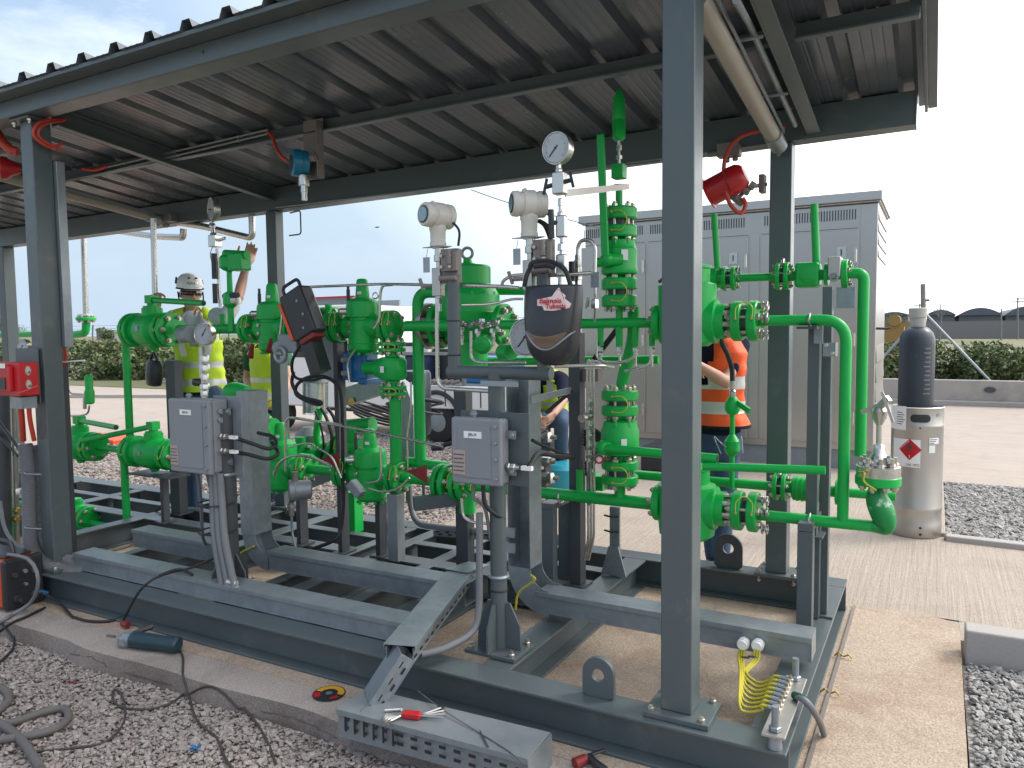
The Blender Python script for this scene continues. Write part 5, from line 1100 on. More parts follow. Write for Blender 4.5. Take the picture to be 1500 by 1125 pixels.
m=MB(); q=Q(730,562,2.96); m.box((q.x-.09,2.955,q.z-.012),(q.x+.10,2.963,q.z+.012)); A('clamp_strap',m,'galv',ip)
m=MB(); q=Q(731,848,2.96); m.torus(V((c.x,3.0,q.z)),Z_,.040,.010,22,6); A('clamp',m,'galv',ip)
m=MB(); q=Q(731,868,2.96); m.torus(V((c.x,3.0,q.z)),Z_,.040,.004,22,6); A('cable_tie',m,'black',ip)
a=Q(676,601,2.96); b=Q(776,713,2.96); m=MB(); m.box((a.x,2.955,b.z),(b.x,2.961,a.z)); A('mounting_plate',m,'steel',ip)
# left junction box pole
c1=V((-3.50,3.0,ZS)); lp=T('instrument_pole','grey pipe stand on gussets behind the left junction box and slanted conduits','pole',c1)
m=MB(); m.box((c1.x-.13,2.90,ZS+.0015),(c1.x+.13,3.10,ZS+.0195)); A('base_plate',m,'dark',lp,bevel=.003)
m=MB(); m.cyl(c1+Z_*.02,c1+Z_*1.05,.055,n=24); A('tube',m,'dark',lp)
for ax in (X_,Y_,-X_,-Y_):
    m=MB(); n_=ax.cross(Z_); p0=c1+Z_*.02+ax*.0555; m.prism([p0-n_*.005,p0+ax*.075-n_*.005,p0+ax*.07+Z_*.11-n_*.005,p0+Z_*.21-n_*.005],n_*.010); A('gusset',m,'dark',lp)
m=MB(); m.torus(c1+Z_*.68,Z_,.057,.010,22,6); A('clamp',m,'galv',lp)
for z in (.36,.52):
    m=MB(); m.torus(c1+V((-.03,-.05,z)),Z_,.10,.005,24,6); A('cable_tie',m,'black',lp)
a=P(320,590,X=-3.42); m=MB(); m.box((-3.60,3.015,.84),(-3.38,3.022,1.30)); A('mounting_plate',m,'galvd',lp)
# ---- junction boxes
def jbox(x0,x1,z0,z1,y0,y1,label,tag):
    r0=T('junction_box',label,'junction box',((x0+x1)/2,(y0+y1)/2,z0),'grey junction boxes')
    m=MB(); m.box((x0,y0+.035,z0),(x1,y1,z1)); A('body',m,'box',r0,bevel=.014)
    m=MB(); m.box((x0-.004,y0,z0-.004),(x1+.004,y0+.033,z1+.004)); lid=A('lid',m,'box',r0,bevel=.012)
    m=MB(); m.box((x0+.035,y0-.004,z0+.03),(x1-.045,y0-.0005,z1-.03)); A('lid_panel',m,'box',lid,bevel=.003)
    for z in (z0+.03,z0+.4*(z1-z0),z0+.65*(z1-z0),z1-.03):
        m=MB(); m.nut(V((x1-.022,y0-.005,z)),-Y_,.009,.008); A('screw',m,'galvd',lid)
    m=MB(); cx2=x0+(x1-x0)*.46; m.box((cx2-.045,y0-.007,z1-.085),(cx2+.045,y0-.0042,z1-.055)); A('label',m,'paper',lid)
    text_part(tag,(cx2,y0-.0078,z1-.070),X_,Z_,.018,'dark',lid)
    m=MB(); m.box((x0+.012,y0-.007,z0+.04),(x0+.075,y0-.0042,z0+.15)); A('warning_label',m,'labelr',lid)
    for k in range(5):
        m=MB(); m.box((x0+.016,y0-.0083,z0+.055+k*.018),(x0+.07-.006*(k%2),y0-.0072,z0+.059+k*.018)); A('printed_line',m,'dark',lid)
    for z in (z0+.06,z1-.07):
        m=MB(); m.box((x1+.0005,y1-.03,z-.018),(x1+.045,y1-.022,z+.018)); m.nut(V((x1+.03,y1-.036,z)),-Y_,.012,.01); A('ear',m,'galv',r0)
    m=MB(); m.cyl(V((x0+.09,(y0+y1)/2,z1+.0)),V((x0+.09,(y0+y1)/2,z1+.03)),.012,n=10); m.nut(V((x0+.09,(y0+y1)/2,z1+.018)),Z_,.018,.012); A('breather',m,'galvd',r0)
    return r0
M['labelr']=mat('rating_label',(.38,.30,.27),.5,var=.2,scale=40)
jr=jbox(-1.885,-1.637,.975,1.265,2.862,2.95,'grey enclosure on the instrument pole below the wide U bracket, under the black helmet','JB5.M')
jl=jbox(-3.80,-3.475,.875,1.285,2.87,3.01,'grey enclosure with cable glands on its right side, left of the galvanised riser','JB5.N')
def gland(p,d,label,wires,par):
    d=V(d).normalized(); p=V(p); m=MB(); m.nut(p+d*.01,d,.020,.018); m.cyl(p,p+d*.04,.014,n=12); m.nut(p+d*.035,d,.018,.02); m.cyl(p+d*.045,p+d*.065,.011,n=10); A('cable_gland',m,'ss',par)
    m=MB(); m.obox(p+d*.10,d,.05,.022,.018,Z_); A('cable_tag',m,'paper',par)
for k,z in enumerate((1.10,1.02)): gland((-3.474,2.95,z-.02),(1,0,0),'',None,jl)
for z in (1.22,1.17):
    m=MB(); m.nut(V((-3.468,2.95,z)),X_,.018,.012); A('blind_plug',m,'galvd',jl)
gland((-1.636,2.92,1.055),(1,0,0),'',None,jr)
CAB='black cables'
def cable(label,pts,r_=.008,mt='black',smooth=6,group=CAB,name='cable',cat='cable'):
    m=MB(); m.tube(pts,r_,n=8,smooth=smooth); return O(name,m,mt,label,cat,group,sharp=1.5)
g1=V((-3.37,2.95,1.08)); 
cable('upper of two black cables leaving the left junction box in a loop',[g1,Q(370,650,3.05),Q(392,657,3.1),Q(404,652,3.15),Q(400,640,3.2),Q(378,634,3.25)],.011)
cable('lower of two black cables leaving the left junction box in a loop',[g1-Z_*.08,Q(365,666,3.05),Q(392,672,3.1),Q(407,664,3.15),Q(398,648,3.2)],.011)
cable('black cable from the right junction box gland to the dark post',[V((-1.53,2.92,1.055)),Q(790,664,3.1),Q(815,668,3.4),Q(840,670,3.9)],.012)
cable('second black cable sagging beside the right pole towards the dark post',[Q(780,645,3.2),Q(800,655,3.4),Q(822,664,3.7),Q(840,668,3.9)],.009)
cable('thick black cable looping by the rear left column and running down the dark post',[Q(430,545,3.75),Q(428,562,3.75),Q(440,580,3.75),Q(470,589,3.75),Q(462,592,3.75),Q(436,580,3.75),Q(434,566,3.75),Q(448,554,3.75),Q(470,551,3.75),Q(490,560,3.78),Q(500,580,3.8),Q(502,640,3.82),Q(502,700,3.82),Q(503,740,3.82),Q(499,775,3.8),Q(488,792,3.75),Q(458,804,3.7)],.012)
cable('thick black cable hanging from the work lamp',[Q(440,505,3.6),Q(428,530,3.6),Q(432,552,3.65),Q(455,557,3.7),Q(472,553,3.72)],.010)
for k in range(2): cable(('left' if k else 'right')+' grey cable under the left junction box',[V((-3.60+k*-.08,2.95,.875)),V((-3.62-k*.1,3.0,.7)),V((-3.72-k*.12,3.1,.45)),V((-3.9-.1*k,3.25,.33))],.010,'flex',group='grey cables')
for k in range(3): cable(('first','second','third')[k]+' grey conduit slanting down from the left junction box along its pole',[V((-3.53+k*.032,2.93,.875)),V((-3.52+k*.036,2.92,.74)),V((-3.47+k*.042,2.88,.52)),V((-3.40+k*.048,2.86,.28))],.020,'flex',group='grey cables')
m=MB(); q=V((-3.36,2.865,.30)); m.cyl(q,q+V((.05,0,.0)),.022,n=10); m.nut(q+X_*.06,X_,.018,.02); O('cable_gland',m,'ss','bright steel gland on the front tray where the slanted conduits end','gland')
cable('grey cable under the right junction box',[V((-1.80,2.92,.975)),V((-1.81,2.92,.90)),V((-1.77,2.95,.85)),V((-1.76,2.98,.7))],.008,'flex',group='grey cables')
cable('black cable under the right junction box with steel gland',[V((-1.76,2.92,.975)),V((-1.75,2.92,.88)),V((-1.72,2.95,.83)),V((-1.70,3.0,.8))],.010)
# corrugated conduits
def corr(label,pts,r_,par=None,group='grey corrugated conduits'):
    pts=catmull([V(p) for p in pts],10); ln=sum((b-a).length for a,b in zip(pts,pts[1:])); n_=max(20,int(ln/.009)); o=[]
    cum=[0]
    for a,b in zip(pts,pts[1:]): cum.append(cum[-1]+(b-a).length)
    j=0
    for i in range(2*n_+1):
        t=ln*i/(2*n_)
        while j<len(cum)-2 and cum[j+1]<t: j+=1
        f_=(t-cum[j])/max(1e-6,cum[j+1]-cum[j]); o.append(pts[j].lerp(pts[j+1],f_))
    m=MB(); N=len(o)-1; m.tube(o,lambda t:r_*(1+(.07 if int(round(t*N))%2 else -.05)),n=12); return O('corrugated_conduit',m,'flex',label,'conduit',group,sharp=1.5)
corr('left of two corrugated conduits curving down the front left column into the front tray',[Q(37,650,2.73),Q(42,700,2.73),Q(43,760,2.72),Q(46,800,2.72),Q(62,824,2.74),Q(95,836,2.80),Q(124,838,2.86)],.040)
corr('right of two corrugated conduits curving down the front left column into the front tray',[Q(52,652,2.80),Q(58,700,2.80),Q(60,750,2.80),Q(64,790,2.80),Q(80,812,2.82),Q(105,824,2.86),Q(128,830,2.9)],.040)
for k,py in enumerate((693,772)):
    q=Q(47,py,2.70); m=MB(); m.tube([q-X_*.09,q-Y_*.035,q+X_*.10],.005,n=6); O('cable_tie',m,'galv',('upper' if k==0 else 'lower')+' pale tie round the two corrugated conduits','cable tie')
corr('vertical corrugated conduit rising to the right junction box pole from the bridge',[V((-1.785,2.93,.83)),V((-1.79,2.93,.6)),V((-1.79,2.92,.40)),V((-1.80,2.88,.30)),V((-1.86,2.75,.26)),V((-1.93,2.66,.25))],.016)
m=MB(); m.tube([Q(598,700,4.1),Q(602,740,4.1),Q(612,765,4.05),Q(640,772,4.0),Q(700,778,3.95)],.020,n=10,smooth=6); O('grey_conduit',m,'flex','smooth grey conduit curving down behind the dark post in mid picture','conduit')
tray('slotted galvanised tray behind the right pole near the ground',Q(640,772,4.3),Q(835,785,4.3),.10,.05,lid=False,slots=1)
# left column kit
cl=T('call_point_box','red alarm box bolted to the front left column at the left edge','alarm box',Q(20,550,2.72)); a=Q(-25,530,2.66); b=Q(44,580,2.66)
m=MB(); m.box((a.x,2.60,b.z),(b.x,2.72,a.z)); A('body',m,'red',cl,bevel=.008)
a2=Q(16,525,2.59); m=MB(); m.box((a.x,2.575,b.z+.03),(a2.x,2.599,a.z-.02)); A('cover',m,'red',cl,bevel=.006)
for p in ((41,543),(42,563)):
    q=Q(p[0],p[1],2.598); m=MB(); m.nut(q,-Y_,.020,.016); m.cyl(q,q+Y_*.003,.028,n=16); A('bolt',m,'bolt',cl)
q=Q(3,536,2.574); m=MB(); m.box((q.x-.03,2.570,q.z-.014),(q.x+.03,2.5745,q.z+.014)); A('label',m,'paper',cl)
q=Q(4,562,2.574); m=MB(); m.box((q.x-.03,2.570,q.z-.035),(q.x+.03,2.5745,q.z+.035)); A('window',m,'plast',cl)
m=MB(); m.tube([Q(28,576,2.57),Q(40,572,2.57),Q(54,566,2.6)],.006,n=7,smooth=6); A('seal_wire',m,'redcab',cl)
a=Q(30,510,2.75); b=Q(66,592,2.75); m=MB(); m.box((-5.06,2.742,b.z),(-4.82,2.750,a.z)); O('mounting_plate',m,'steel','flat grey plate on the front left column carrying the red alarm box','plate',bevel=.002)
m=MB(); q=Q(36,588,2.68); m.box((q.x-.06,2.63,q.z-.04),(q.x+.06,2.72,q.z+.03)); O('cable_gland_block',m,'galv','pale gland block hanging under the red alarm box','gland')
for k,px in enumerate((30,42)):
    cable(('left' if k==0 else 'right')+' red cable dropping from the gland block into the corrugated conduits',[Q(px,592,2.69),Q(px+2,615,2.70),Q(px+4+k*4,645,2.74)],.018 if k==0 else .014,'redcab',group='red cables')
cable('red cable on the right side of the front left column below the pale tray',[Q(94,510,2.97),Q(96,525,2.97),Q(90,540,2.97),Q(86,546,2.97)],.012,'redcab',group='red cables')
m=MB(); m.tube([Q(84,531,2.93),Q(124,528,2.95)],.006,n=6); O('cable_tie',m,'paper','white tie tail sticking out right of the front left column','cable tie')
cable('orange cable curling under the front roof corner at the left column',[P(x,y,X=-4.74) for x,y in ((96,175),(64,177),(50,189),(53,203),(74,216),(90,211))],.010,'redcab',group='red cables')
cable('second orange cable curling under the front roof corner',[P(x,y,X=-4.735) for x,y in ((92,177),(68,181),(57,191),(60,203),(82,216),(92,220))],.008,'redcab',group='red cables')
cable('red cable joining the conduits under the roof at the left',[Q(122,247,3.66),Q(140,249,3.66),Q(158,244,3.66)],.014,'redcab',group='red cables')
cable('thick red cable at the left edge under the roof',[Q(-12,180,2.9),Q(2,205,2.9),Q(14,218,2.92),Q(26,222,2.95)],.030,'redcab',group='red cables')
r0=T('alarm_horn','red alarm horn half hidden behind the front left column near the roof','horn',Q(20,247,3.1)); q=Q(18,247,3.1); m=MB(); m.lathe(q,(-.6,-.8,0),[(-.05,.03),(0,.05),(.03,.075),(.06,.08)],20); A('horn',m,'red',r0); m=MB(); m.cyl(q,q+V((.12,.1,0)),.02,n=8); A('arm',m,'dark',r0)
r0=T('number_sign','pale plate with the number 1 at the left edge under the roof','sign',Q(4,248,3.3)); a=Q(-8,236,3.3); b=Q(14.5,258,3.3); m=MB(); m.box((a.x,3.3,b.z),(b.x,3.306,a.z)); A('plate',m,'lcdp',r0) if 'lcdp' in M else A('plate',m,'paper',r0)
text_part('1',((b.x-.035),3.2985,(a.z+b.z)/2),X_,Z_,.075,'dark',r0)
# ---- left fringe pipes
fr='pipes at the left edge'
pipe('grey post like pipe at the far left edge behind the red alarm box',[Q(4,560,3.2),Q(8,800,3.2)],.045,mt='dark',group=fr)
pipe('stainless pipe standing just left of the corrugated conduits',[Q(20,590,3.3),Q(25,800,3.3)],.022,mt='ssd',group=fr)
pipe('thin green pipe standing at the far left edge',[Q(12,690,3.35),Q(16,800,3.35)],.020,group=fr)
pipe('green cross pipe low at the far left edge',[Q(0,742,3.6),Q(40,736,3.6)],.024,group=fr)
pipe('dark angled brace at the far left edge',[Q(-6,612,3.1),Q(30,660,3.1)],.012,mt='plast',group=fr)
pipe('second dark angled brace at the far left edge',[Q(-6,632,3.15),Q(26,668,3.15)],.010,mt='plast',group=fr)
r0=T('tube_valve','small stainless valve at the far left edge above the tray end','valve',Q(22,745,3.25),SS)
for py in (655,662,720,748,760):
    q=Q(20+py%7,py,3.25); m=MB(); m.nut(q,Z_ if py<740 else X_,.026,.05); A('fitting',m,'ss' if py<740 else 'brass',r0)
cable('grey cable swinging behind the red welder at the far left',[Q(0,735,2.9),Q(6,770,2.85),Q(18,792,2.8),Q(40,812,2.8)],.012,'flex',group='grey cables')
# ------------------------------------------------------------------ gauges
def gauge(c,r_,label,nrm=(0,-1,0),hand=2.3,stem=True,depth=.6):
    c=V(c); d=V(nrm).normalized(); r0=T('pressure_gauge',label,'gauge',c,'round pressure gauges')
    m=MB(); m.lathe(c,-d,[(-.004,r_*.90),(-.008,r_*.94),(-.008,r_*.985),(0,r_),(r_*.18,r_),(r_*.2,r_*.93),(r_*depth,r_*.92),(r_*depth+.004,r_*.8)],40); A('case',m,'ss',r0)
    m=MB(); m.lathe(c+d*.005,d,[(0,r_*.89),(.0012,r_*.89)],40); A('dial',m,'glass',r0)
    x=V((0,0,1)).cross(d).normalized()*-1; x=Z_.cross(d).normalized(); x=-d.cross(Z_).normalized() if False else Z_.cross(d); x.normalize(); u_=Z_
    f_=c+d*.0068
    m=MB(); 
    for k in range(28):
        a=math.radians(-45+270*k/27); e=V(x)*math.cos(a)+u_*math.sin(a); L_=.10 if k%3 else .17; m.bar(f_+e*r_*(.80-L_),f_+e*r_*.80,.0012 if k%3 else .002,.0005,d)
    A('scale_marks',m,'dark',r0)
    e=V(x)*math.cos(hand)+u_*math.sin(hand); m=MB(); m.bar(f_+d*.002-e*r_*.22,f_+d*.002+e*r_*.66,.004*r_/.06,.0008,d); m.lathe(f_+d*.001,d,[(0,r_*.07),(.003,r_*.07)],14); A('pointer',m,'black',r0)
    return r0
gc=Q(815,217,3.0); gr=gauge(gc,23.5*S(gc),'large steel pressure gauge high on a stack of valves under the roof',(-.12,-1,-.02),hand=3.95)
gc2=Q(298,490,3.72); g2=gauge(gc2,16.5*S(gc2),'steel pressure gauge above the left junction box in front of the worker',(.15,-1,0),hand=.95)
gc3=Q(770,494,3.35); gauge(gc3,28*S(gc3),'white dial gauge half hidden behind the hanging black helmet',(-.1,-1,0),hand=4.0)
gc4=Q(34,507,3.5); gauge(gc4,10.5*S(gc4),'small gauge peeping out left of the front left column',(.1,-1,0),hand=3.9)
gc5=Q(310,307,3.9); r0=gauge(gc5,.088,'gauge seen edge on under the roof above the slim green valve',(-.42,-.90,0),hand=3,depth=.45)
m=MB(); m.cyl(Q(310,324,3.9),Q(314,355,3.9),.014,n=8); m.nut(Q(311,330,3.9),Z_,.022,.03); m.nut(Q(313,345,3.9),Z_,.025,.04); A('stem',m,'ss',r0)
m=MB(); q=Q(316,354,3.9); m.box((q.x-.035,3.86,q.z-.04),(q.x+.035,3.93,q.z+.045)); m.bar(q,q+V((.1,0,.02)),.02,.02); A('manifold',m,'ss',r0,bevel=.005)
m=MB(); m.tube([Q(318,364,3.88),Q(319,385,3.88),Q(321,425,3.88),Q(323,450,3.88)],.012,n=8); A('tube',m,'ss',r0)
m=MB(); q=Q(314,392,3.85); m.cyl(q+Z_*.10,q-Z_*.08,.020,n=10); q=Q(315,430,3.85); m.cyl(q+Z_*.07,q-Z_*.07,.018,n=10); A('grips',m,'plast',r0)
m=MB(); m.tube([Q(312,360,3.85),Q(308,372,3.85),Q(310,384,3.85)],.003,n=6,smooth=5); A('seal_wire',m,'galv',r0)
# manifold below the large gauge
mf=T('gauge_manifold','chain of stainless needle valves below the large pressure gauge','valve',Q(822,330,3.02),SS)
def nutat(px,py,Y,r_,h,ax=Z_,mt='ss',par=mf): 
    m=MB(); m.nut(Q(px,py,Y),ax,r_,h); A('fitting',m,mt,par)
for px,py,r_,h in ((818,243,.012,.02),(818.5,250,.016,.02),(821,296,.014,.03),(821,306,.010,.03),(821,314,.016,.02),(824,350,.014,.03),(822,362,.018,.03),(823,372,.012,.03),(819,402,.010,.03)): nutat(px,py,3.02,r_,h)
m=MB(); q=Q(820,268,3.02); m.box((q.x-.028,2.995,q.z-.05),(q.x+.028,3.045,q.z+.045)); A('block',m,'ss',mf,bevel=.008)
for sx_,pp in ((-1,(800,274)),(1,(836,264))):
    q=Q(820,268,3.02); e=Q(pp[0],pp[1],3.0); m=MB(); m.cyl(q,e,.010,n=8); m.bar(e+V((-.004*sx_,0,.035)),e+V((.012*sx_,0,-.03)),.010,.010); A('tee_handle',m,'plast',mf)
for py in (331,388):
    q=Q(823,py,3.02); m=MB(); m.box((q.x-.022,3.0,q.z-.05),(q.x+.022,3.04,q.z+.045)); A('block',m,'ss',mf,bevel=.008)
q=Q(823,325,3.02); e=Q(807,327,2.99); m=MB(); m.cyl(q,e,.010,n=8); m.cyl(Q(807,307,2.99),Q(808,349,2.99),.013,n=10); A('hand_lever',m,'plast',mf)
m=MB(); m.tube([Q(821,290,3.02),Q(821,300,3.02),Q(823,320,3.02),Q(824,360,3.02),Q(821,400,3.02),Q(820,420,3.02)],.009,n=8); A('tube',m,'ss',mf)
# secondary valve with swan neck tube
sst('steel swan neck tube between needle valve and tag right of the helmet',[Q(846,395,3.2),Q(846,362,3.2),Q(851,352,3.2),Q(866,352,3.2),Q(872,362,3.2),Q(871,400,3.2)],.009,.05)
r0=T('needle_valve','stainless needle valve with black handle right above the helmet','valve',Q(845,400,3.2),SS)
for py,rr in ((378,.014),(385,.018),(395,.022),(405,.022),(414,.014)):
    m=MB(); m.nut(Q(846,py,3.2),Z_,rr,.03); A('fitting',m,'ss',r0)
m=MB(); m.cyl(Q(838,383,3.17),Q(838,412,3.17),.016,n=10); m.cyl(Q(838,396,3.17),Q(846,396,3.2),.01,n=8); A('handle',m,'plast',r0)
m=MB(); a=Q(866,399,3.19); b=Q(878,421,3.19); m.box((a.x,3.185,b.z),(b.x,3.19,a.z)); O('tag_plate',m,'galv','pale metal tag right of the helmet below the swan neck tube','tag')
sst('steel tube dropping from the tag to the upper row pipe',[Q(872,420,3.2),Q(872,440,3.2),Q(871,470,3.3)],.006)
m=MB(); m.cyl(Q(861,434,3.2),Q(858,452,3.2),.012,n=8); m.nut(Q(871,445,3.2),Z_,.02,.04); O('tube_valve',m,'ss','small valve with dark toggle on the tube right of the helmet','valve')
# ------------------------------------------------------------------ transmitters
def transmitter(c,ax,label,neck):
    c=V(c); d=V(ax).normalized(); r0=T('pressure_transmitter',label,'transmitter',c,'beige pressure transmitters')
    m=MB(); m.lathe(c-d*.078,d,[(0,.050),(.006,.054),(.028,.056),(.030,.052),(.045,.052),(.05,.060),(.10,.060),(.105,.054),(.120,.054),(.122,.058),(.146,.057),(.152,.050)],34); A('housing',m,'beige',r0)
    m=MB(); m.lathe(c-d*.0785,-d,[(0,.040),(.002,.040),(.002,.036),(.004,.034)],28); A('window_ring',m,'dark',r0); m=MB(); m.lathe(c-d*.0826,-d,[(0,.033),(.001,.033)],28); A('display',m,'lcd',r0)
    m=MB(); m.lathe(c-Z_*.045,-Z_,[(0,.040),(.02,.040),(.03,.036),(.075,.035),(.078,.038),(.095,.038),(.097,.030),(.105,.028)],28); A('neck',m,'beige',r0)
    m=MB(); m.cyl(c+d*.0+V((0,-.035,.045)),c+V((0,-.045,.055)),.012,n=10); A('screw_cap',m,'beige',r0)
    z=c.z-.15; m=MB(); m.lathe(V((c.x+.004,c.y,z)),-Z_,[(0,.020),(.03,.020),(.032,.024),(.06,.024),(.062,.014),(.10,.014)],16); A('sensor_stem',m,'ss',r0)
    m=MB(); m.prism([(c.x-.075,c.y-.02,z+.004),(c.x+.02,c.y-.035,z+.004),(c.x+.075,c.y+.0,z+.004),(c.x+.02,c.y+.04,z+.004)],(0,0,.004)); A('bracket_plate',m,'galvd',r0)
    m=MB(); b=c+V((.065,.0,-.21)); m.box((b.x-.045,b.y-.01,b.z-.10),(b.x+.045,b.y+.03,b.z+.055)); m.box((b.x-.03,b.y-.035,b.z-.05),(b.x+.055,b.y-.011,b.z+.04)); m.cyl((b.x-.04,b.y-.03,b.z-.08),(b.x+.05,b.y-.03,b.z-.08),.014,n=10); m.cyl((b.x+.02,b.y-.04,b.z-.02),(b.x+.02,b.y-.04,b.z+.05),.012,n=10); A('bracket',m,'brown',r0,bevel=.01)
    for q in ((-.02,.02),(.025,.02),(-.02,-.03),(.025,-.03)):
        m=MB(); m.nut(b+V((q[0],-.041,q[1])),-Y_,.010,.012); A('bolt',m,'bolt',r0)
    m=MB(); m.box((c.x-.025,c.y-.022,z-.22),(c.x+.022,c.y+.02,z-.09)); A('valve_block',m,'ssd',r0,bevel=.004)
    e=V((c.x-.025,c.y-.01,z-.17)); m=MB(); m.cyl(e,e-X_*.05,.009,n=8); m.bar(e+V((-.075,0,.035)),e+V((-.055,0,-.02)),.012,.012); A('tee_handle',m,'brown',r0)
    m=MB(); m.cyl(V((c.x+.0,c.y,z-.22)),V((c.x,c.y,z-.29)),.012,n=10); m.nut(V((c.x,c.y,z-.24)),Z_,.018,.025); A('tube_end',m,'ss',r0)
    m=MB(); m.tube([c+V((.05,.03,-.02)),c+V((.09,.04,-.07)),c+V((.085,.04,-.14))],.006,n=7,smooth=6); A('lead',m,'black',r0)
    m=MB(); m.box((c.x-.065,c.y-.03,z-.11),(c.x-.03,c.y-.027,z-.04)); A('tag_plate',m,'galv',r0); m=MB(); m.tube([(c.x-.05,c.y-.025,z-.04),(c.x-.045,c.y-.02,z)],.0015,n=5); A('tag_wire',m,'galv',r0)
    return r0
transmitter(Q(641,316,3.0),(.36,.93,-.02),'beige transmitter with lit grey display facing left, on the left upright',0)
transmitter(Q(775,299,3.0),(.74,.67,0),'beige transmitter seen from the side, on the right upright beside the large gauge',0)
m=MB(); q=Q(795,378,2.97); m.tube([Q(776,392,2.9),Q(780,385,2.9),Q(797,382,2.92),Q(815,386,2.92),Q(828,396,2.92),Q(836,418,2.92)],.010,n=8,smooth=6); m.tube([Q(776,394,2.92),Q(771,405,2.9),Q(768,420,2.9)],.010,n=8,smooth=6); m.tube([Q(782,390,2.88),Q(800,388,2.9),Q(812,392,2.9)],.012,n=8,smooth=6); O('helmet_strap',m,'black','black straps looped over the upright holding the welding helmet','strap')
for k in range(3): cable(('first','second','third')[k]+' black lead curving behind the right transmitter',[Q(784+k*3,322,3.05),Q(796+k*3,330,3.06),Q(803+k*2,345,3.06),Q(806+k,356,3.06)],.006)
# ------------------------------------------------------------------ welding helmet
hc=Q(803,470,2.86); s_=S(hc)
wh=T('welding_helmet','black welding helmet with a red and white sticker hanging from the right upright','welding helmet',hc)
def hz(py): return Q(803,py,2.86).z
rows=[]; N=22; prof=[(418,44.5,.07),(422,45.5,.085),(440,45.5,.10),(465,44.5,.115),(485,42,.12),(505,40,.118),(518,35,.105),(528,26,.085),(535,13,.055)]
hx=hc.x; 
for py,hw,dp in prof:
    rows.append([V((hx+hw*s_*math.sin(t)*1.0+(805-803)*s_*0-(.035*(py-418)/116 if py>480 else 0)*0,2.93-dp*1.0*abs(math.cos(t))**.8,hz(py))) for t in np.linspace(-1.5,1.5,N)])
m=MB(); m.sheet(rows); sh=A('shell',m,'helm',wh,sharp=1.2); so_=sh.modifiers.new('thickness','SOLIDIFY'); so_.thickness=.006; so_.offset=1
sb=sh.modifiers.new('smooth','SUBSURF'); sb.levels=1; sb.render_levels=1
m=MB(); m.sheet([rows[0],[V((hx+.8*(p.x-hx),2.95,p.z-.005)) for p in rows[0]]]); A('top_edge',m,'helm',wh)
# visor: crescent window low on the shell
def hsurf(px_off,py,out):
    k=np.interp(py,[p[0] for p in prof],[p[1] for p in prof]); dp=np.interp(py,[p[0] for p in prof],[p[2] for p in prof]); sn=max(-.99,min(.99,px_off/k)); t=math.asin(sn)
    return V((hx+px_off*s_,2.93-dp*abs(math.cos(t))**.8-out,hz(py)))
up=[];lo=[]
for u_ in np.linspace(-1,1,21):
    up.append((u_*35+3,482+10*math.cos(u_*1.5)+1)); lo.append((u_*37+3,483+27*math.cos(u_*1.57)))
m=MB(); m.sheet([[hsurf(a,b,.007) for a,b in up],[hsurf((a+c_)/2,(b+d_)/2,.008) for (a,b),(c_,d_) in zip(up,lo)],[hsurf(a,b,.007) for a,b in lo]]); A('visor',m,'amber',wh,sharp=1.5)
m=MB(); m.tube([hsurf(a,b+2,.007) for a,b in lo],.004,n=8); A('visor_rim',m,'galvd',wh)
# sticker
outl=[(-11,-31),(12,-35),(18,-45),(21,-48),(25,-41),(31,-36),(30,-32),(38,-24),(36,-18),(16,-14),(2,-15),(-1,-21),(-10,-22)]
def hs2(a,b,o): return hsurf(a,470+b,o)
m=MB(); cpt=hs2(12,-28,.0115); ring=[hs2(a,b,.0105) for a,b in outl]; ring2=[hs2(a*.55+12*.45,b*.55-28*.45,.0115) for a,b in outl]
n_=len(ring); m.add(ring+ring2+[cpt],[(i,(i+1)%n_,n_+(i+1)%n_,n_+i) for i in range(n_)]+[(n_+i,n_+(i+1)%n_,2*n_) for i in range(n_)]); A('sticker',m,'stick',wh) if 'stick' in M else None
M['stick']=mat('sticker_pinkish',(.72,.56,.54),.45,var=.15,scale=30); A('sticker',m,'stick',wh)
rt=(hs2(22,-25,0)-hs2(2,-25,0)).normalized(); upv=(hs2(10,-30,0)-hs2(10,-20,0)).normalized(); nr=rt.cross(upv).normalized()
if nr.y>0: nr=-nr
text_part('Balmoia',hs2(10.5,-27.5,.0)+nr*.0145,rt,upv,10.6*s_,'red',wh,depth=.0008,bold=.0006)
text_part('Tubería',hs2(18.5,-19.5,.0)+nr*.0145,rt,upv,9.8*s_,'red',wh,depth=.0008,bold=.0006)
m=MB(); m.tube([hs2(15,-34,.010),hs2(20,-45,.010),hs2(25,-40,.010),hs2(29,-30,.010)],.0012,n=6,smooth=5); A('sticker_line',m,'dark',wh)
# ------------------------------------------------------------------ gas detector under the roof
r0=T('gas_detector','blue gas detector with a steel sensor hanging from the mid purlin','detector',Q(441,240,3.62))
c=Q(440,239,3.58); d=V((-.55,-.83,0)); m=MB(); m.lathe(c-d*.05,d,[(0,.055),(.01,.075),(.05,.078),(.052,.082),(.10,.080),(.105,.07)],28); A('housing',m,'teal',r0)
m=MB(); m.lathe(c+d*.056,d,[(0,.05),(.003,.05)],24); m.torus(c+d*.06+V((0,0,.0)),d,.028,.006,18,6,0,4.6); A('cover_mark',m,'dark',r0)
m=MB(); m.cyl(c-X_*.0,c+V((.12,.02,.03)),.02,n=10); m.nut(c+V((.10,.01,.025)),X_,.03,.03); A('plug',m,'brown',r0)
q=Q(445,262,3.58); m=MB(); m.lathe(q+Z_*.02,-Z_,[(0,.034),(.02,.036),(.06,.034),(.062,.022),(.10,.022),(.101,.018),(.15,.018)],18); A('sensor',m,'ss',r0)
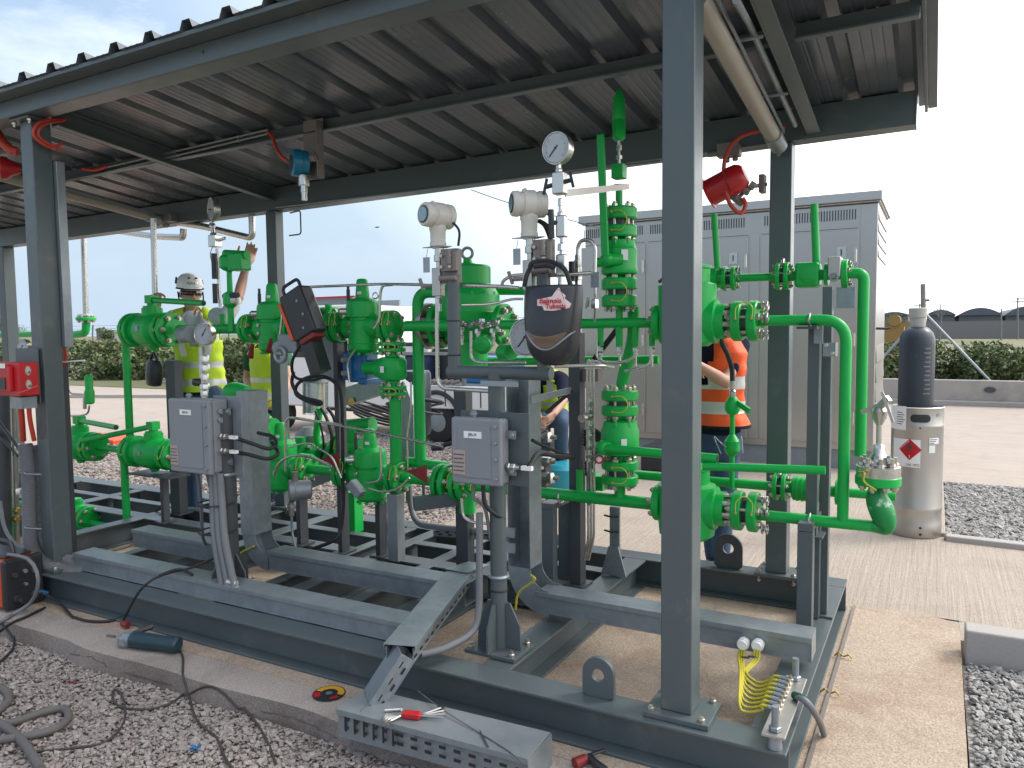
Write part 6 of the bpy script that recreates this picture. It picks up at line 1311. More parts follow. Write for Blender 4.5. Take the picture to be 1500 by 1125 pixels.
a=Q(443,188,3.66); b=Q(472,262,3.66); m=MB(); m.box((a.x+.01,3.655,b.z),(b.x+.02,3.661,a.z+.04)); m.box((b.x+.012,3.60,b.z),(b.x+.018,3.654,a.z+.02)); A('bracket_plate',m,'brown',r0,bevel=.002)
cable('red cable entering the blue gas detector from the conduits',[Q(392,193,3.64),Q(399,200,3.62),Q(404,215,3.6),Q(412,229,3.58),Q(422,236,3.58)],.011,'redcab',group='red cables')
# ------------------------------------------------------------------ red beacon at the rear right column
r0=T('alarm_horn','red tilted alarm beacon on a bracket left of the rear right column','horn',Q(1065,270,4.5)); p0=Q(1037,284,4.5); p1=Q(1092,255,4.5); d=(p1-p0).normalized(); L_=(p1-p0).length
m=MB(); m.lathe(p0,d,[(0,.088),(.008,.092),(.014,.078),(.02,.078),(L_*.55,.078),(L_*.58,.084),(L_*.86,.078),(L_*.96,.062),(L_,.05)],28); A('housing',m,'red',r0)
m=MB(); e=Q(1122,270,4.7); k=Q(1072,286,4.5); m.tube([k,k+V((.02,0,-.03)),Q(1098,274,4.6),e],.012,n=8); m.box((e.x-.03,4.64,e.z-.05),(e.x,4.72,e.z+.05)); A('bracket',m,'brown',r0)
for p in ((1075,288),(1085,296),(1102,272),(1094,280),(1080,292)):
    m=MB(); m.nut(Q(p[0],p[1],4.52),(.6,.2,-.4),.024,.035); A('gland',m,'brown',r0)
cable('orange cable looping from the right tube light down past the red beacon',[Q(1150,186,4.45),Q(1120,190,4.45),Q(1085,200,4.46),Q(1066,222,4.46),Q(1060,250,4.46),Q(1064,285,4.45),Q(1074,305,4.46),Q(1086,312,4.48),Q(1092,300,4.5),Q(1088,290,4.5)],.012,'redcab',group='red cables')
m=MB(); q=Q(1072,222,4.62); m.box((q.x-.08,4.58,q.z-.03),(q.x+.05,4.66,q.z+.05)); m.cyl(q-X_*.14+Z_*.0,q-X_*.08,.02,n=8); m.cyl(q+V((-.03,0,-.03)),q+V((-.03,0,-.06)),.02,n=8); m.cyl(q+V((.02,0,-.03)),q+V((.02,0,-.055)),.018,n=8); O('conduit_box',m,'brown','brown conduit box with glands under the rear eave above the red beacon','conduit box',bevel=.006)
m=MB(); q=Q(236,322,4.62); m.box((q.x-.05,4.58,q.z-.03),(q.x+.18,4.68,q.z+.04)); m.cyl(q+V((.05,0,-.03)),q+V((.05,0,-.07)),.025,n=8); O('conduit_box',m,'brown','brown conduit box under the rear eave left of the worker','conduit box',bevel=.006)
# ---- black work lamp with red stripe hanging at the rear left column
r0=T('work_lamp','black portable work lamp with a red edge hanging tilted by its handle','work lamp',Q(445,457,3.6)); c=Q(444,460,3.6); s_=S(c); up=V((-.42,0,.91)); rt=V((.91,0,.42))
m=MB(); m.obox(c,up,74*s_,46*s_,.12,(0,1,0)); A('case',m,'plast',r0,bevel=.02)
m=MB(); m.obox(c-rt*24*s_-up*2*s_,up,60*s_,5*s_,.128,(0,1,0)); A('red_edge',m,'orange',r0,bevel=.006)
h0=c+up*36*s_-rt*20*s_; h1=c+up*36*s_+rt*14*s_; m=MB(); m.tube([h0-up*.03,h0+up*16*s_,h1+up*15*s_,h1-up*.02],.011,bend=.03,n=8); A('handle',m,'plast',r0)
for a,b in ((10,16),(12,-6),(4,-24)):
    m=MB(); m.cyl(c+rt*a*s_+up*b*s_-Y_*.06,c+rt*a*s_+up*b*s_-Y_*.064,.009,n=10); A('screw',m,'galvd',r0)
m=MB(); m.obox(c-up*39*s_,up,8*s_,30*s_,.10,(0,1,0)); A('foot',m,'dred',r0,bevel=.006)
m=MB(); m.bar(Q(452,488,3.62),Q(470,545,3.62),.09,.10); O('cable_bundle',m,'plast','dark bundle of leads hanging below the tilted work lamp','cable')
# tag head by the left gauge and flag-like plates
r0=T('pipe_hanger','grey clamp head with round eye below the upper left regulator','clamp',Q(418,500,3.7)); c=Q(424,503,3.68); m=MB(); m.box((c.x-.07,3.64,c.z-.06),(c.x+.10,3.70,c.z+.06)); m.cyl(Q(410,510,3.64),Q(410,510,3.70),.05,n=18); A('head',m,'galvd',r0,bevel=.01); m=MB(); m.torus(Q(411,520,3.63),Y_,.045,.014,20,8); A('eye',m,'galv',r0); sst('bright steel tube hanging down beside the clamp head',[Q(414,445,3.65),Q(413,470,3.65),Q(410,490,3.65)],.008)
r0=T('level_transmitter','grey round headed instrument low beside the left riser','transmitter',Q(426,720,3.6)); c=Q(426,719,3.55); m=MB(); m.lathe(c+V((.08,.10,0)),(-.65,-.76,0),[(0,.05),(.01,.062),(.10,.064),(.105,.07),(.14,.068)],24); A('head',m,'galvd',r0); m=MB(); m.cyl(c+V((.02,.02,.05)),c+V((.02,.02,.12)),.02,n=10); A('neck',m,'brown',r0); m=MB(); m.cyl(c-Z_*.07,c-Z_*.16,.018,n=10); m.nut(c-Z_*.10,Z_,.026,.03); A('gland',m,'brown',r0); m=MB(); m.tube([c-Z_*.16,c-Z_*.26,c+V((.03,0,-.38))],.008,n=7,smooth=5); A('lead',m,'galv',r0)
m=MB(); q=Q(522,716,3.6); m.obox(q,(.75,0,-.66),.11,.06,.06,(0,1,0)); O('tag_block',m,'galvd','small grey block hanging tilted under the lower regulator','block',bevel=.008)
# left gauge adaptor
r0=T('gauge_adaptor','grey round adaptor beside the left pressure gauge','fitting',Q(272,490,3.78)); m=MB(); m.cyl(Q(268,490,3.85),Q(282,489,3.75),.062,n=20); A('body',m,'galvd',r0); m=MB(); m.tube([Q(296,508,3.74),Q(296,545,3.74),Q(300,585,3.74)],.022,n=10); A('stem',m,'ss',r0)
for py,rr in ((525,.03),(538,.034),(552,.028),(566,.034),(576,.028)):
    m=MB(); m.nut(Q(300,py,3.72),Z_,rr,.045); A('fitting',m,'ss',r0)
m=MB(); q=Q(294,560,3.7); m.cyl(q-X_*.02,q-X_*.06,.028,n=10); A('knob',m,'plast',r0)
m=MB(); m.torus(Q(290,462,3.76),(-.2,-1,0),.050,.007,20,8,0,3.3); A('siphon_loop',m,'brass',r0)
# instrument tubes
sst('long steel tube running level above the upper regulators to the left transmitter',[Q(437,421,3.75),Q(560,416,3.75),Q(622,417,3.6),Q(640,420,3.3)],.0085)
sst('steel tube dropping from the long level tube to the second upper regulator',[Q(575,417,3.74),Q(560,418,3.74),Q(557,430,3.74),Q(556,470,3.74),Q(548,481,3.74)],.0085)
m=MB(); m.torus(Q(550,433,3.73),(.3,-1,0),.018,.005,18,6); O('tube_coil',m,'ss','tiny pigtail coil on the steel tube left of the second upper regulator','coil')
sst('steel tube going down from the left transmitter and elbowing right to the pole',[Q(641,395,3.0),Q(640,480,3.0),Q(641,560,3.0),Q(650,569,3.0),Q(717,573,3.0)],.010,.05)
sst('steel tube from the fitting row elbowing right under the helmet',[Q(690,485,3.3),Q(690,525,3.3),Q(700,531,3.3),Q(770,531,3.3)],.008)
sst('steel tube passing right from under the helmet to the stack',[Q(812,537,3.3),Q(880,535,3.4),Q(898,538,3.5)],.008)
sst('steel tube from the left upright to behind the helmet',[Q(676,447,3.02),Q(720,446,3.1),Q(750,438,3.15),Q(766,438,3.15)],.006)
sst('steel tube running right behind the left upright to the second transmitter',[Q(676,418,3.05),Q(740,420,3.1),Q(760,422,3.1)],.009)
sst('steel tube stub pair right behind the right transmitter bracket',[Q(735,422,3.15),Q(736,412,3.15),Q(748,404,3.15),Q(772,402,3.15)],.008)
sst('steel tube between the right bracket and the needle valves',[Q(792,404,3.1),Q(838,402,3.15),Q(866,400,3.18)],.009)
sst('long slanted steel tube from the left riser to the right junction box',[Q(418,690,3.7),Q(418,618,3.7),Q(424,611,3.7),Q(440,613,3.7),Q(560,635,3.5),Q(648,654,3.3)],.008,.05)
sst('second slanted steel tube under the first, behind the lower regulators',[Q(425,612,3.8),Q(470,618,3.8),Q(500,622,3.8)],.008)
sst('steel tube bowed over the lower left regulator joint',[Q(402,690,3.65),Q(401,697,3.65),Q(409,676,3.62),Q(430,666,3.62),Q(455,669,3.62),Q(484,682,3.62)],.009,.06)
sst('steel tube rising beside the lower second regulator',[Q(535,708,3.65),Q(556,705,3.65),Q(559,690,3.65),Q(557,655,3.65)],.007)
sst('steel tube low behind the right junction box rising to the pole',[Q(676,730,3.3),Q(678,757,3.3),Q(690,765,3.3),Q(716,767,3.3)],.008)
r0=T('tube_end_plug','dark hose end at the tip of the slanted steel tube','fitting',Q(640,655,3.35)); m=MB(); m.cyl(Q(634,656,3.35),Q(648,655,3.35),.018,n=10); A('plug',m,'plast',r0); m=MB(); m.cyl(Q(648,653,3.35),Q(664,648,3.3),.012,n=10); A('hose',m,'black',r0)
for k,(px,py) in enumerate(((370,505),(397,497),(595,690),(470,672))):
    m=MB(); 
    if k<2: q=Q(px,py,3.72); m.lathe(q,(.3,-.5,-.8),[(0,.012),(.03,.014),(.1,.022),(.102,.0)],10)
    else: q=Q(px,py,3.75); m.prism([q,q+V((.14,0,.045)),q+V((.14,0,-.06))],(0,.02,0))
    O('red_tag',m,'dred',('red tag stem hanging left under the first upper regulator','red tag stem right under the first upper regulator','red triangular tag on the lower flange joint','red triangular tag beside the lower left regulator')[k],'tag')
m=MB(); q=Q(800,515,3.25); m.cyl(q+V((-.35,.2,-.01)),q+V((-.27,.15,-.01)),.04,n=14); O('green_union',m,'green','small green union below the half hidden dial gauge','fitting')
m=MB(); m.bar(Q(778,586,3.2),Q(836,572,3.9),.006,.035,Z_); O('flat_brace',m,'galv','flat perforated brace from the right pole to the dark post','bracket')
m=MB(); m.bar(Q(800,605,3.9),Q(838,572,3.9),.010,.02); O('black_strap',m,'black','short black strap left of the dark post at mid height','strap'); m=MB(); m.bar(Q(870,527,4.2),Q(906,480,4.2),.014,.03); O('cable_run',m,'black','black diagonal strap left of the central stack','strap')
m=MB(); m.box(tuple(Q(849,540,4.0)),tuple(Q(882,558,4.06))); O('angle_bracket',m,'brown','brown angle bracket beside the dark post at mid height','bracket')
r0=T('tube_manifold','cluster of stainless fittings and leads right of the right junction box','valve',Q(795,680,3.6),SS)
for k,(px,py) in enumerate(((786,642),(794,640),(802,640),(790,632),(790,680),(800,676),(788,700),(797,697),(806,700))):
    m=MB(); m.nut(Q(px,py,3.6),X_ if k%2 else Z_,.026,.05); m.cyl(Q(px,py,3.6)-X_*.04,Q(px,py,3.6)+X_*.05,.012,n=8); A('fitting',m,'ss' if k%3 else 'brown',r0)
m=MB(); m.box(tuple(Q(780,672,3.62)),tuple(Q(808,712,3.68))); A('block',m,'brown',r0,bevel=.008)
for k in range(5): cable(('first','second','third','fourth','fifth')[k]+' of the black leads fanning out left of the lower stack valve',[Q(856,632+k*5,4.0),Q(868,628+k*4,4.05),Q(882,640+k*3,4.05),Q(870,660+k*5,4.05),Q(858,680+k*4,4.0)],.008 if k%2 else .010)
cable('pale cable dropping beside the lower stack valve',[Q(880,664,3.95),Q(868,676,3.95),Q(862,700,3.95),Q(862,740,3.95)],.010,'galvd')
r0=T('tap_fitting','red and white plastic tap left of the lower stack valve','fitting',Q(878,673,3.8)); m=MB(); m.ball(Q(878,673,3.8),.022,12); A('knob',m,'paper',r0); m=MB(); m.torus(Q(878,673,3.79),(.2,-1,.2),.019,.006,14,6); A('ring',m,'red',r0)
m=MB(); m.box(tuple(Q(862,697,4.2)),tuple(Q(890,716,4.28))); m.nut(Q(880,704,4.19),-Y_,.03,.03); m.cyl(Q(866,690,4.2),Q(866,722,4.2),.03,n=12); O('green_manifold',m,'green','dark green manifold behind the tubes left of the lower stack flange','valve')
m=MB(); q=Q(893,702,4.15); m.box((q.x-.02,4.14,q.z-.06),(q.x+.02,4.15,q.z+.06)); O('tag_plate',m,'galv','pale metal tag left of the lower stack flange','tag')
# ------------------------------------------------------------------ earthing bar with yellow green wires
eb=T('earth_bar','pale steel earthing bar with stud rods on the right end beam','earth bar',(-.53,3.05,ZS)); b0=P(1130,1078,Z=ZS+.05); b1=P(1164,998,Z=ZS+.05)
bx=P(1146,1042,Z=ZS+.06).x+.012
m=MB(); m.box((bx-.05,b0.y-.02,ZS+.052),(bx+.03,b1.y+.02,ZS+.062)); A('bar',m,'ssd',eb,bevel=.002)
for y in (b0.y+.02,b1.y-.01):
    m=MB(); m.cyl((bx-.01,y,ZS+.001),(bx-.01,y,ZS+.15),.013,n=12); m.lathe((bx-.01,y,ZS+.001),Z_,[(0,.026),(.045,.022),(.048,.012)],14); m.nut((bx-.01,y,ZS+.072),Z_,.022,.016); A('stud_rod',m,'galv',eb)
n_=8; ys=np.linspace(b0.y+.36*(b1.y-b0.y),b1.y-.03,n_)
for y in np.linspace(b0.y+.06,b0.y+.32*(b1.y-b0.y),4):
    m=MB(); m.cyl((bx-.025,y,ZS+.0615),(bx-.025,y,ZS+.0632),.008,n=10); A('bolt_hole',m,'black',eb)
for k,y in enumerate(ys):
    m=MB(); m.nut((bx-.025,y,ZS+.068),Z_,.012,.010); m.cyl((bx-.025,y,ZS+.07),(bx-.025,y,ZS+.085),.006,n=8); A('bolt',m,'bolt',eb)
    m=MB(); m.cyl((bx-.062,y,ZS+.069),(bx-.030,y,ZS+.066),.009,n=8); A('cable_lug',m,'galv',eb)
gl=[P(1090,941,Y=3.385),P(1111,943,Y=3.385)]
for k,g in enumerate(gl):
    r0=T('cable_gland',('left' if k==0 else 'right')+' white plastic gland on the right tray where the earth wires enter','gland',g); m=MB(); m.cyl(g+Y_*.002,g-Y_*.028,.026,n=16); m.cyl(g-Y_*.028,g-Y_*.04,.020,n=16); A('nut',m,'paper',r0)
YG='yellow and green earth wires'
nm=('first','second','third','fourth','fifth','sixth','seventh','eighth')
for k,y in enumerate(ys):
    g=gl[0 if k<3 else 1]; o=(k%3-1)*.010; zb=.20+.008*k
    e=V((bx-.058,y,ZS+.07)); low=P(1088+k*1.2,1048-k*8 if k<5 else 1010-k*3,Y=3.20-.02*k+.0)
    pts=[g-Y_*.03+X_*o,g+V((o,-.06,-.05)),P(1085+1.5*k,min(985,PJ(e)[1]-14),Y=.5*(g.y+e.y))+X_*o*.3,P(1083+1.6*k,PJ(e)[1]-4,Y=e.y+.03),P(1093+2.6*k,PJ(e)[1]+8,Y=e.y+.005),P(1116+1.5*k,PJ(e)[1]+5,Y=e.y),e-X_*.03-Z_*.002,e]
    cable(nm[k]+' of the earth wires counted from the front end of the earthing bar',pts,.0055,'yelgrn',8,YG,'earth_wire','wire')
for k,(px,py) in enumerate(((1092,963),(1102,962),(1093,1000))):
    m=MB(); m.torus(P(px,py,Y=3.2),(0,.3,1),.016,.003,14,6); O('cable_tie',m,'black',('upper left','upper right','lower')[k]+' black tie round the yellow earth wires','cable tie')
m=MB(); m.tube([P(1163,1018,Z=.255),P(1180,1027,Z=.26),P(1192,1042,Z=.21),P(1202,1060,Z=.09),P(1207,1076,Z=.012)],.0125,n=10,smooth=6); O('earth_cable',m,'flex','thick grey earth cable going from the bar over the beam edge to the ground','cable')
m=MB(); m.tube([P(1163,1018,Z=.255),P(1176,1023,Z=.262),P(1184,1031,Z=.25)],.0145,n=10,smooth=6); O('cable_sleeve',m,'tgreen','green sleeve on the thick grey earth cable','sleeve')
m=MB(); m.box((-.392,2.75,.0045),(-.377,4.85,.016)); O('ground_strip',m,'brown','thin strip along the ground beside the right end beam','strip')
for k,(px,py) in enumerate(((1232,962),(1212,1016))):
    c=P(px,py,Z=.012); m=MB(); m.tube([c-X_*.03,c+V((-.01,0,.02)),c+V((.01,.01,.0)),c+V((.035,.0,.015)),c+X_*.05],.004,n=6,smooth=6); O('metal_clip',m,'brass',('far' if k==0 else 'near')+' small bent clip on the ground strip right of the skid','clip')
# ------------------------------------------------------------------ people
def loft(mb,rings,n=22,p=1.0):
    """rings: (centre, side, front, half width, half depth)"""
    vs=[];fs=[]
    for c,sd,ft,hw,hd in rings:
        for i in range(n):
            a=2*math.pi*i/n; ca,sa=math.cos(a),math.sin(a)
            vs.append(V(c)+V(sd)*(hw*math.copysign(abs(ca)**p,ca))+V(ft)*(hd*math.copysign(abs(sa)**p,sa)))
    for j in range(len(rings)-1):
        for i in range(n): k=(i+1)%n; fs.append((j*n+i,j*n+k,(j+1)*n+k,(j+1)*n+i))
    fs+= [tuple(range(n-1,-1,-1)),tuple((len(rings)-1)*n+i for i in range(n))]
    return mb.add(vs,fs)
def remesh(o,vox,smooth=4):
    r_=o.modifiers.new('remesh','REMESH'); r_.mode='VOXEL'; r_.voxel_size=vox; r_.use_smooth_shade=True
    s_=o.modifiers.new('smooth','SMOOTH'); s_.iterations=smooth; s_.factor=.5
    dg=bpy.context.evaluated_depsgraph_get(); me=bpy.data.meshes.new_from_object(o.evaluated_get(dg)); ms=list(o.data.materials)
    o.modifiers.clear(); o.data=me; me.materials.clear()
    for x in ms: me.materials.append(x)
    me.shade_smooth(); return o
def limb(mb,pts,rs,n=14):
    pts=[V(p) for p in pts]; 
    for p,q,a,b in zip(pts,pts[1:],rs,rs[1:]):
        mb.cyl(p,q,a,b,n); mb.ball(q,b*1.0,12)
    mb.ball(pts[0],rs[0],12); return mb
def hand(mb,wr,d,pn,curl,thumb=1,spread=1.0,sc_=1.0):
    """five separate fingers: wr wrist, d forearm direction, pn palm normal, curl in radians per joint"""
    d=V(d).normalized(); pn=V(pn); pn=(pn-d*pn.dot(d)).normalized(); sd=d.cross(pn).normalized()*thumb; wr=V(wr)
    loft(mb,[(wr+d*t*sc_,sd,pn,w_*sc_,h_*sc_) for t,w_,h_ in ((-.01,.027,.019),(.02,.033,.017),(.05,.041,.015),(.085,.042,.013),(.095,.036,.010))],14)
    for k,(off,ln,cu) in enumerate(((.030,.075,.9),(.010,.084,1.0),(-.010,.078,1.1),(-.029,.060,1.2))):
        p=wr+d*.088*sc_+sd*off*sc_; dr=(d+sd*off*2.2*spread).normalized(); rr=.0088*sc_; pts=[p]; a=0
        for f_ in (.45,.32,.23):
            a+=curl*cu; pts.append(pts[-1]+(dr*math.cos(a)+pn*math.sin(a))*ln*f_*sc_)
        limb(mb,pts,[rr*1.08,rr,rr*.92,rr*.8],8)
    p=wr+d*.03*sc_+sd*.034*sc_; q=p+(d*.55+sd*.75+pn*.35)*.045*sc_; s_=q+(d*.85+sd*.25+pn*.5*curl)*.036*sc_; t=s_+(d*.9+pn*.5*curl)*.026*sc_
    limb(mb,[p,q,s_,t],[.015*sc_,.0115*sc_,.0098*sc_,.0082*sc_],8)
def head(mb,c,face,up=(0,0,1),s_=1.0):
    f_=V(face).normalized(); up=V(up); sd=f_.cross(up).normalized(); up=sd.cross(f_).normalized(); c=V(c)
    loft(mb,[(c+up*z*s_+f_*y*s_,sd,f_,w_*s_,d_*s_) for z,y,w_,d_ in ((-.125,.055,.022,.022),(-.115,.05,.040,.042),(-.09,.035,.056,.064),(-.06,.022,.065,.078),(-.03,.012,.070,.086),(0,.006,.074,.092),(.03,.0,.077,.097),(.06,-.004,.075,.096),(.09,-.008,.064,.082),(.11,-.01,.045,.058),(.122,-.01,.018,.025))],24,.92)
    # nose, lips, brow, ears
    mb.tube([c+f_*.095*s_+up*.028*s_,c+f_*.112*s_-up*.005*s_,c+f_*.122*s_-up*.024*s_,c+f_*.098*s_-up*.034*s_],lambda t:(.008+.008*t)*s_,n=8)
    mb.ball(c+f_*.096*s_-up*.058*s_,.018*s_,10,(1.3,.6,.5)); mb.ball(c+f_*.098*s_-up*.07*s_,.016*s_,10,(1.2,.7,.5))
    for k in (-1,1):
        mb.ball(c+sd*k*.078*s_-f_*.008*s_-up*.005*s_,.026*s_,10,(.35,.8,1.15)); mb.ball(c+f_*.085*s_+sd*k*.032*s_+up*.032*s_,.016*s_,8,(1.4,.6,.5))
    return f_,sd,up
def rings_between(a,b,prof,sd,ft,lean=0):
    a,b=V(a),V(b); return [(a.lerp(b,t)+V(ft)*o,sd,ft,w_,d_) for t,w_,d_,o in prof]
TORSO=[(0,.165,.115,0),(.1,.17,.12,0),(.25,.16,.115,.005),(.45,.165,.12,.01),(.65,.18,.125,.012),(.82,.185,.12,.006),(.93,.165,.10,0),(1.0,.10,.07,-.01)]
def person(label,J,face,body_front,vest,shirt,trousers,hands=(),feet=True,sleeve=.55,headc=None,hairy=True,stripes=((.02,.115),(.24,.335)),vert=True,hem=-.10,flare=0,hole=.90,vx=1.0,vsc=1.0,loc=None):
    """J: joint positions. One continuous skin mesh, clothing as separate close fitting meshes."""
    ft=V(body_front).normalized(); sd=(V(J['sr'])-V(J['sl'])); sd=(sd-ft*sd.dot(ft)).normalized()
    r0=T('person',label,'person',loc or (V(J['pel']).x,V(J['pel']).y,min(V(J['al']).z,V(J['ar']).z)-.08),'people at work')
    b=MB(); pel,nk=V(J['pel']),V(J['nk'])
    loft(b,rings_between(pel,nk,[(t,w_*.9,d_*.88,o) for t,w_,d_,o in TORSO],sd,ft))
    limb(b,[nk-Z_*.03,V(J['hd'])-Z_*.06],[.062,.056]); head(b,J['hd'],face)
    for s_ in 'lr':
        limb(b,[J['s'+s_],J['e'+s_],J['w'+s_]],[.050,.042,.028]); m_=V(J['e'+s_]).lerp(V(J['w'+s_]),.3); limb(b,[J['e'+s_],m_,J['w'+s_]],[.041,.043,.028])
        limb(b,[J['h'+s_],J['k'+s_],J['a'+s_]],[.085,.058,.042])
    for h_ in hands: hand(b,*h_)
    body=A('body',b,'skin',r0); remesh(body,.0075,3)
    m=MB(); loft(m,rings_between(pel-Z_*.02,nk,[(t,w_,d_,o) for t,w_,d_,o in TORSO],sd,ft))
    for s_ in 'lr':
        e=V(J['s'+s_]).lerp(V(J['e'+s_]),1.0 if sleeve>=1 else sleeve); pts=[V(J['s'+s_])-(V(J['s'+s_])-nk)*.25,V(J['s'+s_]),e]; rs=[.075,.068,.060]
        if sleeve>1: pts.append(V(J['e'+s_]).lerp(V(J['w'+s_]),sleeve-1)); rs.append(.046)
        limb(m,pts,rs)
    sh=A('shirt',m,shirt,r0); remesh(sh,.012,4)
    m=MB(); loft(m,[(pel+Z_*z,sd,ft,w_,d_) for z,w_,d_ in ((-.14,.15,.115),(-.08,.178,.128),(.0,.178,.128),(.06,.172,.122))])
    for s_ in 'lr': limb(m,[J['h'+s_],V(J['h'+s_]).lerp(V(J['k'+s_]),.5),J['k'+s_],V(J['k'+s_]).lerp(V(J['a'+s_]),.45),J['a'+s_]],[.102,.088,.073,.068,.062])
    tr=A('trousers',m,trousers,r0); remesh(tr,.013,4)
    for s_ in 'lr':
        a=V(J['a'+s_]); t=ft if 't'+s_ not in J else V(J['t'+s_]); t=V((t.x,t.y,0)).normalized(); s2=t.cross(Z_); m=MB(); loft(m,[(a+t*q-Z_*(.03+z),s2,Z_,w_,h_) for q,z,w_,h_ in ((-.075,.02,.03,.035),(-.05,.01,.043,.055),(.0,.01,.045,.055),(.06,.025,.046,.042),(.13,.035,.05,.03),(.18,.04,.04,.022))],16,.85); limb(m,[a-Z_*.02,a+Z_*.08],[.052,.056])
        bt=A('boot',m,'plast',r0); remesh(bt,.010,3)
    if vest:
        prof=[(hem,.190+flare,.140+flare,0)]+[(t,w_*1.10*vsc+.004,d_*1.13*vsc+.006,o) for t,w_,d_,o in TORSO[1:6] if t>hem+.05]+[(.90,.182,.128,.0),(.97,.150,.108,-.005)]
        fine=[]
        for (a,b_) in zip(prof,prof[1:]):
            for k in range(5): f_=k/5; fine.append(tuple(x+(y-x)*f_ for x,y in zip(a,b_)))
        prof=None; fine=[(a_,b_*vx,c_*vx,d_) for a_,b_,c_,d_ in fine]; m=MB(); vs=[];n=36; L_=(nk-pel).length
        for t,w_,d_,o in fine:
            c=pel+(nk-pel)*t+ft*o; hem=1+.02*math.sin(t*40)
            for i in range(n):
                a=2*math.pi*i/n; wr=1+.018*math.sin(a*7+t*9)+.012*math.sin(a*13-t*17); vs.append(c+sd*math.cos(a)*w_*wr*hem+ft*math.sin(a)*d_*wr)
        m.v=[tuple(p) for p in vs]; R_=len(fine)
        for j in range(R_-1):
            tm=(fine[j][0]+fine[j+1][0])/2
            for i in range(n):
                k=(i+1)%n; am=2*math.pi*(i+.5)/n; side=abs(math.cos(am)); fr_=math.sin(am)
                if tm>.62 and side>hole: continue                       # arm holes
                if fr_>.1 and abs(math.cos(am))<.10+.32*max(0,(tm-.55))/.4 and tm>.52: continue   # front neckline
                stripe=any(a_<tm<b_ for a_,b_ in stripes) or (vert and tm>.42 and .40<side<.60)
                edge=(tm>.62 and side>hole-.035) or j==0
                m.f.append((j*n+i,j*n+k,(j+1)*n+k,(j+1)*n+i)); m.mi.append(2 if edge else (1 if stripe else 0))
        for s_ in (-1,1):                                              # shoulder straps
            p0=nk+sd*s_*.105-Z_*.05; rows=[]
            for u_ in np.linspace(-1,1,9): rows.append([nk+Z_*(.030-.095*u_*u_-q*.022)+sd*s_*(.072+q*.085)+ft*(.118*u_) for q in (0,.5,1)])
            m.m=0; m.sheet(rows)
        v_=A('vest',m,[vest,'refl','trim'],r0,sharp=1.2); so_=v_.modifiers.new('thickness','SOLIDIFY'); so_.thickness=.004; so_.offset=1
    if hairy:
        f_=V(face).normalized(); s2=f_.cross(Z_).normalized(); c=V(J['hd']); m=MB(); loft(m,[(c+Z_*z+f_*y,s2,f_,w_,d_) for z,y,w_,d_ in ((-.03,-.035,.070,.065),(.03,-.022,.080,.084),(.07,-.012,.079,.094),(.10,-.012,.066,.080),(.128,-.014,.022,.03))],24); A('hair',m,'hair',r0)
    return r0
# worker in white helmet grasping the vent pipe, other arm raised
Yw=4.42; w=lambda px,py,Y=Yw:Q(px,py,Y)
hd=w(279,431); 
J=dict(hd=hd,nk=w(284,455),pel=w(297,566),sl=w(330,466,4.32),sr=w(247,469,4.42),el=w(349,436,4.42),wl=w(361,388,4.62),er=w(226,492,4.25),wr=w(230,454,4.17),hl=w(310,578),hr=w(282,578),kl=w(318,665),kr=w(283,665),al=w(325,748),ar=w(285,748))
pd=(V(J['wl'])-V(J['el'])).normalized()
face=V((.90,-.42,-.12)); bf=V((.62,-.76,0))
p1=person('person in white helmet, sunglasses and yellow vest with one arm raised to the overhead pipe',J,face,bf,'vesty','shirt','jeans',
  hands=((V(J['wl']),pd+V((.12,0,.05)),V((.6,-.5,.2)),.33,-1,1.3,1.25),(V(J['wr']),V((-.05,.05,1)),V((-.2,.9,.1)),.75,1,.6,1.2)),sleeve=.62,hairy=False)
f_=face.normalized(); sd=f_.cross(Z_).normalized(); up=sd.cross(f_).normalized(); up=(up+f_*-.12).normalized()
m=MB(); loft(m,[(hd+up*z+f_*y,sd,f_,w_,d_) for z,y,w_,d_ in ((.052,-.012,.102,.118),(.058,-.012,.105,.123),(.08,-.014,.106,.126),(.11,-.018,.100,.116),(.14,-.022,.085,.098),(.164,-.026,.058,.070),(.176,-.028,.02,.025))],30); 
loft(m,[(hd+up*z+f_*(.095+y),sd,f_,w_,d_) for z,y,w_,d_ in ((.052,-.012,.070,.036),(.060,-.015,.074,.036),(.073,-.028,.072,.030))],24)
he=A('helmet',m,'hhat',p1,sharp=1.0)
m=MB(); m.tube([hd+up*.048+f_*.112*math.cos(a)-f_*.012+sd*.107*math.sin(a) for a in np.linspace(-2.6,2.6,24)],.006,n=6); A('helmet_rim',m,'trim',he)
for k in (-1,1):
    for j in range(2):
        b=hd+up*(.097+.02*j)+sd*k*(.098-.01*j)+f_*(-.02-.03*j); m=MB(); m.prism([b+f_*.02-up*.012,b-f_*.03-up*.012,b-f_*.012+up*.022],sd*k*.012); A('helmet_vent',m,'trim',he)
for (a,z) in ((-.35,.118),(.32,.118)):
    b=hd+up*(z+.022)+f_*(.088*math.cos(a))+sd*.09*math.sin(a); m=MB(); m.ball(b,.011,8,(1.6,.5,.7)); A('helmet_vent',m,'trim',he)
tc_=hd+up*.078+f_*.112*math.cos(.42)-f_*.012+sd*-.0; nrm=(f_*math.cos(.1)+sd*math.sin(.1)).normalized(); text_part('KASK',hd+up*.098+f_*.1085+sd*.02,sd,up,.030,'dark',he)
m=MB(); pts=[hd+up*.022+f_*(.120*math.cos(a))*.97+sd*.090*math.sin(a) for a in np.linspace(-1.4,1.4,17)]; m.sheet([[p-up*.024 for p in pts],[p+up*.014 for p in pts]]); gl_=A('sunglasses',m,'glassd',p1); so_=gl_.modifiers.new('t','SOLIDIFY'); so_.thickness=.004
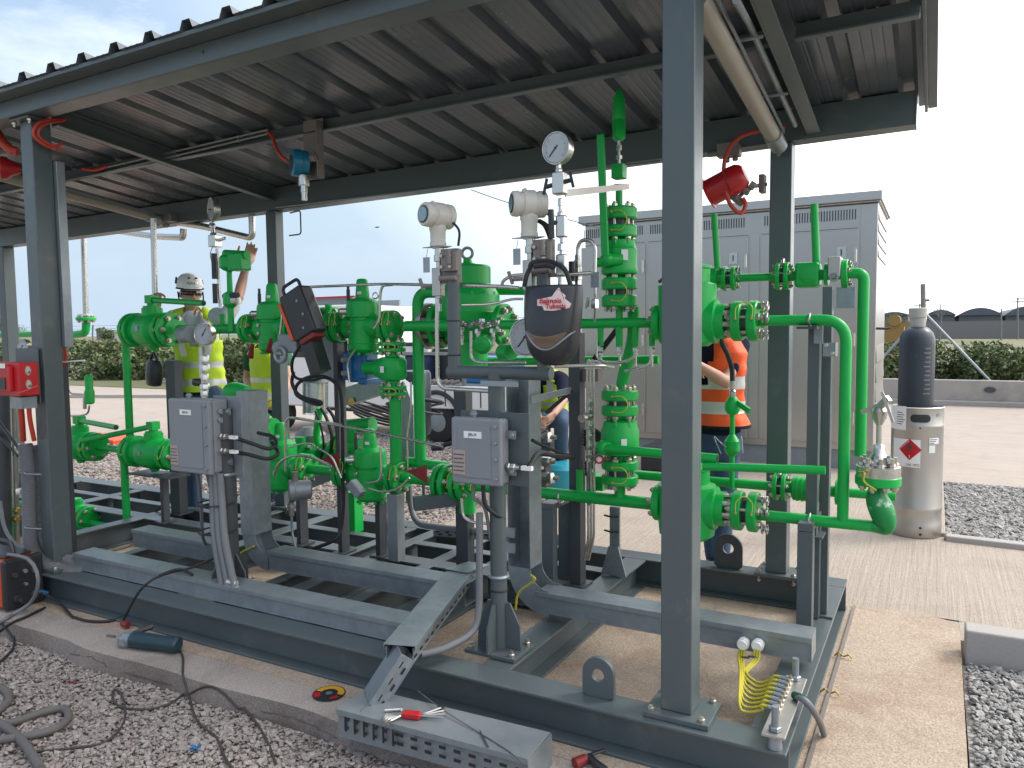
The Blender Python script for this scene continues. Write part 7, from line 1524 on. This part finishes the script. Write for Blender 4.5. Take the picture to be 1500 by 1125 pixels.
for k in (-1,1):
    m=MB(); m.tube([hd+sd*k*.10+up*.02+f_*.0,hd+sd*k*.088-up*.06+f_*.03,hd-up*.122+f_*.05],.006,n=6,smooth=4); A('chin_strap',m,'trim',p1)
b=V(J['wl']); d=pd; m=MB(); m.torus(b-d*.02,d,.034,.008,18,8); m.ball(b-d*.02+V((.02,-.03,0)),.018,10); A('wrist_watch',m,'plast',p1)
q=w(226,545,4.2); m=MB(); m.lathe(q,(.1,0,1),[(-.12,.03),(-.11,.07),(-.05,.085),(.06,.08),(.10,.06),(.105,.03)],14,1,.7); m.tube([q+Z_*.09-X_*.05,q+Z_*.16,q+Z_*.09+X_*.05],.012,smooth=4); O('tool_pouch',m,'plast','black pouch hanging beside the vested worker left of the dark post','bag')
# worker seen from behind, yellow vest
Yv=5.35; w=lambda px,py,Y=Yv:Q(px,py,Y)
J=dict(hd=w(393,478),nk=w(391,506),pel=w(392,590),sl=w(368,518),sr=w(417,518),el=w(362,556),wl=w(372,588,5.15),er=w(424,556,5.2),wr=w(412,585,5.0),hl=w(384,596),hr=w(401,596),kl=w(384,665),kr=w(402,665),al=w(384,728),ar=w(402,728))
person('person in a plain yellow vest seen from behind, left of the rear column',J,(.1,1,-.2),(.15,1,0),'vesty','tgreen','jeans',
  hands=((V(J['wl']),(.3,-.4,-.6),(1,0,0),.5,1),(V(J['wr']),(-.3,-.4,-.6),(-1,0,0),.5,-1)),sleeve=.5,stripes=((.38,.47),(.10,.19)),vert=False,hem=-.14)
# orange vested worker bending over the hose
Yo=5.25; w=lambda px,py,Y=Yo:Q(px,py,Y)
J=dict(hd=w(1026,456,5.0),nk=w(1046,490,5.15),pel=w(1050,640),sl=w(1084,506),sr=w(1010,506),el=w(1052,538,4.95),wl=w(1014,540,4.80),er=w(1000,560,5.0),wr=w(1025,535,4.8),hl=w(1064,642),hr=w(1034,642),kl=w(1062,735),kr=w(1040,735),al=w(1056,812),ar=w(1046,815))
J['er']=w(990,550,5.05); J['wr']=w(1004,540,4.85); J['el']=w(1063,560,4.98); J['wl']=w(1020,533,4.82)
person('person in orange vest with white stripes and blue jeans standing behind the front right column',J,(-.2,-1,-.5),(-.25,-.97,0),'vesto','navy','jeans',
  hands=((V(J['wr']),(.6,-.6,-.1),(0,-.2,-1),.5,1),(V(J['wl']),(-.9,-.3,.1),(0,-.2,-1),.5,-1)),sleeve=.62,stripes=((.49,.60),(.25,.36)),vert=False,hem=.11,flare=.035,hole=1.1,vx=1.05)
# crouching worker behind the right pole
Yc=7.0; w=lambda px,py,Y=Yc:Q(px,py,Y)
J=dict(hd=w(797,520,6.8),nk=w(799,546,6.85),pel=w(806,605,7.1),sl=w(824,556,6.8),sr=w(782,556,6.9),el=w(826,585,6.6),wl=w(812,606,6.4),er=w(782,590,6.6),wr=w(790,612,6.4),hl=w(820,610,7.05),hr=w(795,612,7.05),kl=w(822,618,6.5),kr=w(796,622,6.5),al=w(822,672,6.85),ar=w(796,676,6.85))
person('person crouching in yellow vest and dark jeans between right pole and dark post',J,(0,-1,-.5),(0,-1,-.1),'vesty','navy','jeans',
  hands=((V(J['wl']),(-.3,-.6,-.4),(-1,0,0),.6,1),(V(J['wr']),(.3,-.6,-.4),(1,0,0),.6,-1)),sleeve=.9)
m=MB(); a=Q(826,665,6.6); m.lathe(V((a.x,6.6,0)),Z_,[(.0,.17),(.02,.18),(.34,.18),(.38,.15),(.40,.06)],24); O('blue_drum',m,'tealb' if 'tealb' in M else 'teal','turquoise blue drum beside the crouching worker','drum')
# ------------------------------------------------------------------ service truck behind the skid
Yt=9.3; tk=T('flatbed_truck','white flatbed service truck parked behind the pipework, loaded with tools','truck',Q(640,648,Yt))
def tx(px,z=.6,Y=Yt): return XA(px,Y,z)
xa,xb=tx(530),tx(846)
m=MB(); m.box((xa,Yt,.52),(xb,Yt+1.75,.86)); A('side_board',m,'white',tk,bevel=.02)
m=MB(); m.box((xa+.04,Yt+.03,.8605),(xb-.04,Yt+1.7,.875)); A('deck',m,'galvd',tk)
m=MB(); m.box((xa-.9,Yt+.25,.38),(xb-.1,Yt+1.5,.5195)); A('chassis',m,'plast',tk)
for px in (640,):
    for y in (Yt+.02,Yt+1.5):
        c=V((tx(px,.31),y,.315)); m=MB(); m.lathe(c,Y_,[(0,.20),(.02,.29),(.05,.31),(.18,.31),(.22,.28)],36); wl=A('wheel',m,'bag',tk); m=MB(); m.lathe(c-Y_*.004,Y_,[(0,.05),(.004,.14),(.02,.19),(.04,.19)],24); A('rim',m,'galvd',wl)
m=MB(); c=V((tx(640,.31),Yt-.01,.36)); m.torus(c,Y_,.40,.035,20,8,0.1,3.05); A('mudguard',m,'plast',tk)
cb_=tx(512,1.9); ca=cb_-2.2
m=MB(); pr=[(ca,.45),(ca,1.05),(ca+.25,1.18),(ca+.75,1.98),(ca+1.0,2.08),(cb_,2.08),(cb_,.45)]; m.prism([(x,Yt+.05,z) for x,z in pr],(0,1.65,0)); A('cab',m,'white',tk,bevel=.03)
m=MB(); m.prism([(ca+.95,Yt+.045,1.25),(ca+.95,Yt+.045,1.85),(ca+1.1,Yt+.045,1.92),(cb_-.25,Yt+.045,1.92),(cb_-.25,Yt+.045,1.25)],(0,.004,0)); A('window',m,'plast',tk)
for x in (ca+.5,):
    c=V((x,Yt+.04,.315)); m=MB(); m.lathe(c,Y_,[(0,.20),(.02,.29),(.05,.31),(.18,.31)],36); A('wheel',m,'bag',tk)
m=MB(); m.box((ca+.9,Yt+.2,2.085),(cb_-.1,Yt+.24,2.19)); m.box((ca+.9,Yt+1.4,2.085),(cb_-.1,Yt+1.44,2.19)); A('roof_rack',m,'galvd',tk); m=MB(); m.box((ca+.88,Yt+.15,2.19),(cb_-.02,Yt+.19,2.22)); A('red_bar',m,'red',tk)
for x in (xa+.02,xb-.06,(xa+xb)/2):
    m=MB(); m.box((x,Yt+.02,.8755),(x+.05,Yt+.07,1.35)); A('stake',m,'galvd',tk)
m=MB(); m.box((xa+.08,Yt+.025,1.30),(xb-.07,Yt+.065,1.345)); A('rail',m,'galvd',tk)
for k in range(3):
    m=MB(); m.box((xb-.9-.6*k,Yt-.004,.56),(xb-.88-.6*k,Yt-.0005,.84)); A('board_seam',m,'dark',tk)
ld=[('blue_crate','blue plastic crate on the truck bed seen under the dome regulator',Q(712,525,Yt+.4),(.75,.5,.34),'bluec'),('tool_box','dark tool box on the truck bed left of the blue crate',Q(655,520,Yt+.6),(.5,.4,.45),'plast'),('tool_box','white box on the truck bed near the cab behind the ball valve',Q(600,512,Yt+.5),(.7,.5,.55),'white'),('tool_box','dark blue box on the truck bed beside the vertical drop pipes',Q(606,535,Yt+.3),(.35,.3,.40),'navyp')]
M['bluec']=mat('crate_blue',(.02,.16,.36),.4,var=.1); M['navyp']=mat('navy_plastic',(.02,.035,.08),.4,var=.1)
for nm_,lb,c,dm,mt in ld:
    m=MB(); x,y=c.x,c.y; z0=.8765; m.box((x-dm[0]/2,y,z0),(x+dm[0]/2,y+dm[1],z0+dm[2])); m2=MB(); m2.box((x-dm[0]/2-.02,y-.02,z0+dm[2]+.001),(x+dm[0]/2+.02,y+dm[1]+.02,z0+dm[2]+.05)); r0=T(nm_,lb,'crate' if 'crate' in nm_ else 'tool box',(x,y,z0)); A('tub',m,mt,r0,bevel=.02); A('lid',m2,mt if nm_!='tool_box' else 'plast',r0,bevel=.012)
m=MB()
for k in range(5):
    x=tx(628+k*9,1.0); m.cyl((x,Yt-.03,.90),(x+.12,Yt-.02,.93),.03,n=8)
O('hand_tools',m,'brown','rusty hand tools lying along the truck side board','tools')
# dark drum with cable coil
r0=T('cable_drum','dark blue drum with coils of cable wound round it left of the drop pipes','drum',Q(607,640,6.0)); c=Q(607,640,6.0); zt=Q(607,543,6.0).z; zb=Q(607,636,6.0).z
m=MB(); m.lathe(V((c.x,6.0,0)),Z_,[(zb,.15),(zb+.03,.165),(zt-.03,.17),(zt,.15)],28); A('drum',m,'gas',r0)
for k,(z,rr) in enumerate(((.28,.24),(.30,.27),(.33,.25),(.36,.23),(.26,.22))):
    m=MB(); m.torus(V((c.x+.03*k,6.0-.02*k,zb+z)),(.1*k-.2,.15,1),rr,.011,30,7); A('cable_coil',m,'black',r0)
m=MB(); 
for dx_ in (-.1,.1): m.cyl((c.x+dx_,6.0,.0),(c.x+dx_*.8,6.0,zb),.015,n=8)
A('legs',m,'dark',r0)
for k in range(4):
    m=MB(); q=Q(548,598+k*5,6.2); m.torus(q,(.3,.2,1),.30-.03*k,.013,28,7); O('cable_coil',m,'black',('top','second','third','lowest')[k]+' of the black cable loops stacked left of the dark drum','cable','cable loops by the drum')
# second galvanised tray elbow behind the lower regulators
r0,z1,a,b=elbow('far galvanised riser elbow behind the green drop pipe','_' and Q(588,600,4.6).x-.0,4.6,.55,.06,.12,.10,.56,left=True) if False else (None,)*4
a=Q(508,600,4.45); b=Q(562,576,4.45); q=[Q(506,594,4.45),Q(556,578,4.45),Q(583,594,4.45),Q(586,690,4.45)]
rt=T('tray_riser','pale galvanised tray bending down behind the green drop pipe','cable tray',Q(585,690,4.45),'galvanised cable trays')
pts=catmull([q[0],q[0].lerp(q[1],.5),q[1]],4)[:-1]+[q[1],Q(570,577,4.45),Q(579,584,4.45),q[2]]+[q[3]]
m=MB(); rows=[[],[]]
wd_=.13
L2=[];L3=[]
for i,p in enumerate(pts):
    t=(pts[min(i+1,len(pts)-1)]-pts[max(0,i-1)]).normalized(); n2=t.cross(Y_).normalized(); L2.append(p+n2*-wd_/2*0); L3.append(p+n2*wd_*1.0)
m.prism(L2+L3[::-1],(0,.004,0)); m.sheet([L2,[p+Y_*.1 for p in L2]]); m.sheet([L3,[p+Y_*.1 for p in L3]]); A('channel',m,'galv',rt,sharp=.4)
m=MB(); c=Q(515,588,4.44); m.lathe(c,-Y_,[(0,.03),(.004,.03)],14); A('sticker',m,'brass',rt)
# glass jar cage & pale clutter behind
r0=T('sight_glass','clear plastic canister hanging behind the black cable loops','canister',Q(462,585,4.6)); m=MB(); M['clear']=mat('clear_plastic',(.55,.60,.60),.15,var=.1); M['clear'].node_tree.nodes['Principled BSDF'].inputs['Transmission Weight'].default_value=.85; q=Q(462,560,4.6); q2=Q(462,606,4.6); m.cyl(q2,q,.10,n=20); A('bowl',m,'clear',r0); m=MB(); m.cyl(q,q+Z_*.04,.11,n=20); A('cap',m,'galvd',r0)
m=MB(); q=Q(455,640,4.5); m.lathe(q-Z_*.12,Z_,[(0,.10),(.14,.12),(.16,.10),(.20,.06)],20); O('pump_head',m,'galvd','grey cast pump head behind the lower left regulator','pump')
for k,(px,py,r_) in enumerate(((470,668,.05),(440,664,.045),(500,655,.05))): pipe(('first','second','third')[k]+' rear green pipe piece behind the lower regulators',[Q(px-26,py+3,4.35),Q(px+18,py,4.35)],r_,group='thin rear green pipes')
pipe('green rear valve bar level behind the lower second regulator',[Q(505,625,4.4),Q(546,622,4.4)],.055,group='thin rear green pipes')
pipe('green vertical tubes behind the black cable strap, near the dark post',[Q(468,598,4.4),Q(463,640,4.4),Q(470,660,4.4)],.028,group='thin rear green pipes')
r0=T('valve_dome','rounded green cap behind the left junction box top','valve',Q(352,578,3.95)); m=MB(); q=Q(352,575,3.95); m.lathe(q-X_*.12,X_,[(0,.06),(.05,.075),(.12,.07),(.2,.05)],18); A('body',m,'green',r0)
r0=T('rear_valve','green flanged valve end beside the right of the left riser','valve',Q(388,625,3.8),GV); fl(r0,Q(384,625,3.85),X_,.10,.03,6,(1,)); m=MB(); m.cyl(Q(378,625,3.85),Q(402,625,3.85),.06,n=16); A('body',m,'green',r0)
m=MB(); m.box(tuple(Q(508,470,3.95)),tuple(Q(478,555,4.0)));  # slim silver panel
O('column_plate',m,'galvd','weathered metal plate standing left of the blue actuator','plate')
for k,pp in enumerate((((470,598),(478,612),(486,640),(482,668),(474,690)),((480,597),(490,615),(494,645),(490,676)),((462,602),(470,625),(474,655),(466,684)))):
    cable(('left','right','thin')[k]+' black hose hanging behind the lower left regulator, near the strapped post',[Q(x,y,4.2+.05*k) for x,y in pp],.012 if k<2 else .008)
sst('steel tube wandering over the lower flange joints towards the drop pipe',[Q(425,655,3.66),Q(450,648,3.66),Q(486,668,3.66),Q(500,700,3.66)],.006)
sst('steel tube curling under the second lower regulator',[Q(540,715,3.62),Q(560,722,3.62),Q(585,716,3.62),Q(600,700,3.62)],.006)
sst('steel tube rising left of the blue actuator to the upper regulator',[Q(512,560,3.75),Q(508,530,3.75),Q(520,512,3.75)],.006)
sst('steel tube dropping behind the tall drop pipe to the lower row',[Q(602,560,3.85),Q(602,600,3.85),Q(596,640,3.85),Q(598,690,3.85)],.006)
r0=T('rear_valve','green rear valve with short neck between black hoses and second lower regulator','valve',Q(508,655,4.3),GV); pairf(r0,Q(500,655,4.3),X_,.10,.03,.02,6,True,(.4,-.9,.2)); m=MB(); m.cyl(Q(488,656,4.3),Q(530,654,4.3),.06,n=16); A('body',m,'green',r0); m=MB(); m.cyl(Q(516,654,4.3),Q(516,628,4.3),.035,n=12); A('stem',m,'green',r0)
r0=T('rear_valve','green rear valve behind the left riser, crowned by a stub','valve',Q(440,668,4.3),GV); fl(r0,Q(432,672,4.3),X_,.11,.03,6,(1,)); fl(r0,Q(452,670,4.3),X_,.11,.03,6,(1,)); m=MB(); m.cyl(Q(420,672,4.3),Q(470,670,4.3),.075,n=16); A('body',m,'green',r0); m=MB(); m.cyl(Q(440,670,4.3),Q(440,640,4.3),.04,n=12); A('stem',m,'green',r0)
r0=T('rear_valve','green rear valve behind the work lamp in the upper row','valve',Q(470,470,4.3),GV); fl(r0,Q(474,470,4.3),X_,.10,.03,6,(1,)); fl(r0,Q(490,470,4.3),X_,.10,.03,6,(1,)); m=MB(); m.cyl(Q(462,470,4.3),Q(505,470,4.3),.06,n=16); A('body',m,'green',r0); m=MB(); m.cyl(Q(481,466,4.3),Q(481,446,4.3),.025,n=12); A('stem',m,'green',r0)
# overhead wire and a bird
m=MB(); m.tube([Q(690,278,8.5),Q(745,297,8.8),Q(848,326,9.2),Q(880,334,9.4)],.006,n=6,smooth=5); O('overhead_wire',m,'dark','thin sagging wire from the roof edge to the cabinet','wire')
m=MB(); q=Q(552,333,40); m.prism([q-X_*.22,q-X_*.05+Z_*.05,q+X_*.05+Z_*.05,q+X_*.24,q+Z_*-.03],(0,.05,0)); O('bird',m,'black','tiny dark bird flying in the pale sky left of the left transmitter','bird')
# ------------------------------------------------------------------ tools on the pad
wd=T('welding_inverter','orange and black welding machine at the lower left edge with cables plugged in','welder',P(10,900,Z=0))
a=P(20,897,Z=0); x1=a.x; y0=a.y-.03; m=MB(); m.box((x1-.50,y0,.015),(x1-.06,y0+.22,.31)); A('case',m,'orange',wd,bevel=.02)
m=MB(); m.box((x1-.0595,y0-.006,.012),(x1-.01,y0+.226,.315)); fp=A('front_panel',m,'plast',wd,bevel=.015)
m=MB(); m.box((x1-.49,y0+.03,.312),(x1-.07,y0+.19,.325)); A('top_cover',m,'plast',wd,bevel=.008)
m=MB(); 
for k in range(7): m.obox(V((x1-.20,y0-.001,.06+k*.024)),X_,.20,.003,.010,Z_)
A('vent_slots',m,'dred',wd)
for (yy,zz_,rr) in ((.05,.22,.016),(.11,.23,.012),(.16,.22,.016),(.06,.07,.022),(.16,.07,.022),(.11,.15,.010)):
    m=MB(); q=V((x1-.0095,y0+yy,zz_)); m.cyl(q,q+X_*.016,rr,n=12); A('knob',m,'galvd' if rr<.013 else 'dark',wd)
m=MB(); m.tube([V((x1-.42,y0+.11,.325)),V((x1-.40,y0+.11,.39)),V((x1-.14,y0+.11,.39)),V((x1-.12,y0+.11,.325))],.014,bend=.03,n=8); A('handle',m,'plast',wd)
pk=V((x1+.006,y0+.06,.07)); 
m=MB(); m.cyl(pk,pk+X_*.06,.018,n=10); A('plug',m,'plast',wd)
from mathutils.bvhtree import BVHTree
_v=[];_f=[]
for nm_ in ('pad_rim','concrete_pad','gravel_bed'):
    o_=bpy.data.objects[nm_]; k_=len(_v); _v+=[o_.matrix_world@v.co for v in o_.data.vertices]; _f+=[tuple(i+k_ for i in p.vertices) for p in o_.data.polygons]
BVH=BVHTree.FromPolygons(_v,_f)
def lay(px,py,h):
    d=RW@np.array([px-CX,-(py-CY),F]); d=V(d).normalized(); o=V(CAM); q=BVH.ray_cast(o,d)
    if q[0] is None: return P(px,py,Z=G)+Z_*h
    return q[0]+Z_*(h+(.020 if q[0].z<G+.02 else .001))
def gcab(label,px,z0,r_=.006,mt='hose',zs=None,group='cables lying on the ground'):
    pts=[]
    for i,q in enumerate(px):
        if len(q)>2 and q[2]>.03: pts.append(P(q[0],q[1],Z=q[2])); continue
        pts.append(('g',q[0],q[1]))
    out=[]
    for i,p in enumerate(pts):
        if isinstance(p,V.__class__) or not isinstance(p,tuple): out.append(p); continue
        nx=pts[i+1] if i+1<len(pts) else None
        pv=pts[i-1] if i else p
        if nx is None or not isinstance(nx,tuple): out.append(lay(p[1],p[2],r_)); continue
        p0=pv if isinstance(pv,tuple) else p; p3=pts[i+2] if i+2<len(pts) and isinstance(pts[i+2],tuple) else nx
        for k in range(5):
            t=k/5; c=[.5*((2*p[j])+(nx[j]-p0[j])*t+(2*p0[j]-5*p[j]+4*nx[j]-p3[j])*t*t+(3*p[j]-p0[j]-3*nx[j]+p3[j])*t**3) for j in (1,2)]
            out.append(lay(c[0],c[1],r_))
    return cable(label,out,r_,mt,2,group)
gcab('grey welding lead running from the welder along the front beam to the grinder',[(60,868,.09),(84,880,.05),(105,905,.01),(130,912,.01),(160,912,.01),(182,905,.02)],.01,.008,'black')
m=MB(); a=P(64,868,Z=.085); m.cyl(a-X_*.03,a+X_*.03,.013,n=10); O('cable_plug',m,'bluec','bright blue plug on the lead in front of the welder','plug')
gcab('black lead rising from the grinder over the front tray into the skid',[(180,912,.02),(190,890,.12),(205,865,.24),(225,848,.30),(252,838,.30),(280,832,.30),(320,815,.35)],.0,.007,'black')
gcab('short dark cable loop crossing the front tray behind the black lead',[(233,843,.30),(258,834,.31),(272,836,.30),(282,842,.295)],.3,.007,'black')
gcab('dark cable lying inside the skid in the left bay',[(100,803,.03),(150,790,.03),(200,765,.10),(240,742,.22)],.03,.008,'black')
gcab('chain like lead on the pad in the left bay',[(125,812,.2),(160,808,.2),(190,800,.22),(203,786,.26)],.2,.006,'brown')
gcab('thin cord trailing from the grinder over the gravel to the bottom edge',[(262,953,.02),(268,965,.01),(268,990,.008),(275,1015,-.06),(285,1055,G+.03),(300,1075,G+.03),(318,1090,G+.03),(330,1118,G+.03),(345,1140,G+.03)],0,.0055,'cord')
gcab('thin looping cord lying across the gravel in the lower left',[(50,1110,G+.03),(110,1104,G+.03),(155,1095,G+.03),(180,1070,G+.03),(183,1045,G+.03),(178,1025,G+.03),(168,1018,G+.035),(166,1032,G+.03),(180,1044,G+.03),(215,1047,G+.03),(250,1038,G+.03),(275,1020,-.05),(300,1008,-.01),(320,1012,-.02),(345,1035,-.06),(372,1062,G+.03),(392,1095,G+.03),(405,1130,G+.03)],0,.0055,'cord')
gcab('thick dusty hose curling over the gravel at the lower left corner',[(-20,1078,G+.04),(20,1070,G+.04),(60,1056,G+.045),(92,1050,G+.045),(101,1062,G+.04),(85,1078,G+.04),(45,1090,G+.04),(-15,1098,G+.04)],0,.018,'hose')
gcab('second thick dusty hose end pointing to the bottom left edge',[(-10,1066,G+.05),(20,1086,G+.045),(42,1110,G+.04),(60,1140,G+.04)],0,.019,'hose')
gcab('thick dusty hose bend at the left edge of the gravel',[(-20,1010,G+.04),(4,1020,G+.04),(14,1034,G+.04),(2,1050,G+.04),(-20,1060,G+.04)],0,.018,'hose')
gcab('welding cable hanging round the front of the welder to the left edge',[(12,812,.34),(40,818,.34),(54,838,.28),(55,862,.18),(44,884,.06),(20,902,.02),(-15,925,.0)],0,.011,'flex')
gcab('second welding cable along the pad rim at the lower left',[(66,892,.02),(40,905,.01),(15,916,-.0),(-10,935,-.05)],0,.008,'black')
gcab('dark cable dropping off the pad rim at the left edge',[(0,913,.0),(18,935,-.06),(20,955,-.10),(8,970,G+.02),(-10,985,G+.02)],0,.007,'black')
for cr in (((22,938),(60,948),(100,957),(140,965),(165,984),(210,998),(262,1006)),((380,1040),(430,1052),(470,1070),(500,1086))):
    pp=[]
    for a_,b_ in zip(cr,cr[1:]):
        for k in range(5):
            t=k/5; pp.append(lay(a_[0]+(b_[0]-a_[0])*t+rng.normal(0,1.2),a_[1]+(b_[1]-a_[1])*t+rng.normal(0,1.4),-.0012))
    pp=[p for p in pp if p.z>G+.04]
    if len(pp)>3:
        m=MB(); m.tube(pp,lambda t:.0010+.0022*abs(math.sin(t*23)),n=6); ST('pad_crack',m,'crack')
# angle grinder
ag=T('angle_grinder','dark green angle grinder lying on the pad against the front beam','grinder',P(222,945,Z=0)); p0=P(190,936,Z=.046); p1=P(262,945,Z=.046); d=(p1-p0).normalized(); L_=(p1-p0).length
m=MB(); m.lathe(p0,d,[(0,.030),(L_*.05,.038),(L_*.15,.043),(L_*.5,.042),(L_*.72,.037),(L_*.78,.043),(L_*.97,.042),(L_,.030)],20); A('body',m,'tealdk' if 'tealdk' in M else 'gas',ag)
m=MB(); h=p0-d*.03; m.lathe(h+Z_*.02,-Z_,[(0,.026),(.01,.038),(.045,.040),(.065,.026)],18); m.cyl(h-d*.0,p0+d*.02,.034,.039,16); A('gear_head',m,'galvd',ag)
m=MB(); m.cyl(h+Y_*.02+Z_*.01,h+Y_*.13+Z_*.03+X_*.05,.012,.016,10); A('side_handle',m,'plast',ag)
m=MB(); q=P(183,914,Z=.03); m.cyl(q-X_*.02,q+X_*.03,.018,n=10); O('cable_connector',m,'dred','dark red cable connector beside the grinder head','connector')
m=MB(); q=P(160,932,Z=.006); m.bar(q-X_*.02,q+X_*.035+Y_*.01,.012,.010); O('metal_offcut',m,'brown','small rusty offcut lying on the pad left of the grinder','offcut')
# cutting disc
dc=T('cutting_disc','yellow and black grinding disc lying on the pad rim','disc',P(482,1016,Z=.004)); c=P(482,1016,Z=.005); m=MB(); m.lathe(c,Z_,[(0,.074),(.003,.074)],40); A('disc',m,'plast',dc)
m=MB(); 
for k,(a0,a1,r0_,r1_) in enumerate(((.2,3.3,.040,.069),)):
    rows=[[c+V((r_*math.cos(a),r_*math.sin(a),.0036)) for a in np.linspace(a0,a1,20)] for r_ in (r0_,r1_)]; m.sheet(rows)
M['dyel']=mat('disc_yellow',(.62,.32,.02),.5,var=.2,scale=60); A('printed_ring',m,'dyel',dc)
m=MB(); rows=[[c+V((r_*math.cos(a),r_*math.sin(a),.0036)) for a in np.linspace(3.5,4.3,8)] for r_ in (.040,.069)]; m.sheet(rows); rows=[[c+V((r_*math.cos(a),r_*math.sin(a),.0036)) for a in np.linspace(5.5,6.2,8)] for r_ in (.045,.064)]; m.sheet(rows); A('printed_patch',m,'red',dc)
m=MB(); m.lathe(c+Z_*.0031,Z_,[(0,.016),(.001,.016)],20); A('hub',m,'galv',dc)
# hex key set on ground tray
hk=T('hex_key_set','red holder of fanned out hex keys lying on the foreground tray','hex keys',P(603,1048,Z=.14)); c=P(603,1047,Z=.142)
m=MB(); m.obox(c,(.9,.25,0),.075,.035,.024,Z_); A('holder',m,'red',hk,bevel=.006)
for k in range(7):
    a=math.radians(205+k*9); q=c+V((-.03,-.005,0)); e=q+V((math.cos(a)*(.075+.006*k),math.sin(a)*(.07),-.004)); m=MB(); m.tube([q,e,e+V((.008,-.018,.0))],.003+.0004*k,bend=.006,n=6); A('hex_key',m,'ss',hk)
for k in range(4):
    a=math.radians(18+k*16); q=c+V((.03,.01,0)); e=q+V((math.cos(a)*(.10),math.sin(a)*(.10),0)); m=MB(); m.cyl(q,e,.004,n=6); A('hex_key',m,'ssd',hk)
b=P(577,1040,Z=.135); m=MB(); m.cyl(b-V((.03,.02,0)),b+V((.02,.015,0)),.006,n=10); m.nut(b+V((.025,.018,0)),(.8,.6,0),.011,.008); O('loose_bolt',m,'ss','bright loose bolt on the foreground tray beside the hex keys','bolt')
q=P(646,1036,Z=.14); m=MB(); m.cyl(q-X_*.01,q+X_*.012,.010,n=8); O('loose_nut',m,'plast','black small cap lying beyond the hex keys on the tray','cap')
gcab('thin wire lying straight across the foreground tray',[(612,1012,.135),(646,1038,.14),(700,1072,.130),(745,1100,.13),(765,1117,.13)],0,.0022,'hose')
a=P(703,1070,Z=.132); b=P(715,1094,Z=.132); m=MB(); m.cyl(a,b,.003,n=6); O('pencil',m,'dark','dark thin rod lying on the right half of the foreground tray','rod')
gcab('tiny bent wire sticking out at the left end of the foreground tray',[(528,1042,.13),(535,1034,.135),(541,1031,.14)],0,.0018,'hose')
# torch at bottom edge
tr=T('welding_torch','welding torch with dark red collar lying on the pad at the bottom edge','torch',P(862,1116,Z=0)); a=P(842,1119,Z=.02); b=P(858,1111,Z=.025); m=MB(); m.cyl(a,b,.022,.018,14); A('collar',m,'dred',tr); m=MB(); m.cyl(b,b+(b-a)*.4,.013,n=10); A('ferrule',m,'galv',tr); k=P(886,1128,Z=.02); m=MB(); m.tube([b+(b-a)*.3,P(872,1118,Z=.025),k],.016,n=10); A('body',m,'plast',tr); m=MB(); m.cyl(P(864,1106,Z=.03),P(886,1098,Z=.03),.007,n=8); A('lever',m,'plast',tr)
# litter
q=P(286,1097,Z=G+.03); m=MB(); 
for k in range(9): a=k*.7; m.bar(q,q+V((math.cos(a)*.025,math.sin(a)*.02,.008*(k%3))),.006,.003)
O('plastic_scrap',m,'bluec','bright blue plastic scrap on the gravel','scrap')
q=P(104,1000,Z=G+.03); m=MB(); m.bar(q-X_*.03,q+X_*.03+Y_*.008,.006,.006); O('red_strip',m,'dred','small red strip lying on the gravel','scrap')
q=P(530,878,Z=.01); m=MB(); m.cyl(q,q+Z_*.025,.012,n=8); O('blue_plug',m,'bluec','small blue cap standing on the rusty pad inside the skid','cap')
for k,(px,py) in enumerate(((540,873),(372,846),(1035,806),(865,880))):
    q=P(px,py,Z=.008); m=MB(); m.ball(q,.014,8,(1.3,.8,.4)); O('pebble',m,'kerb',('pale crumb by the blue cap','pale crumb near the left riser foot','pale crumb by the rear lifting lug','pale crumb near the right bay tray')[k],'pebble')
m=MB(); a=Q(120,620,7.0); b=P(118,645,Z=.02); q=P(120,650,Z=0); m.box((q.x-.55,q.y,.0),(q.x+.75,q.y+.5,.10)); O('red_cover',m,'orange','flat orange red box lying on the far edge of the gravel behind the left valve','box',bevel=.02)
for (px,py,Y) in ((1300,578,18.2),):
    pass
# black curved stub on cabinet edge
m=MB(); m.tube([Q(1283,481,9.0),Q(1300,481.5,9.0),Q(1305,480,9.0)],.014,n=7); O('stub_pipe',m,'plast','short black stub sticking out right of the cabinet','stub')
m=MB(); c=V((P(1308,465,Y=30).x,30,0)); m.box((c.x-.25,30,.0),(c.x+.35,31,1.75)); m.cyl((c.x+.05,29.9,1.85),(c.x+.05,30.4,1.85),.2,n=16); m.box((c.x+.351,30,1.62),(c.x+.75,30.3,1.78)); O('site_machine',m,'plant','yellow construction machine far behind the hedge beside the gas bottle','machine')
for k,(a_,b_) in enumerate(((965,1000),)):
    m=MB(); m.tube([Q(a_,413,8.9),Q((a_+b_)/2,404,8.9),Q(b_+22,414,8.9)],.02,n=8,smooth=6); O('black_hose',m,'black','black hose arching behind the front right column in front of the cabinet','hose')
# pale orange reflection free items: trench plate behind skid
m=MB(); m.box((-3.0,8.55,.0),(-2.1,9.2,.28)); O('dark_case',m,'plast','low dark case standing at the foot of the cabinet','case',bevel=.02)
